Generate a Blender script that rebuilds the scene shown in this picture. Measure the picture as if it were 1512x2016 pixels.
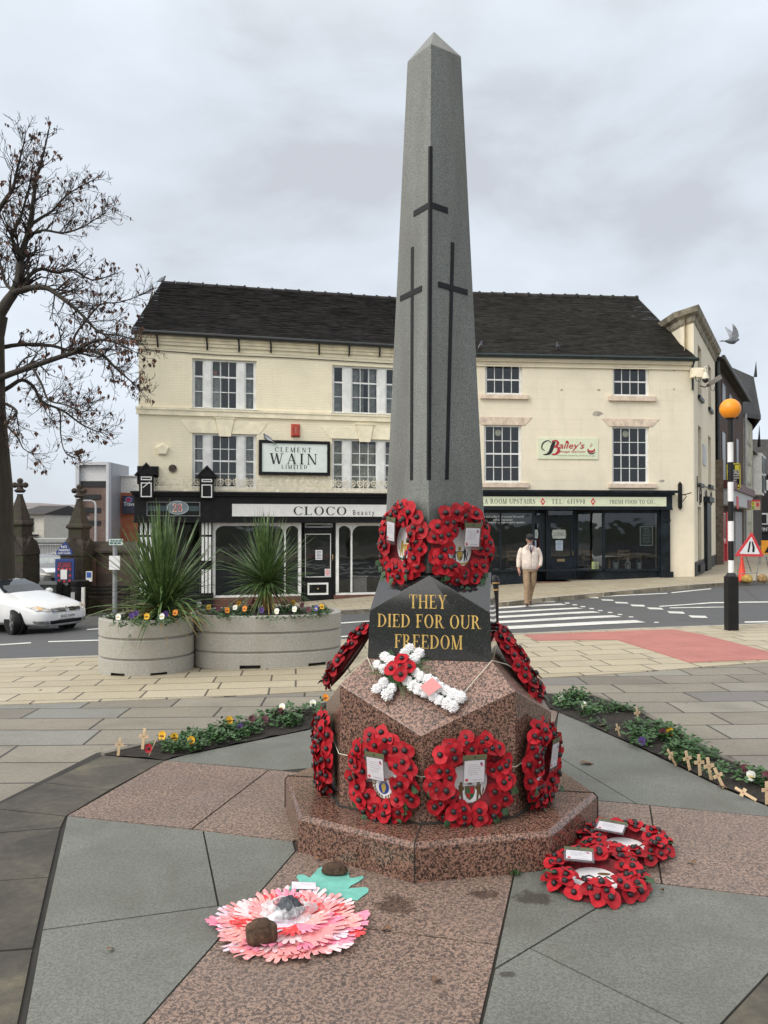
import bpy, bmesh, math, random
from mathutils import Vector, Matrix, noise
from mathutils.bvhtree import BVHTree
R = math.radians
PI = math.pi
rnd = random.Random(7)
for o in list(bpy.data.objects): bpy.data.objects.remove(o)
scene = bpy.context.scene
COL = scene.collection

# ---------------------------------------------------------------- camera
F, CX, CY, HZ, CAMH = 1630.0, 756.0, 1008.0, 1030.0, 1.6
PITCH = math.atan((HZ - CY) / F)
cam = bpy.data.cameras.new('camera'); camo = bpy.data.objects.new('camera', cam); COL.objects.link(camo)
cam.sensor_fit = 'VERTICAL'; cam.sensor_height = 24.0; cam.lens = 24.0 * F / 2016.0
cam.clip_start = 0.05; cam.clip_end = 9000
camo.location = (0, 0, CAMH); camo.rotation_euler = (PI / 2 + PITCH, 0, 0)
scene.camera = camo

# ---------------------------------------------------------------- world: overcast sky
SUN_EL, SUN_AZ = R(42), R(222)        # azimuth: direction towards the sun, anticlockwise from +X
world = bpy.data.worlds.new('World'); scene.world = world; world.use_nodes = True
wn = world.node_tree.nodes; wl = world.node_tree.links
for n in list(wn): wn.remove(n)
wout = wn.new('ShaderNodeOutputWorld'); wbg = wn.new('ShaderNodeBackground'); wbg.inputs[1].default_value = 0.1
sky = wn.new('ShaderNodeTexSky'); sky.sky_type = 'NISHITA'; sky.sun_disc = False
sky.sun_elevation = SUN_EL; sky.sun_rotation = PI / 2 - SUN_AZ
tc = wn.new('ShaderNodeTexCoord')
mp = wn.new('ShaderNodeMapping'); mp.inputs['Scale'].default_value = (1.0, 1.0, 2.1); mp.inputs['Location'].default_value = (0.35, 0.2, 0.1)
wl.new(tc.outputs['Generated'], mp.inputs['Vector'])
n1 = wn.new('ShaderNodeTexNoise'); n1.inputs['Scale'].default_value = 3.1; n1.inputs['Detail'].default_value = 6; n1.inputs['Roughness'].default_value = 0.5
n1.inputs['Distortion'].default_value = 0.25
wl.new(mp.outputs[0], n1.inputs['Vector'])
cr = wn.new('ShaderNodeValToRGB')     # cloud body: grey-lilac to pale blue-white
cr.color_ramp.elements[0].position = 0.36; cr.color_ramp.elements[0].color = (0.635, 0.67, 0.73, 1)
cr.color_ramp.elements[1].position = 0.64; cr.color_ramp.elements[1].color = (0.85, 0.925, 1.02, 1)
e = cr.color_ramp.elements.new(0.48); e.color = (0.755, 0.82, 0.90, 1)
wl.new(n1.outputs['Fac'], cr.inputs[0])
sep = wn.new('ShaderNodeSeparateXYZ'); wl.new(tc.outputs['Generated'], sep.inputs[0])
el = wn.new('ShaderNodeMapRange'); el.inputs['From Min'].default_value = 0.42; el.inputs['From Max'].default_value = 1.0
el.inputs['To Min'].default_value = 1.0; el.inputs['To Max'].default_value = 1.7; el.interpolation_type = 'SMOOTHSTEP'
wl.new(sep.outputs['Z'], el.inputs['Value'])
bk = wn.new('ShaderNodeMapRange'); bk.inputs['From Min'].default_value = -0.05; bk.inputs['From Max'].default_value = 0.9
bk.inputs['To Min'].default_value = 0.0; bk.inputs['To Max'].default_value = 1.45; bk.interpolation_type = 'SMOOTHSTEP'
dt = wn.new('ShaderNodeVectorMath'); dt.operation = 'DOT_PRODUCT'
dt.inputs[1].default_value = (math.cos(R(208)), math.sin(R(208)), 0.1)
wl.new(tc.outputs['Generated'], dt.inputs[0]); wl.new(dt.outputs['Value'], bk.inputs['Value'])
ad = wn.new('ShaderNodeMath'); ad.operation = 'ADD'; wl.new(el.outputs[0], ad.inputs[0]); wl.new(bk.outputs[0], ad.inputs[1])
ml = wn.new('ShaderNodeMath'); ml.operation = 'MULTIPLY'; ml.inputs[1].default_value = 10.0; wl.new(ad.outputs[0], ml.inputs[0])
sc = wn.new('ShaderNodeVectorMath'); sc.operation = 'SCALE'; nf = wn.new('ShaderNodeMapRange'); nf.inputs['From Min'].default_value = 1.0; nf.inputs['From Max'].default_value = 1.6; wl.new(ad.outputs[0], nf.inputs['Value'])
nm = wn.new('ShaderNodeMixRGB'); nm.inputs[2].default_value = (.83, .81, .775, 1); wl.new(nf.outputs[0], nm.inputs[0]); wl.new(cr.outputs[0], nm.inputs[1]); wl.new(nm.outputs[0], sc.inputs[0]); wl.new(ml.outputs[0], sc.inputs['Scale'])
mx = wn.new('ShaderNodeMixRGB'); mx.inputs[0].default_value = 0.94
wl.new(sky.outputs[0], mx.inputs[1]); wl.new(sc.outputs[0], mx.inputs[2])
wl.new(mx.outputs[0], wbg.inputs[0]); wl.new(wbg.outputs[0], wout.inputs[0])

sl = bpy.data.lights.new('sun', 'SUN'); sl.energy = 1.5; sl.angle = R(26); sl.color = (1.0, 0.96, 0.9)
so = bpy.data.objects.new('sun', sl); COL.objects.link(so)
sd = Vector((math.cos(SUN_EL) * math.cos(SUN_AZ), math.cos(SUN_EL) * math.sin(SUN_AZ), math.sin(SUN_EL)))
so.rotation_euler = sd.to_track_quat('Z', 'Y').to_euler(); so.location = (0, 0, 60)

scene.view_settings.view_transform = 'Standard'; scene.view_settings.look = 'None'
scene.view_settings.exposure = 0.0; scene.view_settings.gamma = 1.0
scene.render.engine = 'CYCLES'
scene.render.resolution_x = 768; scene.render.resolution_y = 1024
scene.cycles.max_bounces = 6; scene.cycles.transparent_max_bounces = 12
scene.cycles.caustics_reflective = False; scene.cycles.caustics_refractive = False

# ---------------------------------------------------------------- pixel <-> place
def ray(px, py):
    zc = (CY - py) / F
    c, s = math.cos(PITCH), math.sin(PITCH)
    return Vector(((px - CX) / F, c - s * zc, s + c * zc))
EYE = Vector((0, 0, CAMH))
GX = [-60, -14, -8, -4, 0, 4, 9, 16, 60]
GROWS = [(6.5, [0] * 9),
         (12, [-.9, -.45, -.33, -.2, -.1, -.02, .03, .05, .2]),
         (20, [-2.2, -1.3, -1.1, -.8, -.56, -.38, -.22, -.1, .2]),
         (25, [-2.4, -1.5, -1.2, -.9, -.65, -.37, -.2, -.08, .2]),
         (32, [-2.6, -1.8, -1.55, -1.2, -.7, -.4, -.15, -.1, .2]),
         (48, [-3.2, -2.6, -2.3, -1.7, -1.0, -.5, -.2, -.1, .2]),
         (120, [-6, -5, -4, -3, -2, -1, -.4, -.2, .0]),
         (600, [-9] * 9)]
def lerp(a, b, t): return a + (b - a) * t
def g(x, y):                           # height of the ground, monument paving = 0
    if y <= GROWS[0][0]: return 0.0
    x = max(GX[0], min(GX[-1], x)); i = 0
    while i < len(GX) - 2 and x > GX[i + 1]: i += 1
    t = (x - GX[i]) / (GX[i + 1] - GX[i])
    j = 0
    while j < len(GROWS) - 2 and y > GROWS[j + 1][0]: j += 1
    s = min(1, (y - GROWS[j][0]) / (GROWS[j + 1][0] - GROWS[j][0]))
    a, b = GROWS[j][1], GROWS[j + 1][1]
    return lerp(lerp(a[i], a[i + 1], t), lerp(b[i], b[i + 1], t), s)
def hit(px, py, dz=0.0):               # pixel -> point on the ground
    d = ray(px, py); lo, hi = 0.3, 1500.0; t = 1.0
    while t < 1500:
        p = EYE + d * t
        if p.z <= g(p.x, p.y) + dz: hi = t; break
        lo = t; t *= 1.03
    for _ in range(40):
        m = (lo + hi) / 2; p = EYE + d * m
        if p.z <= g(p.x, p.y) + dz: hi = m
        else: lo = m
    return EYE + d * hi
def at(px, py, Y):                     # pixel -> point at depth Y
    d = ray(px, py); return EYE + d * (Y / d.y)
def on_plane(px, py, p0, n):
    d = ray(px, py); t = (Vector(p0) - EYE).dot(n) / d.dot(n); return EYE + d * t

# ---------------------------------------------------------------- mesh builder
class MB:
    def __init__(self): self.v = []; self.f = []; self.m = []; self.M = None; self.mi = 0
    def a(self, p):
        p = Vector(p)
        if self.M is not None: p = self.M @ p
        self.v.append(p); return len(self.v) - 1
    def face(self, ids): self.f.append(tuple(ids)); self.m.append(self.mi)
    def poly(self, pts): self.face([self.a(p) for p in pts])
    def box(self, x0, x1, y0, y1, z0, z1):
        i = [self.a(p) for p in ((x0,y0,z0),(x1,y0,z0),(x1,y1,z0),(x0,y1,z0),(x0,y0,z1),(x1,y0,z1),(x1,y1,z1),(x0,y1,z1))]
        for q in ((3,2,1,0),(4,5,6,7),(0,1,5,4),(1,2,6,5),(2,3,7,6),(3,0,4,7)): self.face([i[k] for k in q])
    def prism(self, pts, z0, z1, axis='z'):
        def P(p, z): return (p[0], p[1], z) if axis == 'z' else ((p[0], z, p[1]) if axis == 'y' else (z, p[0], p[1]))
        a = [self.a(P(p, z0)) for p in pts]; b = [self.a(P(p, z1)) for p in pts]; n = len(pts)
        self.face(a[::-1]); self.face(b)
        for k in range(n): self.face((a[k], a[(k+1) % n], b[(k+1) % n], b[k]))
    def rings(self, rings, cap=True, closed=True):
        ids = [[self.a(p) for p in r] for r in rings]; n = len(ids[0])
        for r0, r1 in zip(ids, ids[1:]):
            for k in range(n if closed else n - 1): self.face((r0[k], r0[(k+1) % n], r1[(k+1) % n], r1[k]))
        if cap and closed: self.face(ids[0][::-1]); self.face(ids[-1])
        return ids
    def tube(self, path, rad, n=8, cap=True):
        path = [Vector(p) for p in path]
        if not hasattr(rad, '__len__'): rad = [rad] * len(path)
        rs = []; up = Vector((0, 0, 1)); pu = None
        for k, p in enumerate(path):
            t = (path[min(k+1, len(path)-1)] - path[max(k-1, 0)])
            if t.length < 1e-9: t = Vector((0, 0, 1))
            t.normalize()
            if pu is None:
                pu = t.orthogonal().normalized()
            pu = pu - t * pu.dot(t)
            if pu.length < 1e-6: pu = t.orthogonal()
            pu.normalize(); w = t.cross(pu)
            rs.append([p + (pu * math.cos(2*PI*q/n) + w * math.sin(2*PI*q/n)) * rad[k] for q in range(n)])
        self.rings(rs, cap)
    def lathe(self, prof, c=(0,0,0), n=24, sx=1.0, sy=1.0, cap=True):
        self.rings([[(c[0] + r*sx*math.cos(2*PI*k/n), c[1] + r*sy*math.sin(2*PI*k/n), c[2] + z) for k in range(n)] for r, z in prof], cap)
    def ball(self, c, rx, ry=None, rz=None, n=12, m=8):
        ry = rx if ry is None else ry; rz = rx if rz is None else rz
        rs = []
        for j in range(1, m):
            t = PI * j / m
            rs.append([(c[0] + rx*math.sin(t)*math.cos(2*PI*k/n), c[1] + ry*math.sin(t)*math.sin(2*PI*k/n), c[2] - rz*math.cos(t)) for k in range(n)])
        ids = self.rings(rs, cap=False)
        b = self.a((c[0], c[1], c[2] - rz)); t = self.a((c[0], c[1], c[2] + rz))
        for k in range(n):
            self.face((ids[0][(k+1) % n], ids[0][k], b)); self.face((ids[-1][k], ids[-1][(k+1) % n], t))
    def sheet(self, pts, fn=None, step=0.5, zoff=0.0):      # polygon in XY, cut fine and laid on the ground
        bm = bmesh.new()
        f = bm.faces.new([bm.verts.new((p[0], p[1], 0)) for p in pts])
        xs = [p[0] for p in pts]; ys = [p[1] for p in pts]
        for ax, lo, hi in ((0, min(xs), max(xs)), (1, min(ys), max(ys))):
            k = math.ceil(lo / step) * step
            while k < hi:
                co = Vector((k, 0, 0)) if ax == 0 else Vector((0, k, 0)); no = Vector((1,0,0)) if ax == 0 else Vector((0,1,0))
                bmesh.ops.bisect_plane(bm, geom=bm.verts[:] + bm.edges[:] + bm.faces[:], plane_co=co, plane_no=no, dist=1e-5)
                k += step
        base = len(self.v)
        bm.verts.index_update()
        for v in bm.verts: self.a((v.co.x, v.co.y, (fn(v.co.x, v.co.y) if fn else 0) + zoff))
        for q in bm.faces:
            ids = [base + v.index for v in q.verts]
            if q.normal.z < 0: ids.reverse()
            self.face(ids)
        edges = [(base + e.verts[0].index, base + e.verts[1].index) for e in bm.edges if len(e.link_faces) == 1]
        bm.free(); return edges
    def slab(self, pts, fn=None, step=0.5, zoff=0.0, drop=0.15):
        for a, b in self.sheet(pts, fn, step, zoff):
            pa, pb = self.v[a], self.v[b]
            c = self.a(pa - Vector((0,0,drop))); d = self.a(pb - Vector((0,0,drop))); self.face((a, b, d, c))

ORG = {}
def mesh_of(name, mb, mats, org, smooth=None, weld=False):
    me = bpy.data.meshes.new(name)
    me.from_pydata([tuple(v - org) for v in mb.v], [], mb.f)
    mats = mats if isinstance(mats, (list, tuple)) else [mats]
    for m in mats: me.materials.append(m)
    if len(mats) > 1: me.polygons.foreach_set('material_index', mb.m)
    bm = bmesh.new(); bm.from_mesh(me)
    if weld: bmesh.ops.remove_doubles(bm, verts=bm.verts, dist=1e-4)
    bmesh.ops.recalc_face_normals(bm, faces=bm.faces)
    bm.to_mesh(me); bm.free()
    if smooth is not None:
        me.polygons.foreach_set('use_smooth', [True] * len(me.polygons))
        if smooth < 179: me.set_sharp_from_angle(angle=R(smooth))
    me.update(); return me
def link(name, me, parent=None):
    o = bpy.data.objects.new(name, me); COL.objects.link(o)
    if parent is not None: o.parent = parent
    return o
def tag(o, label=None, cat=None, group=None, kind=None):
    if label: o['label'] = label
    if cat: o['category'] = cat
    if group: o['group'] = group
    if kind: o['kind'] = kind
    return o
def thing(name, label, cat, loc=(0,0,0), group=None):
    o = bpy.data.objects.new(name, None); COL.objects.link(o); o.empty_display_size = 0.2
    o.location = loc; ORG[o] = Vector(loc)
    return tag(o, label, cat, group)
def part(name, mb, mats, parent, smooth=None, bevel=0, weld=False, label=None):   # built in world coordinates
    org = ORG[parent]; o = link(name, mesh_of(name, mb, mats, org, smooth, weld), parent); ORG[o] = org
    if bevel:
        b = o.modifiers.new('bevel', 'BEVEL'); b.width = bevel; b.segments = 2; b.limit_method = 'ANGLE'; b.angle_limit = R(30)
    if label: o['label'] = label
    return o
def parts(name, mb, mats, parent, gap=.02, **kw):      # one part for every separate piece
    p = list(range(len(mb.v)))
    def fd(i):
        while p[i] != i: p[i] = p[p[i]]; i = p[i]
        return i
    for f in mb.f:
        for i in f[1:]: p[fd(i)] = fd(f[0])
    comps = {}
    for k, f in enumerate(mb.f): comps.setdefault(fd(f[0]), []).append(k)
    L = []
    for ks in comps.values():
        vs = [mb.v[i] for k in ks for i in mb.f[k]]; L.append([ks, Vector([min(v[j] for v in vs) for j in range(3)]), Vector([max(v[j] for v in vs) for j in range(3)])])
    i = 0
    while i < len(L):
        for j in range(i + 1, len(L)):
            if all(L[i][1][q] - gap < L[j][2][q] and L[j][1][q] - gap < L[i][2][q] for q in range(3)):
                a, b = L[i], L.pop(j); L[i] = [a[0] + b[0], Vector(map(min, a[1], b[1])), Vector(map(max, a[2], b[2]))]; i = -1; break
        i += 1
    for ks, a, b in L:
        m = MB(); mp = {}
        for k in ks:
            for q in mb.f[k]:
                if q not in mp: mp[q] = len(m.v); m.v.append(mb.v[q])
            m.f.append(tuple(mp[q] for q in mb.f[k])); m.m.append(mb.m[k])
        o = part(name, m, mats, parent, **kw)
    return o
def single(name, mb, mats, label, cat, group=None, smooth=None, bevel=0, weld=False):
    lo = Vector([min(v[k] for v in mb.v) for k in range(3)]); hi = Vector([max(v[k] for v in mb.v) for k in range(3)])
    org = Vector(((lo.x + hi.x)/2, (lo.y + hi.y)/2, lo.z))
    o = link(name, mesh_of(name, mb, mats, org, smooth, weld)); o.location = org; ORG[o] = org
    if bevel:
        b = o.modifiers.new('bevel', 'BEVEL'); b.width = bevel; b.segments = 2; b.limit_method = 'ANGLE'; b.angle_limit = R(30)
    return tag(o, label, cat, group)
def struct(name, mb, mats, smooth=None, weld=False):
    o = link(name, mesh_of(name, mb, mats, Vector((0,0,0)), smooth, weld)); o['kind'] = 'structure'; return o
def copy_tree(o, parent=None):
    c = o.copy(); COL.objects.link(c)
    if parent is not None: c.parent = parent
    for ch in list(o.children): copy_tree(ch, c)
    return c
def frame(p, x, z):                     # matrix with local x and z axes given
    z = Vector(z).normalized(); x = Vector(x); x = (x - z * x.dot(z)).normalized(); y = z.cross(x)
    m = Matrix((x, y, z)).transposed().to_4x4(); m.translation = p; return m

# ---------------------------------------------------------------- materials
class NT:
    def __init__(self, name):
        self.mat = bpy.data.materials.new(name); self.mat.use_nodes = True
        self.t = self.mat.node_tree; self.b = self.t.nodes['Principled BSDF']
        self.co = None
    def n(self, typ, **kw):
        nd = self.t.nodes.new(typ)
        for k, v in kw.items():
            if k in nd.inputs: nd.inputs[k].default_value = v
            else: setattr(nd, k, v)
        return nd
    def l(self, a, b): self.t.links.new(a, b)
    def coord(self, scale=(1,1,1), rot=(0,0,0), kind='Object', loc=(0,0,0)):
        if self.co is None: self.co = self.n('ShaderNodeTexCoord')
        m = self.n('ShaderNodeMapping'); m.inputs['Scale'].default_value = scale; m.inputs['Rotation'].default_value = rot; m.inputs['Location'].default_value = loc
        self.l(self.co.outputs[kind], m.inputs['Vector']); return m.outputs[0]
    def noise(self, vec, scale, detail=4, rough=0.55, dist=0.0):
        nd = self.n('ShaderNodeTexNoise'); nd.inputs['Scale'].default_value = scale; nd.inputs['Detail'].default_value = detail
        nd.inputs['Roughness'].default_value = rough; nd.inputs['Distortion'].default_value = dist
        self.l(vec, nd.inputs['Vector']); return nd.outputs['Fac']
    def ramp(self, fac, stops, const=False):
        nd = self.n('ShaderNodeValToRGB'); cr = nd.color_ramp
        if const: cr.interpolation = 'CONSTANT'
        while len(cr.elements) < len(stops): cr.elements.new(0.5)
        for e, (p, c) in zip(cr.elements, stops):
            e.position = p; e.color = (*c, 1) if hasattr(c, '__len__') else (c, c, c, 1)
        self.l(fac, nd.inputs[0]); return nd.outputs[0]
    def mix(self, fac, a, b, mode='MIX'):
        nd = self.n('ShaderNodeMixRGB'); nd.blend_type = mode
        for s, k in ((fac, 0), (a, 1), (b, 2)):
            if hasattr(s, 'is_linked'): self.l(s, nd.inputs[k])
            else: nd.inputs[k].default_value = s if k == 0 else ((*s, 1) if hasattr(s, '__len__') else (s, s, s, 1))
        return nd.outputs[0]
    def math(self, op, a, b=0.0, clamp=False):
        nd = self.n('ShaderNodeMath'); nd.operation = op; nd.use_clamp = clamp
        for s, k in ((a, 0), (b, 1)):
            if hasattr(s, 'is_linked'): self.l(s, nd.inputs[k])
            else: nd.inputs[k].default_value = s
        return nd.outputs[0]
    def color(self, c):
        if hasattr(c, 'is_linked'): self.l(c, self.b.inputs['Base Color'])
        else: self.b.inputs['Base Color'].default_value = (*c, 1)
    def rough(self, r):
        if hasattr(r, 'is_linked'): self.l(r, self.b.inputs['Roughness'])
        else: self.b.inputs['Roughness'].default_value = r
    def bump(self, h, dist=0.01, strength=0.6):
        nd = self.n('ShaderNodeBump'); nd.inputs['Strength'].default_value = strength; nd.inputs['Distance'].default_value = dist
        self.l(h, nd.inputs['Height']); self.l(nd.outputs[0], self.b.inputs['Normal'])
MATS = {}
def plain(name, c, rough=0.6, metal=0.0, var=0.12, scale=6.0, spec=None, coat=0.0, bump=0.0, bscale=40.0):
    if name in MATS: return MATS[name]
    t = NT(name); v = t.coord()
    if var > 0:
        f = t.noise(v, scale, 5); lo = tuple(max(0, x*(1-var*1.6)) for x in c); hi = tuple(min(1, x*(1+var)) for x in c)
        t.color(t.ramp(f, [(0.3, lo), (0.7, hi)]))
    else: t.color(c)
    t.rough(rough); t.b.inputs['Metallic'].default_value = metal
    if spec is not None: t.b.inputs['Specular IOR Level'].default_value = spec
    if coat: t.b.inputs['Coat Weight'].default_value = coat
    if bump: t.bump(t.noise(v, bscale, 4), bump)
    MATS[name] = t.mat; return t.mat
def glass(name='window_glass', tint=(.80, .84, .84), refl=1.0):
    if name in MATS: return MATS[name]
    t = NT(name); nt = t.t
    out = [n for n in nt.nodes if n.type == 'OUTPUT_MATERIAL'][0]; nt.nodes.remove(t.b)
    tr = t.n('ShaderNodeBsdfTransparent'); tr.inputs[0].default_value = (*tint, 1)
    gl = t.n('ShaderNodeBsdfGlossy'); gl.inputs['Roughness'].default_value = 0.02; gl.inputs[0].default_value = (.9, .95, 1, 1)
    fr = t.n('ShaderNodeFresnel'); fr.inputs['IOR'].default_value = 1.5
    v = t.coord(); nz = t.noise(v, 1.3, 2); bp = t.n('ShaderNodeBump'); bp.inputs['Strength'].default_value = 0.25; bp.inputs['Distance'].default_value = 0.02
    t.l(nz, bp.inputs['Height']); t.l(bp.outputs[0], gl.inputs['Normal'])
    mu = t.math('MULTIPLY', fr.outputs[0], 1.6 * refl, True)
    ms = t.n('ShaderNodeMixShader'); t.l(mu, ms.inputs[0]); t.l(tr.outputs[0], ms.inputs[1]); t.l(gl.outputs[0], ms.inputs[2]); t.l(ms.outputs[0], out.inputs[0])
    MATS[name] = t.mat; return t.mat

# ---------------------------------------------------------------- lettering
def text_polys(s, size=1.0, spacing=1.0, shear=0.0, bold=0.0, align='CENTER'):
    cu = bpy.data.curves.new('lettering', 'FONT'); cu.body = s; cu.size = size; cu.space_character = spacing
    cu.shear = shear; cu.offset = bold; cu.align_x = align; cu.align_y = 'CENTER'; cu.resolution_u = 2
    ob = bpy.data.objects.new('lettering', cu); me = bpy.data.meshes.new_from_object(ob)
    vs = [v.co.copy() for v in me.vertices]; fs = [tuple(p.vertices) for p in me.polygons]
    bpy.data.objects.remove(ob); bpy.data.meshes.remove(me); bpy.data.curves.remove(cu)
    return vs, fs
def sans(mb, s, M, height, width=None, spacing=1.0, shear=0.0, bold=0.0, lift=0.003):
    """flat sans lettering in the local XY plane of M (x right, y up, z out), centred, cap height and optional total width"""
    vs, fs = text_polys(s, 1.0, spacing, shear, bold)
    if not vs: return
    x0 = min(v.x for v in vs); x1 = max(v.x for v in vs); y0 = min(v.y for v in vs); y1 = max(v.y for v in vs)
    ky = height / max(1e-6, (y1 - y0)); kx = ky if width is None else width / (x1 - x0)
    old = mb.M; mb.M = None; base = len(mb.v)
    for v in vs: mb.a(M @ Vector(((v.x - (x0+x1)/2) * kx, (v.y - (y0+y1)/2) * ky, lift)))
    for f in fs: mb.face([base + i for i in f])
    mb.M = old
# serif capitals built stroke by stroke: each glyph is (advance, [convex polygons])
TH, TN, SF = 0.145, 0.05, 0.045
def _rect(x0, x1, y0, y1): return [(x0,y0),(x1,y0),(x1,y1),(x0,y1)]
def _stem(x, w=TH, s=0.075, y0=0, y1=1, serif=(1,1)):
    r = [_rect(x, x+w, y0, y1)]
    if serif[0]: r += [[(x-s,y0),(x+w+s,y0),(x+w+s,y0+SF*.7),(x+w,y0+SF*1.9),(x,y0+SF*1.9),(x-s,y0+SF*.7)]]
    if serif[1]: r += [[(x-s,y1-SF*.7),(x,y1-SF*1.9),(x+w,y1-SF*1.9),(x+w+s,y1-SF*.7),(x+w+s,y1),(x-s,y1)]]
    return r
def _arc(cx, cy, rx, ry, a0, a1, tx=TH, ty=TN, n=14):
    r = []
    for k in range(n):
        p, q = R(a0 + (a1-a0)*k/n), R(a0 + (a1-a0)*(k+1)/n)
        o = lambda t: (cx + rx*math.cos(t), cy + ry*math.sin(t)); i = lambda t: (cx + (rx-tx)*math.cos(t), cy + (ry-ty)*math.sin(t))
        r.append([i(p), o(p), o(q), i(q)])
    return r
def _diag(x0, y0, x1, y1, w): return [[(x0-w/2,y0),(x0+w/2,y0),(x1+w/2,y1),(x1-w/2,y1)]]
def _ser(x, y, w=0.3): return [_rect(x-w/2, x+w/2, y if y < .5 else y-SF, y+SF if y < .5 else y)]
def _stroke(pts, ws):
    r = []
    def off(i):
        a = Vector(pts[max(i-1,0)]); b = Vector(pts[min(i+1,len(pts)-1)]); d = (b-a).normalized(); return Vector((-d.y, d.x)) * ws[i] / 2
    for i in range(len(pts)-1):
        p, q = Vector(pts[i]), Vector(pts[i+1]); u, v = off(i), off(i+1)
        r.append([tuple(p-u), tuple(q-v), tuple(q+v), tuple(p+u)])
    return r
def _beak(x, y, h, w=.06): return [[(x-w, y), (x, y), (x, y+h), (x-w*.35, y+h)]]
def _S(w=.52):
    pts = []; ws = []
    for k in range(25):
        t = k/24
        if t < .5: a = R(30 + 240*t*2*1.0); c = (w/2, .745); rx, ry = w/2-.06, .23
        else: a = R(90 - 240*(t-.5)*2*1.0 + 0); c = (w/2, .26); rx, ry = w/2-.04, .24
        pts.append((c[0]+rx*math.cos(a), c[1]+ry*math.sin(a)))
    keep = [p for i, p in enumerate(pts) if i not in (11, 12, 13)]
    ws = [.05 + .10*math.exp(-((i-10.5)/4.5)**2) for i in range(len(keep))]
    return _stroke(keep, ws) + [_rect(w-.14, w-.095, .70, .93), _rect(.02, .065, .06, .31)]
def glyph(c):
    if c == ' ': return (.34, [])
    if c == 'I': return (.36, _stem(.11))
    if c == 'L': return (.68, _stem(.10) + [_rect(.2, .62, 0, SF)] + _beak(.62, .0, .26))
    if c == 'T': return (.74, _stem(.297, serif=(1,0)) + [_rect(.03,.71,1-SF,1)] + [[(.03,1),(.03,.74),(.055,.74),(.10,1)], [(.71,1),(.64,1),(.685,.74),(.71,.74)]])
    if c == 'E' or c == 'F':
        g_ = _stem(.10) + [_rect(.2,.60,1-SF,1), [(.60,1),(.54,1),(.58,.76),(.60,.76)], _rect(.2,.46,.49,.49+SF), [(.46,.40),(.46,.62),(.44,.62),(.42,.52),(.42,.50),(.44,.40)]]
        if c == 'E': g_ += [_rect(.2,.62,0,SF)] + _beak(.63, 0, .27)
        return (.68 if c == 'E' else .64, g_)
    if c == 'H': return (.86, _stem(.10) + _stem(.62) + [_rect(.2,.66,.49,.49+SF)])
    if c == 'O' or c == '0': 
        w = .80 if c == 'O' else .56
        return (w + .06, _arc(w/2+.03, .5, w/2-.02, .515, 0, 360, TH, TN*.8, 32))
    if c == 'C' or c == 'G':
        g_ = _arc(.42, .5, .38, .515, 42, 318, TH, TN*.8, 26) + [_rect(.69,.73,.68,.98)]
        if c == 'C': return (.78, g_ + [[(.66,.17),(.70,.15),(.74,.26),(.72,.27)]])
        return (.86, g_ + [_rect(.62,.75,.06,.42), _rect(.53,.82,.40,.40+SF)])
    if c == 'D': return (.82, _stem(.10) + _arc(.24, .5, .53, .5, -90, 90, TH, TN*.8, 16) + [_rect(.2,.26,0,.04), _rect(.2,.26,.96,1)])
    if c == 'P' or c == 'R' or c == 'B':
        g_ = _stem(.10) + _arc(.28, .74, .32, .26, -90, 90, TH, TN*.8, 14) + [_rect(.2,.30,.48,.52), _rect(.2,.30,.96,1)]
        if c == 'R': return (.80, g_ + [[(.34,.49),(.48,.49),(.70,.05),(.60,.0)], _rect(.58,.84,0,SF)])
        if c == 'B': return (.72, g_ + _arc(.28, .26, .37, .26, -90, 90, TH, TN*.8, 14) + [_rect(.2,.30,0,.04)])
        return (.66, g_)
    if c == 'U': return (.84, _stem(.10, serif=(0,1), y0=.28) + _stem(.68, w=TN*1.2, serif=(0,1), y0=.28) + _arc(.415, .30, .315, .315, 180, 360, TH*.75, TN*1.2, 14))
    if c == 'Y': return (.80, _stem(.327, serif=(1,0), y1=.46) + [[(.327,.44),(.472,.44),(.24,1),(.085,1)], [(.40,.44),(.465,.44),(.70,1),(.645,1)]] + _ser(.165,1) + _ser(.67,1,.24))
    if c == 'A': return (.80, _diag(.12,0,.39,1,TN*1.1) + _diag(.66,0,.38,1,TH) + [_rect(.22,.56,.32,.32+SF)] + _ser(.12,0,.22) + _ser(.66,0,.28))
    if c == 'V': return (.80, _diag(.39,0,.14,1,TH) + _diag(.41,0,.66,1,TN*1.1) + _ser(.14,1,.28) + _ser(.66,1,.22))
    if c == 'W': return (1.12, _diag(.32,0,.12,1,TH) + _diag(.34,0,.54,1,TN) + _diag(.74,0,.53,1,TH) + _diag(.76,0,.98,1,TN) + _ser(.12,1,.28) + _ser(.98,1,.22))
    if c == 'M': return (1.02, _stem(.12, w=TN*1.1) + _stem(.76) + _diag(.46,0,.17,1,TH) + _diag(.49,0,.80,1,TN*1.1))
    if c == 'N': return (.88, _stem(.12, w=TN*1.1) + _stem(.70, w=TN*1.1, serif=(0,1)) + _diag(.70,0,.16,1,TH))
    if c == 'S': return (.58, _S())
    if c == '1': return (.44, _stem(.15, serif=(1,0)) + [[(.15,1),(.15,.93),(.06,.86),(.06,.9)]])
    if c == '6': return (.60, _arc(.30,.31,.25,.32,0,360,TH*.8,TN,20) + _stroke([(.12,.36),(.14,.6),(.24,.82),(.42,1.0)], [.12,.12,.10,.04]))
    if c == '9': return (.60, _arc(.30,.69,.25,.32,0,360,TH*.8,TN,20) + _stroke([(.48,.64),(.46,.4),(.36,.18),(.18,.0)], [.12,.12,.10,.04]))
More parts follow.
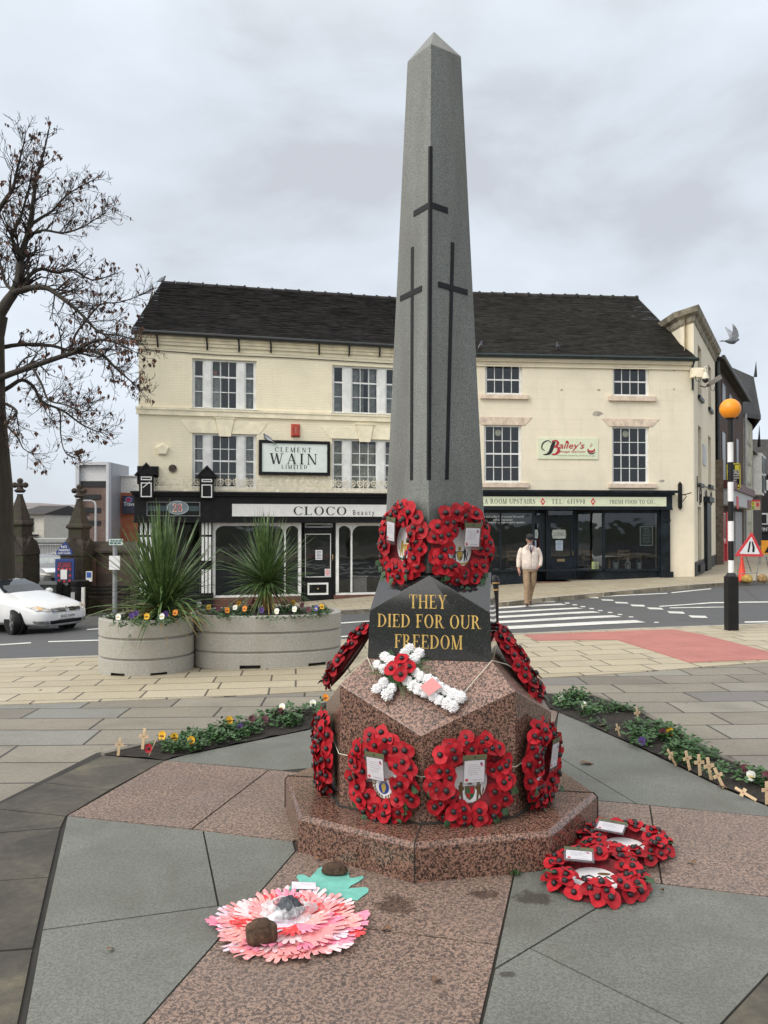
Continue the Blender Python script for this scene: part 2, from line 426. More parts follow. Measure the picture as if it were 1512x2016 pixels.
    if c == '2': return (.56, _stroke([(.08,.72),(.14,.93),(.30,.99),(.45,.86),(.42,.62),(.24,.34),(.06,.05)], [.08,.09,.07,.13,.13,.08,.06]) + [_rect(.05,.52,0,.09)])
    if c == '8': return (.56, _arc(.28,.75,.20,.25,0,360,TH*.7,TN,18) + _arc(.28,.26,.24,.27,0,360,TH*.8,TN,18))
    if c == ':': return (.28, [_rect(.08,.2,.08,.2), _rect(.08,.2,.52,.64)])
    if c == '.': return (.22, [_rect(.05,.16,0,.11)])
    return (.5, [])
def serif(mb, s, M, height, width=None, track=0.04, lift=0.003, wide=1.0):
    """serif capitals in the local XY plane of M, centred"""
    x = 0; items = []
    for c in s:
        adv, ps = glyph(c)
        items += [[(x + p[0]*wide, p[1]) for p in q] for q in ps]; x += adv*wide + track
    tot = x - track; k = height; kx = k if width is None else width / tot
    old = mb.M; mb.M = None
    for i, q in enumerate(items):
        mb.face([mb.a(M @ Vector(((p[0]-tot/2)*kx, (p[1]-.5)*k, lift + (i % 9) * 0.00012))) for p in q])
    mb.M = old
# ================================================================ ground, paving, road
def xy(px, py, dz=0.0): p = hit(px, py, dz); return (p.x, p.y)
def xys(l, dz=0.0): return [xy(*p, dz) for p in l]
def inset(pts, d):
    n = len(pts); P = [Vector(p) for p in pts]
    if sum(P[i].x*P[(i+1)%n].y - P[(i+1)%n].x*P[i].y for i in range(n)) < 0: P.reverse()
    out = []
    for i in range(n):
        a, b, c = P[i-1], P[i], P[(i+1) % n]; d1 = (b-a).normalized(); d2 = (c-b).normalized()
        n1 = Vector((-d1.y, d1.x)); n2 = Vector((-d2.y, d2.x)); k = 1 + n1.dot(n2)
        out.append(b + (n1 + n2) * (d / max(k, .25)))
    return [(p.x, p.y) for p in out]

def mat_asphalt():
    t = NT('asphalt'); v = t.coord()
    f = t.noise(v, 240, 2); big = t.noise(v, .35, 4, .6, .6); mid = t.noise(t.coord((.5, 3, 1), (0, 0, R(14))), 1.4, 4)
    c = t.mix(t.ramp(f, [(.3, 0), (.7, 1)]), (.052, .054, .058), (.118, .119, .122))
    c = t.mix(t.ramp(big, [(.4, 0), (.62, .5)]), c, (.078, .086, .098)); c = t.mix(t.ramp(mid, [(.45, 0), (.72, .35)]), c, (.06, .06, .06))
    cr_ = t.n('ShaderNodeTexVoronoi'); cr_.feature = 'DISTANCE_TO_EDGE'; cr_.inputs['Scale'].default_value = .22; t.l(v, cr_.inputs['Vector']); c = t.mix(t.ramp(cr_.outputs['Distance'], [(0, .6), (.006, 0)]), c, (.035,.035,.035)); c = t.mix(t.ramp(t.noise(v, 1.1, 4, .6), [(.6, 0), (.66, .35)]), c, (.055,.055,.056)); t.color(c); t.rough(.75); t.bump(f, .004, .5); return t.mat
def mat_flags(name, w, h, rot, cols, mortar, grime, off=(0, 0, 0), msize=.011, warp=.03):
    t = NT(name); v = t.coord((1, 1, 1), (0, 0, rot), loc=off)
    nz = t.n('ShaderNodeTexNoise'); nz.inputs['Scale'].default_value = .8; nz.inputs['Detail'].default_value = 2; t.l(v, nz.inputs['Vector'])
    s = t.n('ShaderNodeVectorMath'); s.operation = 'MULTIPLY_ADD'; s.inputs[1].default_value = (warp, warp, 0); t.l(nz.outputs['Color'], s.inputs[0]); t.l(v, s.inputs[2])
    b = t.n('ShaderNodeTexBrick'); b.offset = .43; b.offset_frequency = 2; b.squash = 1.28; b.squash_frequency = 3
    b.inputs['Scale'].default_value = 1; b.inputs['Brick Width'].default_value = w; b.inputs['Row Height'].default_value = h
    b.inputs['Mortar Size'].default_value = msize; b.inputs['Mortar Smooth'].default_value = .2; b.inputs['Bias'].default_value = 0
    b.inputs['Color1'].default_value = (0, 0, 0, 1); b.inputs['Color2'].default_value = (1, 1, 1, 1); b.inputs['Mortar'].default_value = (.5, .5, .5, 1)
    t.l(s.outputs[0], b.inputs['Vector'])
    c = t.ramp(b.outputs['Color'], [(i / (len(cols) - 1), k) for i, k in enumerate(cols)])
    st = t.noise(v, 1.3, 6, .62, .4); fine = t.noise(v, 60, 4)
    c = t.mix(t.ramp(st, [(.45, 0), (.75, .55)]), c, grime, 'MIX'); c = t.mix(.35, c, t.ramp(fine, [(.3, .45), (.7, 1.3)]), 'MULTIPLY')
    c = t.mix(t.ramp(t.noise(v, 21, 2, .4), [(.69, 0), (.73, .5)]), c, grime); c = t.mix(b.outputs['Fac'], c, mortar)
    t.color(c); t.rough(t.ramp(st, [(.3, .5), (.7, .78)]))
    hgt = t.math('ADD', t.math('MULTIPLY', b.outputs['Fac'], -1.0), t.math('MULTIPLY', fine, .25)); t.bump(hgt, .006, .6); return t.mat
def mat_granite(name, dark, mid, light, scale, rough, stain=None, wet=(), blotch=.5, dirt=(.05, .045, .04), dirt_amt=.0):
    t = NT(name); v = t.coord()
    a = t.noise(v, scale, 3, .6, .8); b = t.noise(v, scale * 2.7, 2, .5); c2 = t.noise(v, scale * .3, 3)
    f = t.math('ADD', t.math('MULTIPLY', a, .72), t.math('MULTIPLY', b, .28))
    c = t.ramp(f, [(.40, dark), (.475, dark), (.505, mid), (.56, light), (.66, mid)])
    c = t.mix(t.ramp(c2, [(.35, 0), (.7, .3)]), c, mid); c = t.mix(.5, c, t.ramp(t.noise(v, .9, 6, .62), [(.3, .58), (.7, 1.3)]), 'MULTIPLY')
    r = rough
    if dirt_amt:
        d = t.noise(v, 1.7, 6, .65, .5); c = t.mix(t.ramp(d, [(.45, 0), (.75, dirt_amt)]), c, dirt)
    for (wx, wy, rx, ry) in wet:          # damp patches left where a wreath lay
        m = t.coord((1/rx, 1/ry, 0), loc=(-wx/rx, -wy/ry, 0)); ln = t.n('ShaderNodeVectorMath'); ln.operation = 'LENGTH'; t.l(m, ln.inputs[0])
        k = t.math('ADD', ln.outputs['Value'], t.math('MULTIPLY', t.noise(v, 14, 4, .7), 1.6))
        k = t.ramp(t.math('MULTIPLY', k, .5), [(.62, 1), (.76, 0)]); c = t.mix(t.math('MULTIPLY', k, .8), c, t.mix(1.0, c, (.30, .25, .22), 'MULTIPLY'))
    t.color(c); t.rough(r); return t.mat
def pw(px, py): p = hit(px, py); return p.x, p.y
W1 = pw(778, 1782); W2 = pw(955, 1760); W3 = pw(1050, 1768); W4 = pw(1000, 1918); W5 = pw(1285, 1712)
M_asphalt = mat_asphalt()
M_york = mat_flags('york_stone', .80, .44, R(-2), [(.145,.13,.108), (.255,.23,.185), (.19,.172,.14), (.28,.255,.205), (.195,.20,.185), (.235,.21,.165), (.165,.155,.15)], (.045,.04,.033), (.12,.11,.092), warp=.08)
M_buff = mat_flags('buff_paving', .60, .40, R(-6), [(.36,.31,.215), (.44,.385,.275), (.40,.345,.25), (.46,.41,.305)], (.085,.072,.055), (.30,.26,.19), warp=.02)
M_far = mat_flags('far_paving', .75, .6, R(-8), [(.36,.315,.22), (.42,.37,.27), (.39,.34,.25)], (.16,.135,.10), (.30,.26,.2))
M_pinkp = mat_granite('pink_granite_paving', (.062,.048,.043), (.215,.148,.118), (.34,.24,.185), 74, .55, wet=[(*W1, .12, .14), (*W2, .10, .07), (*W5, .16, .08)], dirt_amt=.45, dirt=(.17,.14,.125))
M_greyp = mat_granite('grey_slate_paving', (.105,.110,.096), (.150,.158,.140), (.190,.200,.178), 95, .6, wet=[(*W3, .13, .10), (*W4, .05, .03)], dirt_amt=.8, dirt=(.092,.090,.073))
def mat_dark():
    t = NT('mossy_dark_stone'); v = t.coord(); f = t.noise(v, 22, 6, .7); s = t.noise(v, 2.2, 5, .6, .6); sp = t.noise(v, 75, 3)
    c = t.ramp(s, [(.35, (.040,.036,.030)), (.55, (.075,.067,.052)), (.72, (.14,.122,.078))])
    c = t.mix(.5, c, t.ramp(f, [(.3, .4), (.7, 1.5)]), 'MULTIPLY'); c = t.mix(t.ramp(sp, [(.66, 0), (.72, .45)]), c, (.17,.165,.13))
    t.color(c); t.rough(.7); t.bump(f, .004, .6); return t.mat
M_dark = mat_dark()
M_grout = plain('joint_soil', (.028,.026,.022), .9)
M_kerb = plain('kerb_stone', (.40,.37,.31), .7, var=.2, scale=3)
t = NT('worn_road_paint'); v = t.coord(); c = t.ramp(t.noise(v, 2.2, 5), [(.3, (.52,.52,.49)), (.7, (.74,.74,.71))]); t.color(t.mix(t.ramp(t.noise(v, 9, 6, .75), [(.57, 0), (.66, .75)]), c, (.13,.13,.13))); t.rough(.65); M_paint = t.mat
M_red = mat_flags('red_tactile', .4, .4, R(-6), [(.41,.15,.13), (.45,.17,.145), (.38,.14,.12)], (.34,.13,.115), (.29,.125,.11), msize=.003)

# the great ground sheet, out to the horizon
mb = MB(); nr = [60, 120, 300, 900, 2500, 7000]; ids = []
rings = []
for r in [0.01, 20, 40] + nr:
    rings.append([(r*math.cos(2*PI*k/48), r*math.sin(2*PI*k/48), (g(r*math.cos(2*PI*k/48), r*math.sin(2*PI*k/48)) - .5) if r < 700 else -9.5) for k in range(48)])
mb.rings(rings, cap=False); struct('ground', mb, plain('meadow', (.06,.075,.04), .9, var=.4, scale=.02))
# road
KZ = -.09
mb = MB(); mb.sheet([(-58, -12), (58, -12), (58, 118), (-58, 118)], g, 1.0, KZ); struct('road', mb, M_asphalt, smooth=180)

KERB = [(0,1297),(200,1290),(664,1259),(1031,1246),(1512,1227)]
k3 = xys(KERB); a = Vector(k3[0]); b = Vector(k3[-1]); dk = (b - a).normalized()
k3 = [tuple(a - dk * 14)] + k3 + [tuple(b + dk * 14)]
bl = xys([(0,1386),(417,1371),(657,1358),(1059,1334),(1253,1322),(1512,1302)]); c0 = Vector(bl[0]); c1 = Vector(bl[-1]); dl = (c1 - c0).normalized()
bl = [tuple(c0 - dl * 10)] + bl + [tuple(c1 + dl * 12)]
nk = Vector((-dk.y, dk.x)) * -.16
kin = [tuple(Vector(p) + nk) for p in k3]
# York stone field round the memorial, buff pavers towards the road, kerb stones
mb = MB(); mb.slab([(-16, -8), (18, -8)] + [bl[-1]] + bl[::-1][1:], g, .5, -.012, .2); struct('stone_paving', mb, M_york)
mb = MB(); mb.slab(bl + kin[::-1], g, .5, -.004, .15); struct('buff_pavement', mb, M_buff)
mb = MB()
for (p, q, u, w) in zip(k3, k3[1:], kin, kin[1:]):
    n = max(1, int((Vector(q) - Vector(p)).length / .9))
    for i in range(n):
        s0, s1 = i / n + .004, (i + 1) / n - .004
        L = lambda A, B, s: tuple(Vector(A).lerp(Vector(B), s))
        mb.slab([L(u, w, s0), L(u, w, s1), L(p, q, s1), L(p, q, s0)], g, 5, .002, .2)
struct('kerb', mb, M_kerb)
# red tactile paving at the crossing
mb = MB(); mb.slab(xys([(1031,1250),(1325,1239),(1330,1240),(1512,1283),(1512,1298),(1357,1304),(1213,1259),(1055,1261)]), g, .4, .004, .03); struct('tactile_paving', mb, M_red)

# memorial paving: slabs with open joints over dark soil
PINK = [[(582,1675),(1012,1722),(981,1860),(475,1798)], [(475,1798),(981,1860),(793,2683),(-10,2345)],
        [(132,1606),(324,1497),(530,1515),(377,1632)], [(377,1632),(530,1515),(640,1525),(690,1600),(577,1656)],
        [(1163,1575),(1279,1585),(1303,1740),(1010,1706),(1060,1600)], [(1279,1585),(1579,1614),(1640,1780),(1303,1740)],
        [(700,1440),(860,1395),(1100,1400),(1090,1431),(950,1500)]]
GREY = [[(132,1606),(400,1635),(430,1783),(82,1831)], [(400,1635),(577,1656),(582,1675),(487,1785),(430,1783)], [(82,1831),(430,1783),(487,1785),(-10,2345)],
        [(326,1497),(361,1487),(611,1436),(720,1440),(760,1500),(556,1516)],
        [(1100,1400),(1173,1434),(1272,1478),(1336,1509),(1425,1552),(1512,1587),(1579,1614),(1253,1582),(1088,1483)], [(1088,1483),(1253,1582),(1163,1575),(1000,1500)],
        [(1012,1720),(1073,1711),(1262,1735),(973,1908)], [(1262,1735),(1640,1780),(1396,2041),(1043,1866)], [(973,1908),(1043,1866),(1396,2041),(793,2683)]]
DARK = [[(204,1487),(324,1497),(217,1555),(88,1541)], [(88,1541),(217,1555),(130,1607),(-30,1590),(-10,1587)], [(-30,1590),(130,1607),(120,1629),(-150,1652)],
        [(-150,1652),(120,1629),(97,1727),(-260,1752),(-260,1705)], [(-260,1752),(97,1727),(66,1867),(-420,1905),(-420,1780)], [(-420,1905),(66,1867),(22,2085),(-600,2140),(-600,1990)],
        [(-600,2140),(22,2085),(-10,2345),(-500,2700)], [(-500,2700),(-10,2345),(793,2683),(700,3300)], [(1640,1780),(1396,2041),(1500,2250),(1900,1900)], [(1396,2041),(793,2683),(900,3200),(1500,2250)]]
mb = MB()
for mi, L in ((0, PINK), (1, GREY), (2, DARK)):
    for q in L:
        mb.mi = mi; p = inset(xys(q), .0045); z = rnd.uniform(-.001, .001)
        mb.slab(p, None, 50, z, .02)
struct('memorial_paving', mb, [M_pinkp, M_greyp, M_dark])
mb = MB(); mb.slab(xys([(190,1480),(640,1385),(860,1380),(1065,1369),(1500,1530),(1920,1880),(1600,2400),(880,3350),(600,3350),(-640,2700),(-640,1975),(-100,1625)]), None, 50, -.0085, .01); struct('paving_bed', mb, M_grout)
# planting beds (soil wedges)
M_soil = plain('bed_soil', (.022,.017,.013), .95, var=.5, scale=30, bump=.02, bscale=60)
BEDL = [(204,1487),(324,1497),(361,1487),(611,1436),(634,1393)]; BEDR = [(1065,1369),(1081,1397),(1173,1434),(1272,1478),(1336,1509),(1425,1552),(1512,1587),(1579,1614),(1560,1545),(1403,1488),(1336,1447),(1260,1405),(1161,1372)]
mb = MB()
for q in (BEDL, BEDR): mb.sheet(inset(xys(q), .006), lambda x, y: .012 * noise.noise((x*9, y*9, 3)), .06, .006)
struct('bed_soil', mb, M_soil, smooth=180)
# low stone edging behind the beds
mb = MB()
for L in ([(204,1487),(634,1393)], [(1161,1372),(1260,1405),(1336,1447),(1403,1488),(1560,1545)]):
    P = xys(L)
    for p, q in zip(P, P[1:]):
        d = (Vector(q) - Vector(p)); n = max(1, int(d.length / .5)); u = d.normalized(); w = Vector((-u.y, u.x)) * .05
        if w.y < 0: w = -w
        for i in range(n):
            s, e = Vector(p) + d * (i / n + .003), Vector(p) + d * ((i + 1) / n - .003)
            mb.slab([tuple(s), tuple(e), tuple(e + w), tuple(s + w)], None, 5, .012, .05)
struct('bed_edging', mb, plain('edging_stone', (.16,.145,.12), .8, var=.3))

# far pavement in front of the shops, following the corner up the street
FARK = [(340,1222),(420,1214),(664,1204),(1000,1186.5),(1300,1158),(1512,1143)]
fk = xys(FARK); e1 = Vector(fk[-1]); e0 = Vector(fk[-2]); fk.append(tuple(e1 + (e1 - e0).normalized() * 16))
mb = MB(); mb.slab(fk + [(38, 60), (20, 60), (14, 40), (9.5, 32), (-3, 30), (-9.5, 30)], g, .6, .02, .14); struct('pavement', mb, M_far)
mb = MB()
for p, q in zip(fk, fk[1:]):
    d = Vector(q) - Vector(p); n = max(1, int(d.length / .9)); w = Vector((-d.y, d.x)).normalized() * .16
    for i in range(n):
        s, e = Vector(p) + d * (i / n + .004), Vector(p) + d * ((i + 1) / n - .004)
        mb.slab([tuple(s), tuple(e), tuple(e + w), tuple(s + w)], g, 5, .026, .15)
struct('far_kerb', mb, M_kerb)
# raised lane beyond the church gate
mb = MB(); mb.slab([(-34,31.8),(-11.6,31.8),(-11.2,56),(-60,56)], None, 60, -1.5, .9); struct('church_lane', mb, M_asphalt)
# road markings
Z6 = lambda l: [(930 + x / 3.217, 940 + y / 3.217) for x, y in l]
def marks(name, polys): 
    m = MB()
    for p in polys: m.sheet(xys(p, KZ), g, .4, KZ + .007)
    struct(name, m, M_paint)
marks('zebra_crossing', [Z6(l) for l in (
    [(20,806),(500,781),(530,790),(20,815)], [(20,831),(560,800),(600,808),(20,841)], [(20,858),(660,825),(705,832),(20,870)],
    [(20,887),(760,848),(810,857),(20,901)], [(20,919),(890,874),(945,885),(20,934)], [(20,953),(1030,905),(1100,920),(20,974)])])
ds = []
for i, (x, y) in enumerate([(765,762),(855,778),(945,795),(1048,813),(1158,832),(1290,857),(1430,884)]):
    w, h = 38 + i*4, 4.5 + i*.7; ds.append(Z6([(x-w,y-h),(x+w*.75,y-h*.6),(x+w,y+h),(x-w*.7,y+h*.6)]))
for i, (x, y) in enumerate([(515,777),(600,797),(648,808),(700,820),(755,832),(810,845),(872,857),(935,870),(1005,885),(1165,920)]):
    ds.append(Z6([(x-16,y-3),(x+12,y-3),(x+17,y+3),(x-12,y+3)]))
def ln(x0, y0, x1, y1, h): return [(x0,y0-h),(x1,y1-h),(x1,y1+h),(x0,y0+h)]
ds += [Z6(ln(810,755,1235,735,2.5)), Z6(ln(1260,732,1512,707,2.5)), Z6(ln(1185,818,1512,795,3)), Z6(ln(1512,795,1900,790,3)), Z6(ln(1250,828,1620,822,2.5))]
ds += [ln(1466,1225.5,1600,1223,1.3), ln(0,1270,61,1266,1.1), ln(95,1264,197,1261,1.0), ln(171,1239.8,197,1238.2,.9), ln(660,1228,730,1223,1.0), ln(660,1255,726,1250,1.1)]
marks('road_marking', ds)
# distant hills beyond the town
mb = MB(); rr = []
for j, (dist, k) in enumerate([(1500, 0), (2000, .5), (2600, 1), (3200, .6)]):
    rr.append([(lerp(-1700, 1900, i/60), dist + 120*math.sin(i*.3+j), -9.5 + k*(62 + 22*noise.noise((i*.13, j*.2, 1.7)) + 10*noise.noise((i*.5, j, 4))) + (0 if k else -2)) for i in range(61)])
mb.rings(rr, cap=False, closed=False)
t = NT('wooded_hill'); v = t.coord(); t.color(t.ramp(t.noise(v, .012, 7, .7), [(.35, (.16,.15,.155)), (.55, (.235,.20,.19)), (.7, (.19,.19,.19))])); t.rough(1)
struct('hill', mb, t.mat, smooth=180)
# ================================================================ the memorial
MC = Vector((.285, 4.543, 0)); FD = R(259.85)
def md(deg, r, z): a = FD + R(deg); return (MC.x + r*math.cos(a), MC.y + r*math.sin(a), z)
M_pol = mat_granite('polished_red_granite', (.020,.016,.015), (.160,.082,.060), (.32,.188,.138), 98, .16)
M_polt = mat_granite('paler_red_granite', (.045,.036,.034), (.25,.145,.112), (.42,.27,.21), 88, .30)  # paler, rougher version of the granite for the pedestal's sloping faces
def mat_grey_granite():
    t = NT('silver_grey_granite'); v = t.coord(); a = t.noise(v, 230, 2); b = t.noise(v, 2.3, 5, .6); w = t.noise(t.coord((3, 3, .45)), 1.5, 5, .6)
    c = t.ramp(a, [(.32, (.050,.055,.050)), (.48, (.125,.134,.124)), (.64, (.225,.238,.222))])
    c = t.mix(t.ramp(w, [(.42, 0), (.66, .65)]), c, (.066,.066,.056)); c = t.mix(.35, c, t.ramp(b, [(.3, .65), (.7, 1.2)]), 'MULTIPLY')
    t.color(c); t.rough(.36); return t.mat
M_grey = mat_grey_granite()
t = NT('polished_black_granite'); v = t.coord(); a_ = t.noise(v, 150, 3)
t.color(t.ramp(a_, [(.4, (.010,.011,.012)), (.62, (.022,.024,.026)), (.72, (.07,.075,.078))])); t.rough(.06); t.b.inputs['IOR'].default_value = 1.75; M_black = t.mat
M_slot = plain('blackened_groove', (.010,.011,.013), .5, var=.3, spec=.2)
M_gold = plain('gilt_lettering', (.62,.42,.13), .38, metal=.55, var=.2, scale=50)
mon = thing('war_memorial', 'tall grey granite obelisk on a black inscribed block and red granite pedestal', 'war memorial', (MC.x, MC.y, 0))
oct_ = lambda r, z: [md(45*k, r, z) for k in range(8)]
# bottom step, in segments with open joints at front
mb = MB()
ST_R, ST_H = .856, .175
mb.rings([oct_(ST_R, -.01), oct_(ST_R, ST_H - .02), oct_(ST_R - .02, ST_H)])
part('step', mb, M_pol, mon, bevel=.004)
jl = MB()
for k in range(0, 8, 2):
    p = Vector(md(45*k, ST_R + .001, 0)); q = Vector(md(45*k, .6, 0)); d = (p - q).normalized(); n = Vector((-d.y, d.x, 0)) * .003
    jl.tube([p + Vector((0,0,0)), p + Vector((0,0,ST_H-.02)), Vector(md(45*k, ST_R-.018, ST_H+.001)), Vector(md(45*k, .6, ST_H+.001))], .0032, 6)
parts('mortar_joint', jl, M_grout, mon)
# faceted red granite pedestal: octagonal foot turning into a square shoulder
PR, ZLOW, ZHIGH, ZB, AB, AT = .618, .592, .785, .902, .320, .300
mb = MB()
A = [mb.a(p) for p in oct_(PR, ST_H)]
B = [mb.a(md(45*k, PR, ZLOW if k % 2 == 0 else ZHIGH)) for k in range(8)]
S = [mb.a(md(45 + 90*k, AB*math.sqrt(2), ZB)) for k in range(4)]
for k in range(8): mb.face((A[k], A[(k+1)%8], B[(k+1)%8], B[k]))
mb.face(S); mb.face(A[::-1])
mb.mi = 1
for k in range(4): mb.face((B[(2*k-1)%8], B[2*k], B[2*k+1], S[k], S[k-1]))
part('pedestal', mb, [M_pol, M_polt], mon, bevel=.003)
# dark joint where pedestal stands on step
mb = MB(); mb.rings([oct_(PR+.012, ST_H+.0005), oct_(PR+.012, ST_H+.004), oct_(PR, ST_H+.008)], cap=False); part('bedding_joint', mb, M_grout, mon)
# black inscribed block with gabled faces
Z1, Z2 = 1.150, 1.333
mb = MB(); A = [mb.a(md(45+90*k, AB*math.sqrt(2)*.995, ZB+.0005)) for k in range(4)]; T = [mb.a(md(45+90*k, AT*math.sqrt(2)*1.03, Z1)) for k in range(4)]
P = [mb.a(md(90*k, AT, Z2)) for k in range(4)]
for k in range(4): mb.face((A[k-1], A[k], T[k], P[k], T[k-1]))
for k in range(4): mb.face((P[k], T[k], P[(k+1)%4]))
mb.face(A[::-1]); mb.face(P); block = part('inscribed_block', mb, M_black, mon, bevel=.0025)
# gold inscription on the front face
pb = Vector(md(0, AB*.995, ZB)); pt = Vector(md(0, AT*1.03, Z1)); upv = (pt - pb).normalized(); rt = Vector((-math.sin(FD), math.cos(FD), 0)); nn = rt.cross(upv)
if nn.y > 0: nn = -nn
rt = upv.cross(nn)
def onface(px, py): p = on_plane(px, py, pb, nn); return Matrix((rt, upv, nn)).transposed().to_4x4(), p
for s, (x0, x1, yb, yt) in (('THEY', (805, 880, 1198, 1171)), ('DIED FOR OUR', (742, 945, 1236, 1210)), ('FREEDOM', (776, 911, 1277, 1250))):
    m, c = onface((x0+x1)/2, (yb+yt)/2); _, l_ = onface(x0, (yb+yt)/2); _, r_ = onface(x1, (yb+yt)/2); _, b_ = onface((x0+x1)/2, yb); _, t_ = onface((x0+x1)/2, yt)
    m.translation = c; mb = MB(); serif(mb, s, m, (t_-b_).length, (r_-l_).length, .06, .0012); parts('inscription', mb, M_gold, mon, gap=.022)
# grey obelisk, one corner to the front, with pale pyramid top
OB0, OB1, ZT, ZA = .2865, .150, 4.165, 4.32
OC = Vector((-.008, 0, 0))
def ob(deg, z, f=1.0):
    r = lerp(OB0, OB1, (z - Z2)/(ZT - Z2)) * f; a = FD + R(deg); return Vector((MC.x + OC.x + r*math.cos(a), MC.y + r*math.sin(a), z))
mb = MB(); zs = [Z2 + .0005, ZT]
mb.rings([[ob(90*k, z) for k in range(4)] for z in zs], cap=False)
ids = [mb.a(ob(90*k, ZT)) for k in range(4)]; ap = mb.a((MC.x + OC.x, MC.y, ZA))
for k in range(4): mb.face((ids[k], ids[(k+1)%4], ap))
part('obelisk', mb, M_grey, mon, bevel=.004, weld=True)
# crosses cut into the two front faces and along the corner
mb = MB()
def facept(side, u, z):   # side 1 = left face, -1 = right face; u 0 at front corner .. 1 at the side corner
    a = ob(0, z); b = ob(-90*side, z); n = ((b - a).cross(Vector((0,0,1)))).normalized(); n = n if n.y < 0 else -n
    return a.lerp(b, u), n
def strip(side, pts, lift=.0035):
    q = [facept(side, u, z) for u, z in pts]; top = [mb.a(p + n*lift) for p, n in q]; bot = [mb.a(p - n*.01) for p, n in q]; k = len(q)
    mb.face(top)
    for i in range(k): mb.face((top[i], top[(i+1)%k], bot[(i+1)%k], bot[i]))
def zof(py, Y): return at(0, py, Y).z
zc0, zc1, zcb = zof(945, 4.30), zof(288, 4.37), zof(404, 4.36)
w = lambda z: .0135 / (lerp(OB0, OB1, (z-Z2)/(ZT-Z2)) * math.sqrt(2))
for sd in (1, -1):
    strip(sd, [(-.004, zc0), (w(zc0), zc0), (w(zc1), zc1), (-.004, zc1)])
    wd = .52 if sd == 1 else .44
    strip(sd, [(w(zcb), zcb-.016), (wd, zcb-.022), (wd, zcb+.010), (w(zcb), zcb+.016)])
for sd, (ub, ut), (yb, yt, ybar), (h0, h1) in ((1, (.395, .535), (945, 483, 573), (.22, .86)), (-1, (.325, .545), (945, 478, 567), (.19, .86))):
    z0, z1, zb = zof(yb, 4.38), zof(yt, 4.44), zof(ybar, 4.42); um = lambda z: lerp(ub, ut, (z-z0)/(z1-z0))
    strip(sd, [(um(z0)-w(z0)*.8, z0), (um(z0)+w(z0)*.8, z0), (um(z1)+w(z1)*.8, z1), (um(z1)-w(z1)*.8, z1)])
    strip(sd, [(h0, zb-.010), (h1, zb-.022), (h1, zb+.008), (h0, zb+.020)], .0042)
part('cross_inlay', mb, M_slot, mon)
mb = MB(); rr_ = OB0+.012; mb.rings([[ (MC.x+OC.x+rr_*math.cos(FD+R(90*k)), MC.y+rr_*math.sin(FD+R(90*k)), z) for k in range(4)] for z in (Z2, Z2+.012)], cap=False); part('lead_joint', mb, M_slot, mon)
# ================================================================ the two cream shop buildings
class Wall:
    def __init__(self, p0, p1):
        self.p0 = Vector((*p0, 0)); d = Vector((*p1, 0)) - self.p0; self.L = d.length; self.u = d.normalized(); self.m = Vector((-self.u.y, self.u.x, 0))
        M = Matrix((self.u, self.m, Vector((0,0,1)))).transposed().to_4x4(); M.translation = self.p0; self.M = M
        self.ang = math.atan2(self.u.y, self.u.x)
    def uv(self, px, py, off=0.0):
        p = on_plane(px, py, self.p0 + self.m * off, self.m) - self.p0; return p.dot(self.u), p.z
    def rect(self, x0, y0, x1, y1, off=0.0):
        a, b, c, d = self.uv(x0, y0, off), self.uv(x1, y0, off), self.uv(x1, y1, off), self.uv(x0, y1, off)
        return ((a[0]+d[0])/2, (b[0]+c[0])/2, (c[1]+d[1])/2, (a[1]+b[1])/2)       # u0 u1 z0 z1
    def w(self, u, y, z): return self.M @ Vector((u, y, z))
    def face(self, u, z, y=0.0):       # matrix for lettering: x right, y up, z towards the street
        m = Matrix((self.u, Vector((0,0,1)), -self.m)).transposed().to_4x4(); m.translation = self.w(u, y, z); return m
    def mb(self): b = MB(); b.M = self.M; return b
WL = Wall((-7.13, 24.0), (1.76, 26.3)); WR = Wall((1.76, 26.3), (10.14, 27.14))
def mat_render(name, c, brick, stain=(.42,.38,.30), amt=.5, rot=0.0):
    t = NT(name); v = t.coord((1,1,1), (0,0,-rot)); 
    sx = t.n('ShaderNodeSeparateXYZ'); t.l(v, sx.inputs[0]); cb = t.n('ShaderNodeCombineXYZ'); t.l(sx.outputs[0], cb.inputs[0]); t.l(sx.outputs[2], cb.inputs[1])
    b = t.n('ShaderNodeTexBrick'); b.inputs['Scale'].default_value = 1; b.inputs['Brick Width'].default_value = brick[0]; b.inputs['Row Height'].default_value = brick[1]
    b.inputs['Mortar Size'].default_value = brick[2]; b.inputs['Mortar Smooth'].default_value = .6; t.l(cb.outputs[0], b.inputs['Vector'])
    st = t.noise(v, .9, 7, .65, .5); drip = t.noise(t.coord((2.2, 2.2, .28), (0,0,-rot)), 1.6, 6, .65); fl = t.noise(v, 3.1, 5, .7, .8)
    lo = tuple(x*.9 for x in c)
    k = t.mix(t.ramp(st, [(.4, 0), (.7, 1)]), c, lo); k = t.mix(t.math('MULTIPLY', t.ramp(drip, [(.52, 0), (.74, 1)]), amt), k, stain)
    k = t.mix(t.math('MULTIPLY', b.outputs['Fac'], .07), k, (.40,.35,.26)); k = t.mix(t.ramp(fl, [(.735, 0), (.755, .75)]), k, (.30,.24,.19))
    t.color(k); t.rough(.75); t.bump(t.math('ADD', t.math('MULTIPLY', b.outputs['Fac'], -1.0), t.math('MULTIPLY', t.noise(v, 25, 4), .5)), .005, .6); return t.mat
M_creamL = mat_render('cream_painted_brick', (.86,.79,.60), (.235,.078,.010), amt=.2, stain=(.62,.55,.40), rot=WL.ang)
M_creamR = mat_render('buff_painted_stone', (.80,.73,.575), (.9,.33,.004), amt=.42, stain=(.60,.55,.45), rot=WR.ang)
M_trim = plain('cream_trim', (.85,.78,.59), .7, var=.12, scale=3)
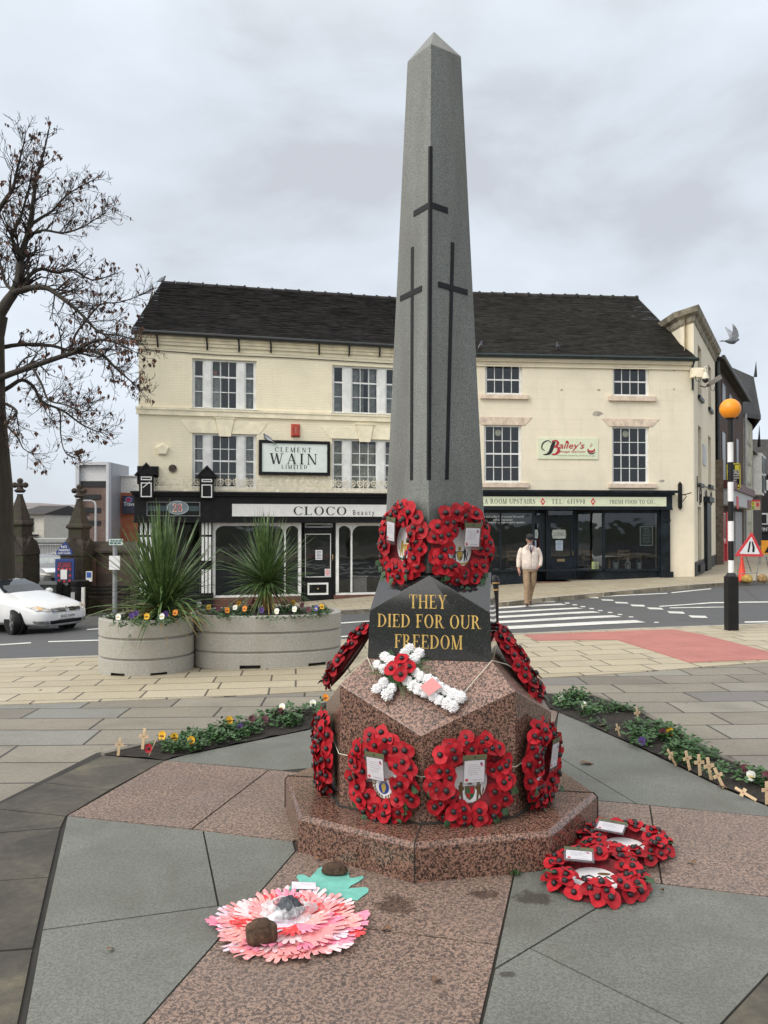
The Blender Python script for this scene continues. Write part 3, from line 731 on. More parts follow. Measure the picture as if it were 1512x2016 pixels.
M_pinkst = plain('pink_sandstone', (.68,.56,.45), .8, var=.16, scale=5)
M_white = plain('white_gloss_paint', (.74,.75,.74), .45, var=.10, scale=4)
M_offw = plain('ivory_ironwork', (.74,.69,.56), .5, var=.2, scale=8)
M_blk = plain('black_gloss_paint', (.007,.007,.008), .45, var=.4, scale=5, spec=.25)
M_navy = plain('dark_navy_paint', (.009,.014,.019), .42, var=.4, scale=4, spec=.25)
M_gut = plain('black_gutter', (.018,.020,.022), .4, var=.3)
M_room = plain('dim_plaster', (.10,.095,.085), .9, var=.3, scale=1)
M_curt = plain('net_curtain', (.50,.50,.48), .9, var=.25, scale=9)
M_glass = glass()
M_brick = None
def mat_brick(name, cols, mort, rot=0.0, w=.225, h=.075):
    t = NT(name); v = t.coord((1,1,1), (0,0,-rot)); sx = t.n('ShaderNodeSeparateXYZ'); t.l(v, sx.inputs[0]); cb = t.n('ShaderNodeCombineXYZ')
    t.l(sx.outputs[0], cb.inputs[0]); t.l(sx.outputs[2], cb.inputs[1])
    b = t.n('ShaderNodeTexBrick'); b.inputs['Scale'].default_value = 1; b.inputs['Brick Width'].default_value = w; b.inputs['Row Height'].default_value = h; b.inputs['Mortar Size'].default_value = .008
    b.inputs['Color1'].default_value = (0,0,0,1); b.inputs['Color2'].default_value = (1,1,1,1); t.l(cb.outputs[0], b.inputs['Vector'])
    c = t.ramp(b.outputs['Color'], [(i/(len(cols)-1), k) for i, k in enumerate(cols)]); c = t.mix(b.outputs['Fac'], c, mort)
    c = t.mix(.5, c, t.ramp(t.noise(v, 1.1, 6, .65), [(.3, .6), (.7, 1.25)]), 'MULTIPLY'); t.color(c); t.rough(.85); return t.mat
M_brick = mat_brick('red_brown_brick', [(.10,.034,.024), (.16,.055,.036), (.12,.045,.034)], (.12,.10,.085), WL.ang)
def mat_tiles(name, cols, rot, moss):
    t = NT(name); v = t.coord((1,1,1), (0,0,-rot)); b = t.n('ShaderNodeTexBrick'); b.inputs['Scale'].default_value = 1
    b.inputs['Brick Width'].default_value = .17; b.inputs['Row Height'].default_value = .0915; b.inputs['Mortar Size'].default_value = .004
    b.inputs['Color1'].default_value = (0,0,0,1); b.inputs['Color2'].default_value = (1,1,1,1); t.l(v, b.inputs['Vector'])
    c = t.ramp(b.outputs['Color'], [(i/(len(cols)-1), k) for i, k in enumerate(cols)]); c = t.mix(b.outputs['Fac'], c, (.008,.008,.008))
    sp = t.noise(v, 9, 5, .75); c = t.mix(t.ramp(sp, [(.67, 0), (.70, .75)]), c, moss); st = t.noise(v, .8, 6, .6)
    c = t.mix(.6, c, t.ramp(st, [(.3, .55), (.7, 1.4)]), 'MULTIPLY'); t.color(c); t.rough(.72); t.b.inputs['Specular IOR Level'].default_value = .25; return t.mat
M_tileL = mat_tiles('dark_clay_tiles', [(.017,.015,.016), (.028,.026,.026), (.042,.039,.038), (.022,.020,.020)], WL.ang, (.13,.13,.125))
M_tileR = mat_tiles('brown_clay_tiles', [(.019,.018,.016), (.031,.029,.026), (.044,.041,.036), (.024,.023,.020)], WR.ang, (.085,.083,.066))

def wall_cells(mb, u0, u1, z0, z1, holes, thick=.28, y=0.0):
    us = sorted({u0, u1, *[h[0] for h in holes], *[h[1] for h in holes]}); zs = sorted({z0, z1, *[h[2] for h in holes], *[h[3] for h in holes]})
    us = [u for u in us if u0 <= u <= u1]; zs = [z for z in zs if z0 <= z <= z1]
    for a, b in zip(us, us[1:]):
        for c, d in zip(zs, zs[1:]):
            mu, mz = (a+b)/2, (c+d)/2
            if any(h[0] < mu < h[1] and h[2] < mz < h[3] for h in holes): continue
            mb.poly([(a,y,c),(b,y,c),(b,y,d),(a,y,d)]); mb.poly([(a,y+thick,d),(b,y+thick,d),(b,y+thick,c),(a,y+thick,c)])
    for a, b, c, d in holes:
        mb.poly([(a,y,c),(a,y+thick,c),(b,y+thick,c),(b,y,c)]); mb.poly([(a,y,d),(b,y,d),(b,y+thick,d),(a,y+thick,d)])
        mb.poly([(a,y,c),(a,y,d),(a,y+thick,d),(a,y+thick,c)]); mb.poly([(b,y,c),(b,y+thick,c),(b,y+thick,d),(b,y,d)])
def sash(W, parent, h, cols, rows, lights=None, y=.09, bar=.022, fr=.055, curtains=(), cmat=None, name='window'):
    """sash window in opening h: lights = list of (fraction start, end, columns); rows = row edges from top as fractions"""
    u0, u1, z0, z1 = h; mb = W.mb(); lights = lights or [(0, 1, cols)]; n = len(rows) - 1
    mb.box(u0, u1, y, y+.09, z1-fr, z1); mb.box(u0, u1, y-.02, y+.10, z0, z0+fr*1.3)
    zt, zb = z1 - fr, z0 + fr*1.3; gl = W.mb(); e = 0; cu = W.mb()
    mb.box(u0, u0+fr, y, y+.09, zb, zt); mb.box(u1-fr, u1, y, y+.09, zb, zt)
    a0, a1 = u0 + fr, u1 - fr; prev = a0
    for i, (s, f, nc) in enumerate(lights):
        l, r = lerp(a0, a1, s), lerp(a0, a1, f)
        if i: mb.box(prev, l, y-.012, y+.092, zb, zt); mb.box(prev+.03, l-.03, y-.03, y-.012, zb, zt)
        prev = r
        for k in range(1, n):
            zz = lerp(zt, zb, rows[k][0] if isinstance(rows[k], tuple) else rows[k]); hw = .024 if isinstance(rows[k], tuple) else bar/2
            mb.box(l, r, y+.018, y+.052, zz-hw, zz+hw)
        for k in range(1, nc):
            uu = lerp(l, r, k/nc); mb.box(uu-bar/2, uu+bar/2, y+.02, y+.05, zb, zt)
        for s0 in (l, r-.028): mb.box(s0, s0+.028, y+.016, y+.055, zb, zt)
        gl.poly([(l, y+.036, zb), (r, y+.036, zb), (r, y+.036, zt), (l, y+.036, zt)])
        for (li, f0, f1, g0, g1) in curtains:
            if li == i:
                k = 14; c0, c1 = lerp(l, r, f0), lerp(l, r, f1)
                top = [(lerp(c0, c1, q/k), y+.20+.022*math.sin(q*2.4), lerp(zt, zb, g0)) for q in range(k+1)]; bot = [(p[0], p[1], lerp(zt, zb, g1)) for p in top]
                cu.rings([bot, top], cap=False, closed=False)
    w = part(name, mb, M_white, parent); part('pane', gl, M_glass, w)
    if cu.v: parts('curtain', cu, cmat or M_curt, w, smooth=180)
    return w
def tiled_roof(W, parent, mat, ua, ub, ue0, ue1, ye, ze, yr, zr, courses, seed):
    """front slope in stepped courses: eaves from ue0 to ue1 at (ye, ze), ridge from ua to ub at (yr, zr); plain back slope"""
    r_ = random.Random(seed); mb = W.mb(); n = courses; sl = Vector((0, yr-ye, zr-ze)).normalized(); no = Vector((0, -sl.z, sl.y))
    for k in range(n):
        t0, t1 = k/n, (k+1.1)/n; l0, l1 = lerp(ue0, ua, t0), lerp(ue0, ua, min(1, t1)); r0, r1 = lerp(ue1, ub, t0), lerp(ue1, ub, min(1, t1)); seg = 30
        lo = []; up = []; under = []
        for s in range(seg + 1):
            j = r_.uniform(-.007, .007); p = Vector((lerp(l0, r0, s/seg), lerp(ye, yr, t0), lerp(ze, zr, t0))); q = Vector((lerp(l1, r1, s/seg), lerp(ye, yr, t1), lerp(ze, zr, t1)))
            p = p + no*(.030 + r_.uniform(-.004, .004)) + sl*j; lo.append(p); up.append(q + no*.004); under.append(p - no*.024)
        mb.rings([under, lo, up], cap=False, closed=False)
    yb = 2*yr - ye
    mb.poly([(ua, yr, zr), (ub, yr, zr), (ue1, yb, ze), (ue0, yb, ze)])
    mb.poly([(ue0, ye, ze-.03), (ue1, ye, ze-.03), (ue1, ye+.5, ze+.0), (ue0, ye+.5, ze+.0)])
    rf = part('roof', mb, mat, parent)
    rb = W.mb(); L = ub - ua; k = int(L/.45)
    for i in range(k):
        a0, a1 = ua + L*i/k, ua + L*(i+1)/k - .012; h = .105 + r_.uniform(-.01, .01)
        for (b0, b1, rad) in ((a0, a1-.06, h), (a1-.06, a1, h+.028)):
            prof = lambda x: [(x, yr + rad*math.cos(R(q))*1.15, zr - .05 + rad*math.sin(R(q))*1.1) for q in range(-10, 191, 25)]
            rb.rings([prof(b0), prof(b1)], cap=True, closed=True)
    part('ridge_tiles', rb, mat, rf); return rf

# ------------------------------------------------ left building
bl_ = thing('shop_building', 'cream brick corner building with wide three-part sash windows above two black shopfronts', 'building', tuple(WL.p0))
EZL = 7.10
r1 = WL.rect(378.6, 708, 505, 807); r2 = WL.rect(654, 721.5, 783, 816); r3 = WL.rect(378.6, 854, 505, 962); r4 = WL.rect(653.6, 865, 781, 966)
SHOPZ = WL.uv(600, 1017)[1]; 
shop_hole = (WL.uv(418, 1100)[0], WL.uv(845, 1100)[0], -2.2, SHOPZ-.12); s28 = (WL.uv(304, 1100)[0], WL.uv(394, 1100)[0], -2.2, SHOPZ-.12)
mb = WL.mb(); wall_cells(mb, 0, WL.L, -2.6, EZL, [r1, r2, r3, r4, shop_hole, s28])
dL = WL.uv(318, 555, 4.2)[0]
mb.poly([(0,0,-3.2),(0,0,EZL),(dL*.5,4.2,9.6),(dL,8.4,EZL),(dL,8.4,-3.2)]); mb.poly([(dL,8.4,-3.2),(dL,8.4,EZL),(WL.L,8.4,EZL),(WL.L,8.4,-3.2)])
part('wall', mb, M_creamL, bl_)
mb = WL.mb()
for z in (r1[2]-.55, SHOPZ-.02, 0): pass
zfl = [SHOPZ+.25, (r1[2]+r3[3])/2, EZL-.02]
for z in zfl: mb.box(.3, WL.L-.05, .3, 4.0, z-.05, z)
mb.box(.3, WL.L-.05, 3.9, 4.0, -1.8, EZL); mb.box(.25, .3, .3, 4, -1.8, EZL); mb.box(WL.L-.08, WL.L-.03, .3, 4, -1.8, EZL); mb.box(WL.uv(418,1100)[0]-.1, WL.uv(418,1100)[0]-.05, .3, 4, -1.8, SHOPZ)
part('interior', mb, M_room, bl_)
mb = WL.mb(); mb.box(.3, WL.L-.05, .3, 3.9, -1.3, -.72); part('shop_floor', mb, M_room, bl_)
LT = [(0, .155, 1), (.29, .71, 3), (.845, 1, 1)]
rows3 = [0, (.335,), .66, 1]; rows4 = [0, .26, (.5,), .75, 1]
sash(WL, bl_, r1, 3, rows3, LT, curtains=((0,0,1,.35,1),(1,0,.30,.35,1),(1,.33,.42,0,1),(2,.05,1,0,1)))
sash(WL, bl_, r2, 3, rows3, LT, curtains=((0,0,1,.35,1),(1,0,.33,.0,1),(1,.66,1,0,1),(1,.4,.52,0,1),(2,0,1,.3,1)))
sash(WL, bl_, r3, 3, rows4, LT, curtains=((0,.3,1,0,1),(2,0,1,0,1)))
sash(WL, bl_, r4, 3, rows4, LT, curtains=((0,0,1,0,1),(1,0,.36,.0,1),(1,.4,1,.05,1),(2,0,1,.1,1)), cmat=plain('ochre_net', (.36,.34,.27), .9, var=.4, scale=5))
mb = WL.mb()
zc = WL.uv(272, 804)[1]; mb.box(-.06, WL.L, -.06, 0, zc-.17, zc-.02); mb.box(-.08, WL.L, -.085, 0, zc-.02, zc+.05)     # string course, carries upper sills
for r in (r1, r2): mb.box(r[0]-.06, r[1]+.06, -.10, .08, zc+.052, r[2]+.01)
part('string_course', mb, M_trim, bl_, bevel=.006)
mb = WL.mb()
for r in (r3, r4):
    z0 = r[3]+.005; k = .36; c = (r[0]+r[1])/2
    mb.prism([(r[0]-.08,z0),(c-.2,z0),(c-.28,z0+k),(r[0]-.34,z0+k)], -.014, 0, 'y'); mb.prism([(c+.2,z0),(r[1]+.08,z0),(r[1]+.34,z0+k),(c+.28,z0+k)], -.014, 0, 'y')
    mb.prism([(c-.17,z0-.09),(c+.17,z0-.09),(c+.27,z0+k+.08),(c-.27,z0+k+.08)], -.04, .0, 'y'); mb.box(c-.31, c+.31, -.055, 0, z0+k+.08, z0+k+.12)
parts('lintel', mb, M_trim, bl_, bevel=.004)
mb = WL.mb()
for i, (z, d) in enumerate(((EZL-.10, .16), (EZL-.19, .10), (EZL-.28, .06))): mb.box(-.03-d*.6, WL.L, -d, 0, z, z+.088)
mb.box(-.02, WL.L, -.015, 0, EZL-.40, EZL-.365)
part('eaves_moulding', mb, M_trim, bl_, bevel=.006)
mb = WL.mb(); mb.tube([(-.18,-.25,EZL+.02),(WL.L,-.25,EZL+.0)], .062, 8); mb.box(-.2, WL.L, -.22, -.14, EZL-.02, EZL+.03)
part('gutter', mb, M_gut, bl_, smooth=40)
for x, y in ((198,430),(470,447),(645,458),(820,462),(1085,472),(1250,478),(1417,483)):
    u, z = WL.uv(240+x/2.8, 530+y/2.8); q = WL.mb(); q.tube([(u-.03,-.24,EZL),(u-.02,-.20,EZL-.10),(u-.01,-.15,EZL-.2),(u,-.10,EZL-.28),(u,-.045,z)], .027, 6); part('gutter_bracket', q, M_gut, bl_)
RZ = WL.uv(318, 556, 4.0)
tiled_roof(WL, bl_, M_tileL, RZ[0], WL.L+.4, -.22, WL.L+.2, -.22, EZL+.03, 4.0, RZ[1], 54, 3)

mb = WL.mb(); mb.tube([(.1,-.03,EZL-.45),(2.2,-.03,EZL-.50),(4.5,-.03,EZL-.48),(WL.L,-.03,EZL-.52)], .012, 5); part('cable', mb, M_gut, bl_)
# shopfront of the left building
U = lambda px, py=1000: WL.uv(px, py)[0]
Zl = lambda py, px=600: WL.uv(px, py)[1]
zf0, zf1 = Zl(1026), Zl(972, 560)
sf = WL.mb()
sf.box(-.10, WL.L-.03, -.30, .0, zf0+.02, zf1-.10); sf.box(-.16, WL.L-.03, -.42, .0, zf1-.10, zf1-.03); sf.box(-.20, WL.L-.03, -.50, 0, zf1-.03, zf1+.02); sf.box(-.12, WL.L-.03, -.36, 0, zf0-.05, zf0+.02)
for x0, x1 in ((272, 303), (394, 418)): sf.box(U(x0), U(x1), -.14, .02, -1.6, zf0-.05); sf.box(U(x0)-.03, U(x1)+.03, -.18, .02, -1.6, -.45)
shopf = part('shopfront', sf, M_blk, bl_, bevel=.006)
mb = WL.mb(); mb.box(-.17, WL.L-.05, -.47, -.02, zf1+.021, zf1+.03); part('lead_flashing', mb, plain('lead', (.20,.205,.21), .6, var=.2), shopf)
st = WL.mb()
for x0, x1 in ((272, 303), (394, 418)):
    a, b = U(x0), U(x1); n = 3
    for i in range(n):
        c = lerp(a, b, (i+.75)/(n+.5)); 
        for y0, y1 in ((1026,1052),(1056,1101),(1118,1172)): st.box(c-.035, c+.035, -.165, -.14, Zl(y1), Zl(y0))
parts('pilaster_stripe', st, M_white, shopf)
# gabled console boxes with white outlines
for x0, x1, yt in ((275, 303, 936), (392, 419, 941)):
    a, b = U(x0, 950), U(x1, 950); zb, zt = Zl(984), WL.uv(x0, yt)[1]; c = (a+b)/2
    q = WL.mb(); q.box(a, b, -.58, -.02, zb, zt); q.prism([(a-.07,zt),(b+.07,zt),(c,zt+.24)], -.62, -.02, 'y')
    q.prism([(a-.13,zt-.02),(a-.07,zt-.02),(c,zt+.26),(b+.07,zt-.02),(b+.13,zt-.02),(c,zt+.34)], -.66, -.02, 'y'); cs = part('console', q, M_blk, shopf)
    q = WL.mb(); zm = lerp(zt, zb, .30)
    for z0, z1 in ((zm+.04, zt-.06), (zb+.03, zm-.03)):
        w = .028; l, r = a+.05, b-.05; q.box(l, r, -.592, -.58, z1-w, z1); q.box(l, r, -.592, -.58, z0, z0+w); q.box(l, l+w, -.592, -.58, z0+w, z1-w); q.box(r-w, r, -.592, -.58, z0+w, z1-w)
    if x0 == 275: q.M = WL.M @ Matrix.Translation((c, -.586, lerp(zb, zm, .8))) @ Matrix.Rotation(R(-40), 4, 'Y'); q.box(-.13, .13, -.008, .004, -.012, .012)
    parts('outline', q, M_white, cs)
# window joinery
j = WL.mb(); yw = .02
def post(px, w=.07, y0=yw-.04, y1=yw+.06, zt=None, zb=None): u = U(px, 1100); j.box(u-w/2, u+w/2, y0, y1, Zl(1168) if zb is None else zb, zf0-.05 if zt is None else zt)
zs_ = Zl(1169)
for p in (421, 590, 664): post(p, .09)
for p in (561, 692): post(p, .045)
for p in (760, 800, 843): post(p, .05)
for a, b in ((418, 592), (661, 845)):
    j.box(U(a,1100), U(b,1100), yw-.05, yw+.07, zs_-.06, zs_); j.box(U(a,1100), U(b,1100), yw-.05, yw+.06, zf0-.14, zf0-.05)
for a, b in ((421, 561), (561, 590), (664, 692), (692, 760)):                       # curved heads
    l, r = U(a,1100)+.03, U(b,1100)-.03; zt = zf0-.14; k = min(.26, (r-l)*.5)
    for x, s in ((l, 1), (r, -1)):
        arc = [(x + s*k*(1-math.sin(R(q))), zt - k*(1-math.cos(R(q)))) for q in range(0, 91, 15)]
        j.prism([(x, zt)] + arc if True else arc, yw-.01, yw+.04, 'y')
part('window_joinery', j, M_white, shopf)
gl = WL.mb()
for a, b in ((421, 590), (664, 843)): gl.poly([(U(a,1100), yw+.02, zs_), (U(b,1100), yw+.02, zs_), (U(b,1100), yw+.02, zf0-.1), (U(a,1100), yw+.02, zf0-.1)])
gl.poly([(s28[0], yw+.02, -.5), (s28[1], yw+.02, -.5), (s28[1], yw+.02, zf0-.1), (s28[0], yw+.02, zf0-.1)])
parts('shop_window', gl, M_glass, shopf)
br = WL.mb(); br.box(U(418,1100), U(592,1100), -.04, .10, -1.6, zs_-.06); br.box(U(657,1100), U(845,1100), -.04, .10, -1.6, zs_-.06); parts('stall_riser', br, M_brick, shopf)
kb = WL.mb(); kb.box(s28[0], s28[1], -.02, .08, -1.9, -.5); kb.box((s28[0]+s28[1])/2-.05, (s28[0]+s28[1])/2+.05, -.02, .08, -.5, zf0-.05); part('stall_board', kb, M_blk, shopf)
# the beauty shop door
d0, d1, dz0, dz1 = U(598,1100), U(659,1100), -.80, Zl(1043)
d = WL.mb(); gx0, gx1, gz0, gz1 = U(601,1100), U(652,1100), Zl(1137), Zl(1051)
d.box(d0, d0+.04, -.0, .16, dz0, zf0-.05); d.box(d1-.04, d1, 0, .16, dz0, zf0-.05); d.box(d0+.04, gx0+.01, .06, .10, dz0, dz1); d.box(gx1-.01, d1-.04, .06, .10, dz0, dz1); d.box(gx0+.01, gx1-.01, .06, .10, gz1, dz1); d.box(gx0+.01, gx1-.01, .06, .10, dz0, gz0)
d.box(d0+.04, d1-.04, .02, .16, dz1, dz1+.06)
door = part('door', d, M_blk, bl_, label='black glazed door with a white moulded letter panel')
q = WL.mb(); w = .03
def outline(q, a, b, c, e, y, w): q.box(a, b, y-.02, y, e-w, e); q.box(a, b, y-.02, y, c, c+w); q.box(a, a+w, y-.02, y, c+w, e-w); q.box(b-w, b, y-.02, y, c+w, e-w)
outline(q, gx0, gx1, gz0, gz1, .06, .022); outline(q, U(606,1100), U(647,1100), Zl(1172), Zl(1148), .06, .055); outline(q, d0+.05, d1-.05, dz1+.07, zf0-.07, .09, .03); parts('door_moulding', q, M_white, door)
q = WL.mb(); q.ball(((gx0+gx1)/2, .035, Zl(1160)), .03); q.tube([(gx1+.05,.02,Zl(1104)),(gx1+.05,.0,Zl(1100)),(gx1+.05,.02,Zl(1092))], .012, 6); part('door_handle', q, plain('brass', (.55,.42,.18), .3, metal=.9), door)
q = WL.mb(); q.poly([(gx0,.08,gz0),(gx1,.08,gz0),(gx1,.08,gz1),(gx0,.08,gz1)]); q.poly([(d0+.06,.1,dz1+.08),(d1-.06,.1,dz1+.08),(d1-.06,.1,zf0-.08),(d0+.06,.1,zf0-.08)]); parts('pane', q, M_glass, door)
# cast iron balcony railing on top of the shopfront
rl = WL.mb(); ry = -.40; ru0, ru1 = U(304, 955), WL.L-.1; zr0, zr1 = zf1+.06, Zl(941, 560)
rl.box(ru0, ru1, ry-.015, ry+.015, zr0+.08, zr0+.11); rl.box(ru0, ru1, ry-.015, ry+.015, zr0+.01, zr0+.035); x = ru0
while x < ru1: rl.box(x, x+.02, ry-.008, ry+.008, zr0+.035, zr0+.08); x += .055
x = ru0; i = 0
while x < ru1 - .1:
    hh = zr1 - zr0 - .11; zb = zr0 + .11
    if i % 4 == 0: rl.tube([(x,ry,zf1+.02),(x,ry,zb+hh*.75)], .014, 5); rl.ball((x,ry,zb+hh*.80), .022, n=6, m=4); rl.box(x-.035, x+.035, ry-.03, ry+.03, zf1+.03, zf1+.07)
    for s in (1, -1):                       # scrolls
        c = (x+.11, zb+hh*.38); pts = [(c[0] + s*(.02+.085*q/12)*math.cos(R(q*42)), ry, c[1] + (.02+.085*q/12)*math.sin(R(q*42))*1.1) for q in range(13)]; rl.tube(pts, .0085, 4, False)
    rl.tube([(x+.11,ry,zb),(x+.11,ry,zb+hh*(1.0 if i % 2 else .8))], .010, 4); rl.ball((x+.11,ry,zb+hh*(1.0 if i % 2 else .8)), .018, n=5, m=4)
    rl.tube([(x,ry,zb+hh*.5),(x+.05,ry,zb+hh*.78),(x+.11,ry,zb+hh*.6),(x+.17,ry,zb+hh*.78),(x+.22,ry,zb+hh*.5)], .0085, 4, False)
    x += .22; i += 1
part('railing', rl, M_offw, bl_, smooth=60)

# ------------------------------------------------ right building
br_ = thing('shop_building', 'buff stone corner building with small-paned windows over a dark navy tea room shopfront', 'building', tuple(WR.p0))
EZR = 6.92
ra = WR.rect(955, 718, 1028, 777); rb = WR.rect(1206.5, 723, 1278, 780); rc = WR.rect(953, 837, 1027, 950); rd = WR.rect(1205, 840, 1278, 952)
UR = lambda px, py=1060, off=0: WR.uv(px, py, off)[0]
ZR = lambda py, px=1150: WR.uv(px, py)[1]
zt_ = ZR(1000); sh0, sh1 = UR(900), UR(1297)
mb = WR.mb(); wall_cells(mb, 0, WR.L, -2.6, EZR, [ra, rb, rc, rd, (sh0, sh1, -2.2, zt_)])
mb.poly([(WR.L,8,-2),(WR.L,8,EZR),(0,8,EZR),(0,8,-2)]); mb.poly([(0,.3,4),(0,8,4),(0,8,EZR),(0,4,9.6),(0,.3,EZR)])
part('wall', mb, M_creamR, br_)
mb = WR.mb()
for z in (zt_+.1, (rc[3]+ra[2])/2, EZR-.02): mb.box(.1, WR.L-.3, .3, 5.4, z-.05, z)
mb.box(.05, WR.L-.3, 5.3, 5.4, -1.2, EZR); mb.box(.02, .07, .3, 5.3, -1.2, EZR); mb.box(WR.L-.35, WR.L-.3, .3, 5.3, -1.2, EZR)
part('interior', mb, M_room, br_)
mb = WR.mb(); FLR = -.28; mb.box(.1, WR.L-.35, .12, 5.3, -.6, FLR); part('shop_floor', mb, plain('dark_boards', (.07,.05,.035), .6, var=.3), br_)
for h, rows in ((ra, [0, (.5,), 1]), (rb, [0, (.5,), 1]), (rc, rows4), (rd, rows4)): sash(WR, br_, h, 4, rows, y=.07, fr=.05)
mb = WR.mb()
for r, (x0, y0, x1, y1) in ((ra, (945,778,1040,786)), (rb, (1197,781.5,1290,790)), (rc, (945,952,1040,960)), (rd, (1197,953,1291,961))):
    q = WR.rect(x0, y0, x1, y1); mb.box(q[0], q[1], -.10, .07, q[2], r[2]-.004)
parts('sill', mb, M_pinkst, br_, bevel=.008)
mb = WR.mb()
for r in (rc, rd):
    n = 7
    for i in range(n):
        f0, f1 = i/n, (i+1)/n; a, b = lerp(r[0]-.10, r[1]+.10, f0), lerp(r[0]-.10, r[1]+.10, f1); A, B = lerp(r[0]-.34, r[1]+.34, f0), lerp(r[0]-.34, r[1]+.34, f1)
        mb.prism([(a+.003,r[3]+.004),(b-.003,r[3]+.004),(B-.003,r[3]+.26),(A+.003,r[3]+.26)], -.022, 0, 'y')
parts('lintel', mb, M_pinkst, br_, bevel=.003)
mb = WR.mb(); mb.box(0, WR.L, -.12, 0, EZR-.10, EZR-.02); mb.box(0, WR.L, -.06, 0, EZR-.30, EZR-.26); mb.box(0, WR.L, -.09, 0, EZR-.14, EZR-.10); part('eaves_moulding', mb, M_creamR, br_, bevel=.006)
mb = WR.mb(); mb.tube([(0,-.22,EZR+.03),(WR.L+.1,-.22,EZR+.03)], .06, 8); mb.box(0, WR.L+.1, -.2, -.12, EZR-.02, EZR+.05)
mb.tube([(WR.L-.02,-.22,EZR+.03),(WR.L-.02,-.1,EZR-.1),(WR.L-.02,-.05,EZR-.2),(WR.L-.02,-.05,EZR-.95)], .035, 6)
part('gutter', mb, plain('green_black_gutter', (.012,.025,.027), .4, var=.3), br_, smooth=40)
RZ = WR.uv(1255, 587, 4.0)
tiled_roof(WR, br_, M_tileR, -.1, RZ[0], -.1, WR.L+.05, -.20, EZR+.05, 4.0, RZ[1], 54, 5)
for k, (px, py, w_, h_) in enumerate(((1177,814,.19,.10),(1303,947,.12,.05),(1179,768,.06,.05),(1106,768,.05,.05),(1327,728,.04,.05),(1327,767,.04,.05))):
    u, z = WR.uv(px, py); mb = WR.mb(); q = random.Random(k); mb.prism([(u+w_*math.cos(2*PI*i/14)*q.uniform(.6,1.1), z+h_*math.sin(2*PI*i/14)*q.uniform(.5,1.1)) for i in range(14)], -.003, .002, 'y'); part('bare_patch', mb, plain('bare_stone', (.42,.38,.32), .9, var=.2), br_)
# corner block with raking parapet and the side wall up the street
Q = [at(1294,700,29.9), at(1340,700,27.75), at(1366,700,27.16), at(1407,700,33.9)]
Q = [Vector((q.x, q.y, 0)) for q in Q]; ZT_ = 8.55
b3 = Q[3] + (Q[0]-Q[1]).normalized()*2; q0 = Q[0]
SW = Wall(Q[2].xy, Q[3].xy)
def sfz(px, py): return SW.uv(px, py)
side_holes = [SW.rect(*r) for r in ((1374,684,1381,782),(1394.5,722,1400,805),(1374.5,840,1381,952),(1394.5,860,1400,955),(1374,998,1381,1110))]
mb = SW.mb(); wall_cells(mb, 0, SW.L, -2, ZT_, side_holes, .3)
mb.M = None
P3 = lambda q, z: (q.x, q.y, z)
low = [Q[1] + (Q[0]-Q[1])*s for s in (0, 1)]
mb.poly([P3(Q[1],3),P3(Q[2],3),P3(Q[2],ZT_),P3(Q[1],ZT_)]); mb.poly([P3(Q[0],3),P3(Q[1],3),P3(Q[1],ZT_),P3(Q[0],ZT_)])
mb.poly([P3(Q[3],-2),P3(b3,-2),P3(b3,ZT_),P3(Q[3],ZT_)]); mb.poly([P3(b3,2),P3(Q[0],2),P3(Q[0],ZT_),P3(b3,ZT_)]); mb.poly([P3(Q[0],ZT_-.05),P3(Q[1],ZT_-.05),P3(Q[2],ZT_-.05),P3(Q[3],ZT_-.05),P3(b3,ZT_-.05)])
eR = WR.w(WR.L, 0, 0); mb.poly([P3(eR,-2),P3(Q[2],-2),P3(Q[2],EZR),P3(eR,EZR)])
part('corner_wall', mb, M_creamR, br_)
mb = MB(); pth = [Q[0], Q[1], Q[2], Q[3]]
def cornice(mb, pth, prof):
    for (p, q) in zip(pth, pth[1:]):
        pass
    offs = []
    for i, p in enumerate(pth):
        d0 = (p - pth[i-1]).normalized() if i else (pth[1]-p).normalized(); d1 = (pth[i+1]-p).normalized() if i < len(pth)-1 else d0
        n0, n1 = Vector((d0.y,-d0.x,0)), Vector((d1.y,-d1.x,0)); offs.append((n0+n1)/max(.4, 1+n0.dot(n1)))
    mb.rings([[tuple(p + o*x + Vector((0,0,z))) for x, z in prof] for p, o in zip(pth, offs)], cap=True)
cornice(mb, pth, [(-.02,ZT_-.34),(.03,ZT_-.34),(.06,ZT_-.28),(.08,ZT_-.14),(.20,ZT_-.06),(.24,ZT_+.06),(.26,ZT_+.12),(-.02,ZT_+.16)])
part('cornice', mb, plain('weathered_cornice', (.30,.265,.20), .8, var=.4, scale=3), br_)
mb = SW.mb(); gl = SW.mb()
for i, h in enumerate(side_holes):
    mb.box(h[0], h[1], .10, .18, h[2], h[3]); 
    if i < 4: gl.box(h[0]-.12, h[1]+.12, -.09, .06, h[2]-.13, h[2]-.004)
    else: gl.box(h[0]-.15, h[1]+.15, -.10, .06, h[2]-.25, h[2]-.004)
parts('side_window', mb, plain('dark_side_glass', (.03,.035,.04), .1), br_); parts('side_sill', gl, M_navy, br_)
a, b, c, dd = SW.rect(1386, 995, 1394, 1122); mb = SW.mb(); mb.box(a, b, -.12, .02, -1, dd+.1); mb.box(a-.15, b+.15, -.22, .02, dd+.1, dd+.3); part('side_door', mb, M_navy, br_, bevel=.01)
mb = SW.mb(); mb.box(-.02, SW.L, -.03, 0, -2, .32); part('plinth', mb, M_navy, br_)
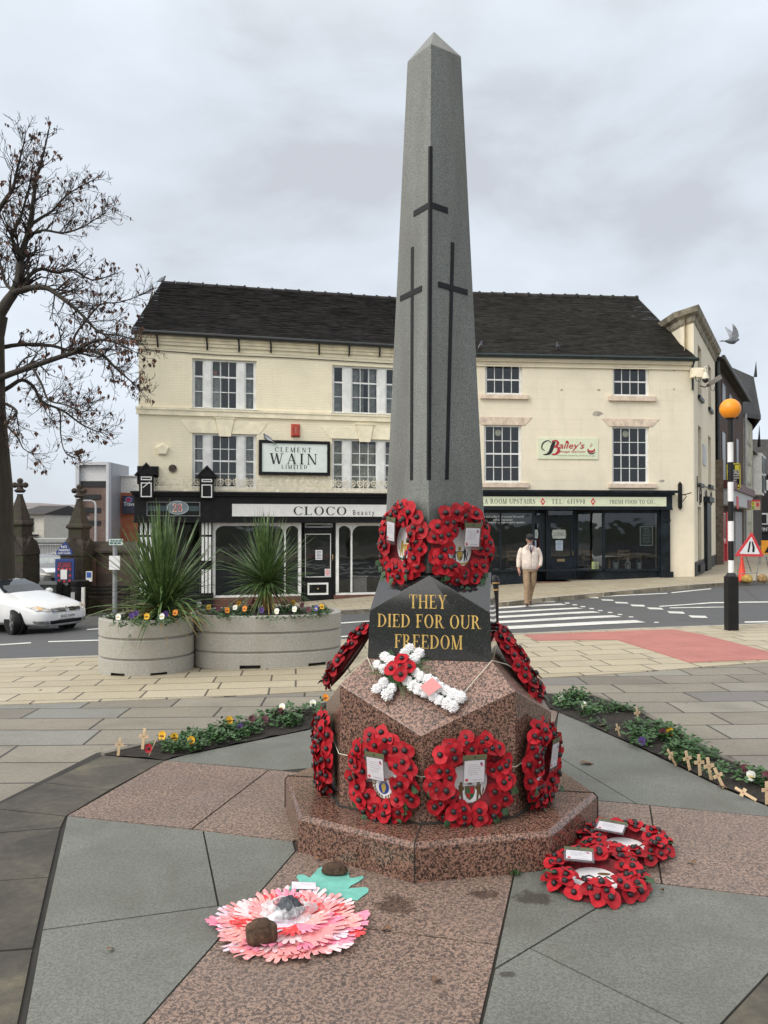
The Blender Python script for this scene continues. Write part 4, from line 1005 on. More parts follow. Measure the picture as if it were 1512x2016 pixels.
# tea room shopfront
fz0, fz1 = ZR(998), ZR(976, 1100)
sf = WR.mb(); sf.box(.05, UR(1317), -.26, 0, fz0-.04, fz1+.02); sf.box(.05, UR(1320), -.34, 0, fz1+.02, fz1+.09); sf.box(.05, UR(1326), -.42, 0, fz1+.09, fz1+.17); sf.box(.05, UR(1317), -.30, .0, fz0-.10, fz0-.04)
sf.box(UR(1298), UR(1316), -.14, .05, -1, fz0-.10); sf.box(UR(1296), UR(1320), -.22, .05, -1, ZR(1126)); sf.box(UR(1297.5), UR(1316.5), -.17, .05, ZR(1027), ZR(1022)); sf.box(UR(1300.5), UR(1313.5), -.155, -.14, ZR(1116), ZR(1032))
yd = .75; zsill = ZR(1121); 
# window posts, sills, stallrisers with the angled returns to the door
pl = [(UR(900), 0), (UR(1050), 0), (UR(1070, 1060, yd), yd)]; pr = [(UR(1136, 1060, yd), yd), (UR(1188), 0), (UR(1297), 0)]
gl = WR.mb()
for pth in (pl, pr):
    for (a, b) in zip(pth, pth[1:]):
        A, B = Vector((*a, 0)), Vector((*b, 0)); d = (B-A).normalized(); n = Vector((d.y, -d.x, 0))
        def wb(z0, z1, o0, o1, s=0, e=0): 
            p = [A+d*s+n*o0, B-d*e+n*o0, B-d*e+n*o1, A+d*s+n*o1]; sf.rings([[(*v.xy, z0) for v in p], [(*v.xy, z1) for v in p]])
        wb(zsill-.07, zsill, -.06, .07); wb(-1, zsill-.07, -.08, .0); wb(fz0-.20, fz0-.10, -.04, .03)
        gl.poly([(A.x,A.y,zsill),(B.x,B.y,zsill),(B.x,B.y,fz0-.12),(A.x,A.y,fz0-.12)])
    for p in pth: sf.box(p[0]-.04, p[0]+.04, p[1]-.04, p[1]+.05, zsill, fz0-.10)
u_ = UR(985); sf.box(u_-.03, u_+.03, -.03, .04, zsill, fz0-.1)
shopr = part('shopfront', sf, M_navy, br_, bevel=.006); parts('shop_window', gl, glass('shop_glass', (.72,.75,.76), 1.0), shopr)
mb = WR.mb(); mb.box(UR(1046), UR(1140), -.12, .8, -.6, FLR+.0); part('door_step', mb, plain('step_tile', (.16,.085,.06), .6, var=.3), shopr)
da, db = UR(1074,1080,yd), UR(1133,1080,yd); zb_, zt2 = FLR+.01, ZR(1021)+.05
gz0, gz1 = WR.uv(1100,1098,yd)[1], WR.uv(1100,1030,yd)[1]; ga, gb = da+.18, db-.16
d = WR.mb(); d.box(da, da+.09, yd-.03, yd+.08, zb_, fz0-.1); d.box(db-.07, db, yd-.03, yd+.08, zb_, fz0-.1); d.box(da+.09, ga, yd, yd+.05, zb_, zt2); d.box(gb, db-.07, yd, yd+.05, zb_, zt2); d.box(ga, gb, yd, yd+.05, zb_, gz0); d.box(ga, gb, yd, yd+.05, gz1, zt2); d.box(da+.09, db-.07, yd-.02, yd+.06, zt2, zt2+.07)
q0_, q1_, q2_, q3_ = ga, gb, WR.uv(1100,1134,yd)[1], WR.uv(1100,1110,yd)[1]
outline(d, q0_, q1_, q2_, q3_, yd, .03)
door = part('door', d, plain('navy_door', (.012,.018,.028), .4, var=.3, spec=.25), br_, bevel=.004)
q = WR.mb(); q.poly([(ga,yd+.02,gz0),(gb,yd+.02,gz0),(gb,yd+.02,gz1),(ga,yd+.02,gz1)]); q.poly([(da+.09,yd+.03,zt2+.07),(db-.07,yd+.03,zt2+.07),(db-.07,yd+.03,fz0-.1),(da+.09,yd+.03,fz0-.1)]); parts('pane', q, M_glass, door)
q = WR.mb(); zz = WR.uv(1100,1103,yd)[1]; q.box((ga+gb)/2-.13, (ga+gb)/2+.13, yd-.012, yd, zz-.045, zz+.045); q.tube([(db-.11,yd-.01,gz0+.05),(db-.11,yd-.06,gz0+.08),(db-.11,yd-.06,gz0+.2),(db-.11,yd-.01,gz0+.23)], .012, 6); part('door_handle', q, plain('old_brass', (.28,.22,.12), .35, metal=.8), door)
# ================================================================ poppy wreaths and other tributes
def mat_petal(name, c, dv):
    t = NT(name); oi = t.n('ShaderNodeObjectInfo'); hs = t.n('ShaderNodeHueSaturation'); hs.inputs['Color'].default_value = (*c, 1)
    t.l(t.math('ADD', t.math('MULTIPLY', oi.outputs['Random'], dv), 1 - dv * .6), hs.inputs['Value']); v = t.coord()
    k = t.mix(.35, hs.outputs[0], t.ramp(t.noise(v, 60, 3), [(.3, .6), (.7, 1.25)]), 'MULTIPLY'); t.color(k); t.rough(.62); t.b.inputs['Specular IOR Level'].default_value = .3
    return t.mat
M_petal = mat_petal('poppy_red_card', (.385, .008, .017), .55)
M_pcent = plain('black_poppy_centre', (.012,.011,.014), .5, var=.3)
M_leaf = plain('green_card_leaf', (.035,.085,.035), .6, var=.3, scale=30)
M_wbase = plain('dark_red_wreath_frame', (.16,.008,.014), .8, var=.4, scale=30)
M_card = plain('white_card', (.78,.78,.80), .5, var=.03)
M_ink = plain('grey_ink', (.16,.16,.22), .7, var=0)
M_redi = plain('red_print', (.62,.03,.05), .6, var=0)
M_olive = plain('olive_card', (.085,.095,.045), .6, var=.2)
def mat_sleeve():
    t = NT('clear_plastic_sleeve'); nt = t.t; out = [n for n in nt.nodes if n.type == 'OUTPUT_MATERIAL'][0]; nt.nodes.remove(t.b)
    tr = t.n('ShaderNodeBsdfTransparent'); tr.inputs[0].default_value = (.93,.92,.94,1); gl = t.n('ShaderNodeBsdfGlossy'); gl.inputs['Roughness'].default_value = .12
    ms = t.n('ShaderNodeMixShader'); ms.inputs[0].default_value = .14; t.l(tr.outputs[0], ms.inputs[1]); t.l(gl.outputs[0], ms.inputs[2]); t.l(ms.outputs[0], out.inputs[0]); return t.mat
M_sleeve = mat_sleeve()
EM = {k: plain('emblem_'+k, c, .5, var=.15, scale=60) for k, c in dict(gold=(.50,.36,.06), brown=(.14,.08,.03), green=(.03,.12,.05), blue=(.02,.05,.30), red=(.45,.02,.03), grey=(.30,.31,.33), dark=(.04,.04,.045), white=(.78,.78,.78)).items()}

def petal_mesh(seed):
    r_ = random.Random(seed); mb = MB(); n = 18; rings = []; tw = r_.uniform(0, PI); cup = r_.uniform(.12, .42)
    for q, f in enumerate((.12, .45, .8, 1.0)):
        ring = []
        for k in range(n):
            a = 2*PI*k/n; rr = .0365*(.80 + .24*abs(math.sin(a + tw*0)))*(1 + .05*math.sin(3*a+tw)); x = rr*f
            ring.append((x*math.cos(a), x*math.sin(a)*1.05, .012*cup*f*f*(1+.8*math.sin(2*a+tw)) + .003*math.sin(5*a+tw)*f))
        rings.append(ring)
    mb.rings(rings, cap=False); mb.poly(rings[0]); return mesh_of('poppy', mb, M_petal, Vector((0,0,0)), smooth=180)
PET = [petal_mesh(i) for i in range(7)]
mb = MB(); mb.lathe([(.001,.014),(.007,.0135),(.0108,.010),(.0122,.004),(.0122,-.001)], n=10); CEN = mesh_of('poppy_centre', mb, M_pcent, Vector((0,0,0)), smooth=60)
mb = MB(); n = 12
pts = []
for k in range(n + 1):
    t_ = k/n; pts.append((.045*t_, .017*math.sin(PI*t_**.8)*(1 + .25*math.sin(k*2.6))))
up = [mb.a((x, y, .006*math.sin(x*70))) for x, y in pts]; dn = [mb.a((x, -y, .006*math.sin(x*70))) for x, y in pts]
for k in range(n): mb.face((dn[k], dn[k+1], up[k+1], up[k]))
LEAF = mesh_of('leaf', mb, M_leaf, Vector((0,0,0)), smooth=180)

def crest(mb, kind, M, s):      # heraldic badge in the local XY plane; mb materials: order of EMO
    mb.M = M; I = EMO.index
    def disc(x, y, rx, ry, mat, z, n=14): mb.mi = I(mat); mb.poly([(x + rx*math.cos(2*PI*k/n), y + ry*math.sin(2*PI*k/n), z) for k in range(n)])
    def pg(pts, mat, z): mb.mi = I(mat); mb.poly([(x*s, y*s, z) for x, y in pts])
    sh = lambda k, oy=0: [(-.32*k,.40*k+oy),(.32*k,.40*k+oy),(.32*k,-.05*k+oy),(.20*k,-.32*k+oy),(0,-.48*k+oy),(-.20*k,-.32*k+oy),(-.32*k,-.05*k+oy)]
    if kind in ('royal', 'town', 'arms'):
        c1, c2, c3 = {'royal': ('gold','gold','grey'), 'town': ('brown','gold','dark'), 'arms': ('green','red','brown')}[kind]
        for sx, mat in ((-1, c2 if kind == 'royal' else c3), (1, c3)):       # supporters: rearing beasts
            pg([(sx*.42,-.5),(sx*.52,-.5),(sx*.60,-.1),(sx*.74,-.46),(sx*.82,-.42),(sx*.70,.1),(sx*.72,.42),(sx*.60,.56),(sx*.46,.50),(sx*.40,.34),(sx*.34,.38),(sx*.36,.2),(sx*.46,.1)], mat, .0006)
            disc(sx*.55*s, .58*s, .10*s, .09*s, mat, .0009); pg([(sx*.80,-.2),(sx*.92,.1),(sx*.86,.35),(sx*.80,.1)], mat, .0007)
        pg(sh(1), c1, .0010); pg(sh(.85), 'red' if kind == 'royal' else c2, .0014)
        pg([(-.25,.3),(0,.3),(0,-.05),(-.25,-.05)], c2 if kind != 'arms' else 'green', .0018); pg([(0,-.08),(.25,-.08),(.18,-.28),(0,-.38)], 'blue' if kind == 'royal' else c1, .0018)
        pg([(-.18,.46),(.18,.46),(.14,.62),(.22,.72),(.06,.72),(0,.86),(-.06,.72),(-.22,.72),(-.14,.62)], 'gold' if kind != 'arms' else 'grey', .0012); disc(0, .55*s, .12*s, .06*s, 'brown', .0016)
        pg([(-.9,-.50),(-.5,-.60),(.5,-.60),(.9,-.50),(.86,-.66),(.5,-.74),(-.5,-.74),(-.86,-.66)], {'royal': 'green', 'town': 'gold', 'arms': 'grey'}[kind], .0011)
        if kind == 'royal': pg([(-.5,-.86),(.5,-.86),(.5,-.96),(-.5,-.96)], 'red', .0011)
    elif kind == 'laurel':
        for sx in (-1, 1):
            for k in range(9):
                a = R(-85 + k*17); x, y = sx*.78*math.cos(a), .72*math.sin(a)+.1; d = Vector((-sx*math.sin(a)*1, math.cos(a))); nn_ = Vector((sx*math.cos(a), math.sin(a)))
                for o in (-1, 1):
                    b = Vector((x, y)); tip = b + d*.20 + nn_*o*.15; side = Vector((-(tip-b).y, (tip-b).x))*.24; pg([tuple(b), tuple(b+(tip-b)*.5+side), tuple(tip), tuple(b+(tip-b)*.5-side)], 'brown' if o < 0 else 'gold', .0006+.0001*k+.00005*(o+1))
        disc(0, .05*s, .40*s, .44*s, 'blue', .002); pg([(-.1,.35),(.1,.35),(.2,.1),(.05,-.3),(-.05,-.3),(-.2,.1)], 'gold', .0024); pg([(-.2,.5),(.2,.5),(.24,.72),(.1,.62),(0,.78),(-.1,.62),(-.24,.72)], 'red', .0024)
    elif kind == 'script':
        pts = [(-.9,.05),(-.6,.25),(-.4,0),(-.55,-.25),(-.3,-.1),(-.1,.2),(.05,-.1),(.3,.15),(.45,-.15),(.7,.1),(.9,-.1)]
        mb.mi = I('dark'); mb.tube([(x*s, y*s*.8, .001) for x, y in pts], .05*s, 5); disc(.2*s, .42*s, .34*s, .14*s, 'brown', .0012)
    mb.M = None
EMO = list(EM)

def card(parent, M, w, h, kind, r_):
    """remembrance card in a clear sleeve with an olive header; local x right, y up, z out"""
    org = ORG[parent]
    def P(name, mb, mats, par):
        o = link(name, mesh_of(name, mb, mats, Vector((0,0,0))), par); return o
    mb = MB(); mb.M = M; mb.box(-w/2, w/2, -h/2, h/2, 0, .0012); c = P('note_card', mb, M_card, parent)
    mb = MB(); mb.M = M; k = .009; mb.poly([(-w/2-k,-h/2-k*2,.0035),(w/2+k,-h/2-k*2,.0035),(w/2+k,h/2+k*.5,.0035),(-w/2-k,h/2+k*.5,.0035)]); mb.poly([(-w/2-k,-h/2-k*2,-.001),(w/2+k,-h/2-k*2,-.001),(w/2+k,h/2+k*.5,-.001),(-w/2-k,h/2+k*.5,-.001)]); P('plastic_sleeve', mb, M_sleeve, c)
    mb = MB(); mb.M = M; mb.box(-w/2-k, w/2+k, h/2+k*.5, h/2+k*.5+.022, 0, .003); mb.M = M @ Matrix.Translation((0, h/2+.016, .003)); P('card_header', mb, M_olive, c)
    mb = MB(); mb.M = M @ Matrix.Translation((0, h/2+.016, .0032)); mb.lathe([(.0045,0),(.0045,.0008)], n=10); P('header_hole', mb, M_pcent, c)
    mb = MB(); mb.M = M; z = .0018; y = h*.30
    while y > -h*.18:                      # handwriting, too small to read
        x = -w*.34 + r_.uniform(0, .006); e = w*r_.uniform(.12, .36)
        while x < e:
            d = r_.uniform(.004, .010); mb.mi = 0; mb.poly([(x,y,z),(x+d,y+r_.uniform(-.0007,.0007),z),(x+d,y+.0016,z),(x,y+.0018,z)]); x += d + .003
        y -= .0095
    mb.mi = 1
    def blob(x, y, rr): mb.poly([(x + rr*math.cos(2*PI*k/10)*(1+.15*math.sin(3*k)), y + rr*math.sin(2*PI*k/10), z+.0003) for k in range(10)])
    blob(-w*.38, -h*.38, .0075); 
    if kind != 'plain': blob(w*.36, h*.30, .006); mb.mi = 2; mb.poly([(w*.28,h*.40,z),(w*.38,h*.40,z),(w*.38,h*.30,z),(w*.28,h*.30,z)])
    mb.M = None; mb.mi = 0; sans(mb, 'In Remembrance', M @ Matrix.Translation((w*.13, -h*.39, 0)), .0055, w*.52, shear=.3, lift=z)
    P('card_print', mb, [M_ink, M_redi, EM['blue']], c)

def wreath(label, M, tall, wide, emblem=None, cardspec=None, seed=0, leaves=9, dens=1.0, group='poppy wreaths on the memorial'):
    """M: local z out of the wreath's face, y up"""
    r_ = random.Random(seed); o = thing('poppy_wreath', label, 'wreath', M.translation, group); o.rotation_euler = M.to_euler()
    a, b = wide/2 - .064, tall/2 - .064
    mb = MB(); mb.rings([[((a + q*.042)*math.cos(2*PI*k/40), (b + q*.042)*math.sin(2*PI*k/40), z) for q, z in ((-1.3,-.02),(0,.016),(1.3,-.02),(0,-.03))] for k in range(41)], cap=False)
    link('wreath_frame', mesh_of('wreath_frame', mb, M_wbase, Vector((0,0,0)), smooth=60), o)
    mb = MB(); mb.rings([[((a-.02)*f*math.cos(2*PI*k/36), (b-.02)*f*math.sin(2*PI*k/36), z) for k in range(36)] for f, z in ((1,-.022),(1,-.018))]); bc = link('backing_card', mesh_of('backing_card', mb, M_card, Vector((0,0,0))), o)
    if emblem:
        mb = MB(); crest(mb, emblem[0], Matrix.Translation((emblem[1], emblem[2], -.0175)), emblem[3]); link('emblem', mesh_of('emblem', mb, [EM[k] for k in EMO], Vector((0,0,0))), bc)
    rows = [(.054, .006, 16, 40), (.034, .028, 14, 18), (.004, .038, 11, 0), (-.022, .030, 8, -22)]
    for off, zz, n, tilt in rows:
        n = max(6, int(n*dens + .5)); ph = r_.random()*6
        for k in range(n):
            t_ = 2*PI*(k + r_.uniform(-.22, .22))/n + ph; x, y = (a+off)*math.cos(t_), (b+off)*math.sin(t_); nr_ = Vector((math.cos(t_)/a, math.sin(t_)/b, 0)).normalized()
            z = Vector((0,0,1)) * math.cos(R(tilt)) + nr_*math.sin(R(tilt)) + Vector((r_.uniform(-.22,.22), r_.uniform(-.22,.22), 0))
            m = frame((x + r_.uniform(-.006,.006), y + r_.uniform(-.006,.006), zz + r_.uniform(-.006,.008)), (math.cos(r_.random()*7), math.sin(r_.random()*7), .1), z)
            p = link('poppy', r_.choice(PET), o); s = r_.uniform(.98, 1.24); p.matrix_local = m @ Matrix.Scale(s, 4)
            c = link('poppy_centre', CEN, p); c.matrix_local = Matrix.Translation((0, 0, .0015))
    for k in range(leaves):
        t_ = R(r_.choice([200, 215, 235, 255, 275, 300, 320, 345]) + r_.uniform(-12, 12)); off = r_.uniform(.03, .06)
        l_ = link('leaf', LEAF, o); l_.matrix_local = frame(((a+off)*math.cos(t_), (b+off)*math.sin(t_), r_.uniform(.0, .045)), (math.cos(t_ + r_.uniform(-.8,.8)), math.sin(t_ + r_.uniform(-.8,.8)), r_.uniform(-.3,.4)), (r_.uniform(-.3,.3), r_.uniform(-.3,.3), 1))
    if cardspec:
        kind, x, y, w, h, rot = cardspec; card(o, Matrix.Translation((x, y, .052)) @ Matrix.Rotation(R(rot), 4, 'Z') @ Matrix.Rotation(R(6), 4, 'X'), w, h, kind, r_)
    return o
def facing(p, deg, tilt=0):     # outward bearing relative to the memorial's front; tilt back from vertical
    a = FD + R(deg); h = Vector((math.cos(a), math.sin(a), 0)); z = h*math.cos(R(tilt)) + Vector((0,0,1))*math.sin(R(tilt)); x = Vector((0,0,1)).cross(h); return frame(p, x, z)
def onside(px, py, deg, r, off=.03, tilt=0):
    a = FD + R(deg); n = Vector((math.cos(a), math.sin(a), 0)); p = on_plane(px, py, MC + n*(r+off), n); return facing(p, deg, tilt)
AP = PR*math.cos(R(22.5))
wreath('poppy wreath against the pedestal front, blue badge in a gold laurel', onside(752, 1531, -22.5, AP, .04), .44, .375, ('laurel', 0, -.055, .072), ('print', -.005, .055, .092, .105, 0), 11)
wreath('poppy wreath against the pedestal front, green shield with two beasts', onside(927, 1538, 22.5, AP, .04), .445, .405, ('arms', .0, -.058, .078), ('print', .0, .062, .098, .105, 0), 12)
wreath('poppy wreath seen edge-on beside the left flank of the pedestal', onside(638, 1482, -67.5, AP, .045), .42, .38, None, None, 13)
wreath('poppy wreath on the right flank of the pedestal, card tilted sideways', onside(1067, 1503, 67.5, AP, .05), .43, .38, None, ('print', .04, .04, .085, .12, -3), 14)
wreath('poppy wreath on the obelisk with gold royal coat of arms', onside(792, 1069, -45, .195, .05, 2), .43, .375, ('royal', .02, -.035, .075), ('plain', -.035, .06, .066, .098, -8), 15)
wreath('poppy wreath on the obelisk with pale badge of two beasts', onside(909, 1077, 45, .195, .05, 2), .44, .395, ('town', .0, -.045, .062), ('print', .03, .05, .095, .095, -2), 16)
def leaning(px, py, deg, Y, tilt): return facing(at(px, py, Y), deg, tilt)
wreath('poppy wreath leaning left of the black inscribed block', leaning(688, 1289, -90, 4.60, 35), .42, .38, None, None, 17)
wreath('poppy wreath leaning right of the black inscribed block', leaning(1018, 1304, 90, 4.48, 33), .46, .38, None, None, 18)
def lying(px, py, yaw, z=.035): 
    p = hit(px, py); a = R(yaw); return frame((p.x, p.y, z), (math.cos(a), math.sin(a), 0), (.0, -.06, 1))
wreath('poppy wreath lying on grey paving, nearer one of the two on the ground', lying(1172, 1738, -4), .45, .44, ('script', .03, .01, .085), ('print', -.06, .075, .115, .07, -8), 19, 5)
wreath('poppy wreath lying on pink granite, farther one of the two on the ground', lying(1230, 1672, -6), .42, .43, None, ('plain', -.06, .05, .125, .075, -20), 20, 5)

# white chrysanthemum cross on the sloping front of the pedestal
fn = (Vector(md(0, PR, ZLOW)) - Vector(md(0, AB, ZB))); fr_ = Vector((-math.sin(FD), math.cos(FD), 0)); fN = fr_.cross(fn).normalized(); fN = fN if fN.z > 0 else -fN
fP0 = Vector(md(0, AB, ZB))
def slope(px, py, lift=0.0): return on_plane(px, py, fP0 + fN*lift, fN)
cc = slope(787, 1328, .03); tip = slope(898, 1388, .03); ax = (tip - cc).normalized()
cross = thing('floral_cross', 'white flower cross with red poppies at its centre on the sloping granite', 'floral tribute', slope(787, 1328, .0))
org = ORG[cross]; X = ax; Yv = fN.cross(X)
def ball_mesh(seed):
    r_ = random.Random(seed); mb = MB()
    for k in range(70):
        z = 1 - 1.15*(k+.5)/70; a = k*2.39996; rr = math.sqrt(max(0, 1-z*z)); d = Vector((rr*math.cos(a), rr*math.sin(a), z)); s = d.orthogonal().normalized()*.008; t2 = d.cross(s).normalized()*.008
        q = d*.030*r_.uniform(.85, 1.12); mb.poly([q*.55 - s, q*.9 - t2*.9, q + d*.004 + s*.1, q*.9 + t2*.9]); mb.poly([q*.6 + s*.9, q*.92 + t2, q*1.03, q*.92 - t2*.6])
    return mesh_of('chrysanthemum', mb, M_petw, Vector((0,0,0)))
M_petw = plain('white_petals', (.88,.88,.89), .7, var=.04, scale=60)
CH = [ball_mesh(i) for i in range(4)]
mb = MB(); mb.M = frame(org, X, fN)
for (a0, a1, b0, b1) in ((-.12, .34, -.035, .035), (-.035, .035, -.14, .14)): mb.box(a0, a1, b0, b1, .002, .022)
part('flower_foam', mb, plain('green_foam', (.04,.09,.04), .9), cross)
r_ = random.Random(4)
spots = []
for u in (-.115, -.075): spots += [(u, -.03), (u, .03)]
for v in (-.145, -.10, .10, .145): spots += [(-.03, v), (.03, v)]
for i in range(8): u = .075 + i*.038; spots += [(u, -.032), (u, .03)]
for u, v in spots:
    c = link('chrysanthemum', r_.choice(CH), cross); p = X*(u + r_.uniform(-.005,.005)) + Yv*(v + r_.uniform(-.005,.005)) + fN*.030
    c.matrix_local = frame(p, X.lerp(Yv, r_.random()), fN + X*r_.uniform(-.3,.3)) @ Matrix.Scale(r_.uniform(.82, 1.05), 4)
for u, v in ((-.02,-.03),(.04,-.035),(.045,.03),(-.01,.045),(.015,.0)):
    p = link('poppy', r_.choice(PET), cross); p.matrix_local = frame(X*u + Yv*v + fN*(.062 + r_.uniform(0,.015)), X, fN + X*u*6 + Yv*v*6) @ Matrix.Scale(1.05, 4); c = link('poppy_centre', CEN, p)
mb = MB()
for k in range(16):                        # sprigs of fern between the arms
    a = r_.uniform(0, 2*PI); d = X*math.cos(a) + Yv*math.sin(a); s0 = org + d*.05 + fN*.02; L_ = r_.uniform(.07, .13)
    for q in range(14):
        t_ = q/13; c = s0 + d*L_*t_ + fN*(.02*math.sin(t_*3)); sd_ = fN.cross(d); 
        for s in (-1, 1): mb.poly([c, c + sd_*s*.016*(1-t_*.7) + d*.012, c + sd_*s*.014*(1-t_*.7) + d*.017])
parts('fern', mb, plain('fern_green', (.05,.13,.04), .7, var=.3, scale=40), cross)
mb = MB(); mb.M = frame(slope(848, 1352, .068), X*.95 + Yv*-.3, fN); mb.box(-.035, .035, -.04, .04, 0, .0015); nc = part('note_card', mb, plain('coral_card', (.80,.20,.19), .5, var=.05), cross)
mb = MB(); mb.M = frame(slope(848, 1352, .071), X*.95 + Yv*-.3, fN); mb.poly([(-.04,-.045,0),(.055,-.045,0),(.055,.045,0),(-.04,.045,0)]); part('plastic_sleeve', mb, M_sleeve, nc)
# string that ties the tributes
M_string = plain('pale_twine', (.62,.58,.48), .8)
mb = MB(); S1 = Vector(md(45, AB*1.41, ZB+.004)); S0 = Vector(md(-45, AB*1.41, ZB+.004))
P = slope(900, 1380, .02)
mb.tube([P, P.lerp(S1, .5) + fN*.006, S1 + fN*.006, S1.lerp(Vector(md(80, .46, .80)), .5)+Vector((.0,0,.02)), Vector(md(80, .50, .80))], .0022, 5)
mb.tube([slope(735, 1322, .02), S0 + fN*.004, Vector(md(-80, .5, .76))], .0022, 5)
single('string', mb, M_string, 'pale twine tying the white flower cross to the pedestal shoulders', 'string')
mb = MB(); rr_ = AP + .012
ps = []
for k, z in ((-67.5, .47), (-45, .44), (-22.5, .43), (0, .40), (22.5, .42), (45, .42), (67.5, .43)):
    rr = (PR if k % 45 == 0 else AP) + .006; ps.append(md(k, rr, z))
mb.tube(ps, .0022, 5); single('string', mb, M_string, 'white cord round the pedestal behind its poppy wreaths', 'string')
mb = MB(); mb.tube([at(1063,1368,4.45), at(1072,1390,4.47), at(1080,1405,4.5)], .0022, 5); single('string', mb, M_string, 'loose white cord hanging below the leaning wreath on the right', 'string')

# ---------------------------------------------- children's handprint poppy on the paving
def hand_outline(s, r_, spread=1.0):
    pts = []; base = [(-.030,-.045), (.030,-.045)]
    f = [(-.046, -.005, 62*spread, .034, .0105), (-.030, .040, 22*spread, .040, .0098), (-.010, .047, 6*spread, .045, .0100), (.011, .044, -8*spread, .042, .0098), (.030, .034, -26*spread, .033, .0088)]
    poly = [(-.024,-.06), (-.034,-.03)]
    for x, y, ang, L_, w in f:
        d = Vector((-math.sin(R(ang)), math.cos(R(ang)))); n = Vector((d.y, -d.x)); c = Vector((x, y)); L_ *= r_.uniform(.9, 1.1)
        poly += [tuple(c - n*w), tuple(c + d*L_*.85 - n*w*.95), tuple(c + d*L_), tuple(c + d*L_*.85 + n*w*.95), tuple(c + n*w)]
    poly += [(.036,.0), (.026,-.06)]
    return [(x*s, y*s) for x, y in poly]
def mat_hand(name, c, c2):
    t = NT(name); oi = t.n('ShaderNodeObjectInfo'); v = t.coord(); va = t.n('ShaderNodeVectorMath'); va.operation = 'ADD'; t.l(v, va.inputs[0]); t.l(oi.outputs['Random'], va.inputs[1])
    f = t.noise(va.outputs[0], 45, 5, .7, 1.2); t.color(t.ramp(f, [(.36, c), (.54, c), (.64, c2)])); t.rough(.7); return t.mat
HM = [mat_hand('painted_hand_pink', (.80,.30,.31), (.78,.55,.56)), mat_hand('painted_hand_red', (.78,.045,.05), (.75,.26,.26)), mat_hand('painted_hand_coral', (.81,.36,.34), (.80,.66,.67)),
      mat_hand('painted_hand_pale', (.80,.58,.60), (.78,.74,.80)), mat_hand('painted_hand_lilac', (.74,.62,.72), (.78,.30,.36)), mat_hand('painted_hand_rose', (.82,.24,.36), (.82,.52,.58))]
pc = hit(572, 1822); hp = thing('handprint_poppy', 'large paper poppy of red and pink painted hand cut-outs lying on the granite', 'paper poppy', (pc.x, pc.y, 0))
r_ = random.Random(21); cnt = 0
for ring, (n, rad, sc_) in enumerate(((24, .212, 1.08), (18, .168, 1.1), (13, .12, 1.1), (8, .07, 1.0))):
    for k in range(n):
        a = 2*PI*(k + r_.uniform(-.25,.25))/n + ring*.3; rr = rad + r_.uniform(-.018,.018); mb = MB(); z = .004 + ring*.004 + r_.uniform(0, .003); cnt += 1
        out = hand_outline(sc_*r_.uniform(.85, 1.12), r_, r_.uniform(.7, 1.1)); tilt = r_.uniform(-.45,.45); fl = r_.choice((-1, 1))
        mb.M = Matrix.Translation((pc.x + rr*math.cos(a), pc.y + rr*math.sin(a), z)) @ Matrix.Rotation(a - PI/2 + tilt, 4, 'Z') @ Matrix.Rotation(r_.uniform(.0,.10), 4, 'X')
        c = Vector((0, -.0)); q = [(x*fl, y) for x, y in out]
        mb.poly([(x, y, .010*max(0, y/.09)**2*r_.uniform(.3, 1.2) + r_.uniform(-.0006,.0006)) for x, y in q])
        part('paper_hand', mb, r_.choices(HM, (5, 1 if k % 5 else 3, 5, 3, 2, 3))[0], hp)
mb = MB()
def crumple(c, rx, ry, h, seed, n=26, m=9, amp=.16, rim=1.0):
    rs = []
    for j in range(m):
        t_ = j/(m-1); ang = t_*PI/2
        rs.append([(c[0] + rx*math.cos(ang)*(1+amp*noise.noise((math.cos(2*PI*k/n)*2.2, math.sin(2*PI*k/n)*2.2, t_*3+seed)))*math.cos(2*PI*k/n), c[1] + ry*math.cos(ang)*(1+amp*noise.noise((math.cos(2*PI*k/n)*2.2, math.sin(2*PI*k/n)*2.2, t_*3+seed)))*math.sin(2*PI*k/n),
                    c[2] + h*math.sin(ang)*(1+amp*.8*noise.noise((k*.7, j*.9, seed)))) for k in range(n)])
    return rs
cd = hit(568, 1806); mb.rings(crumple((cd.x, cd.y+.0, .02), .055, .055, .062, 2.2, amp=.3)); part('poppy_centre', mb, plain('charcoal_paper', (.055,.065,.078), .55, var=.4, scale=30), hp, smooth=35)
mb = MB(); mb.rings(crumple((cd.x, cd.y-.01, .017), .105, .09, .055, 5.1, n=34, amp=.5)[:6], cap=False)
t = NT('white_tissue'); nt = t.t; out = [n for n in nt.nodes if n.type == 'OUTPUT_MATERIAL'][0]; t.color((.66,.69,.72)); t.rough(.35)
tr = t.n('ShaderNodeBsdfTransparent'); ms = t.n('ShaderNodeMixShader'); f = t.ramp(t.noise(t.coord(), 22, 4, .6), [(.38, .25), (.6, .95)]); t.l(f, ms.inputs[0]); t.l(tr.outputs[0], ms.inputs[1]); t.l(t.b.outputs[0], ms.inputs[2]); t.l(ms.outputs[0], out.inputs[0])
part('plastic_wrap', mb, t.mat, hp, smooth=30)
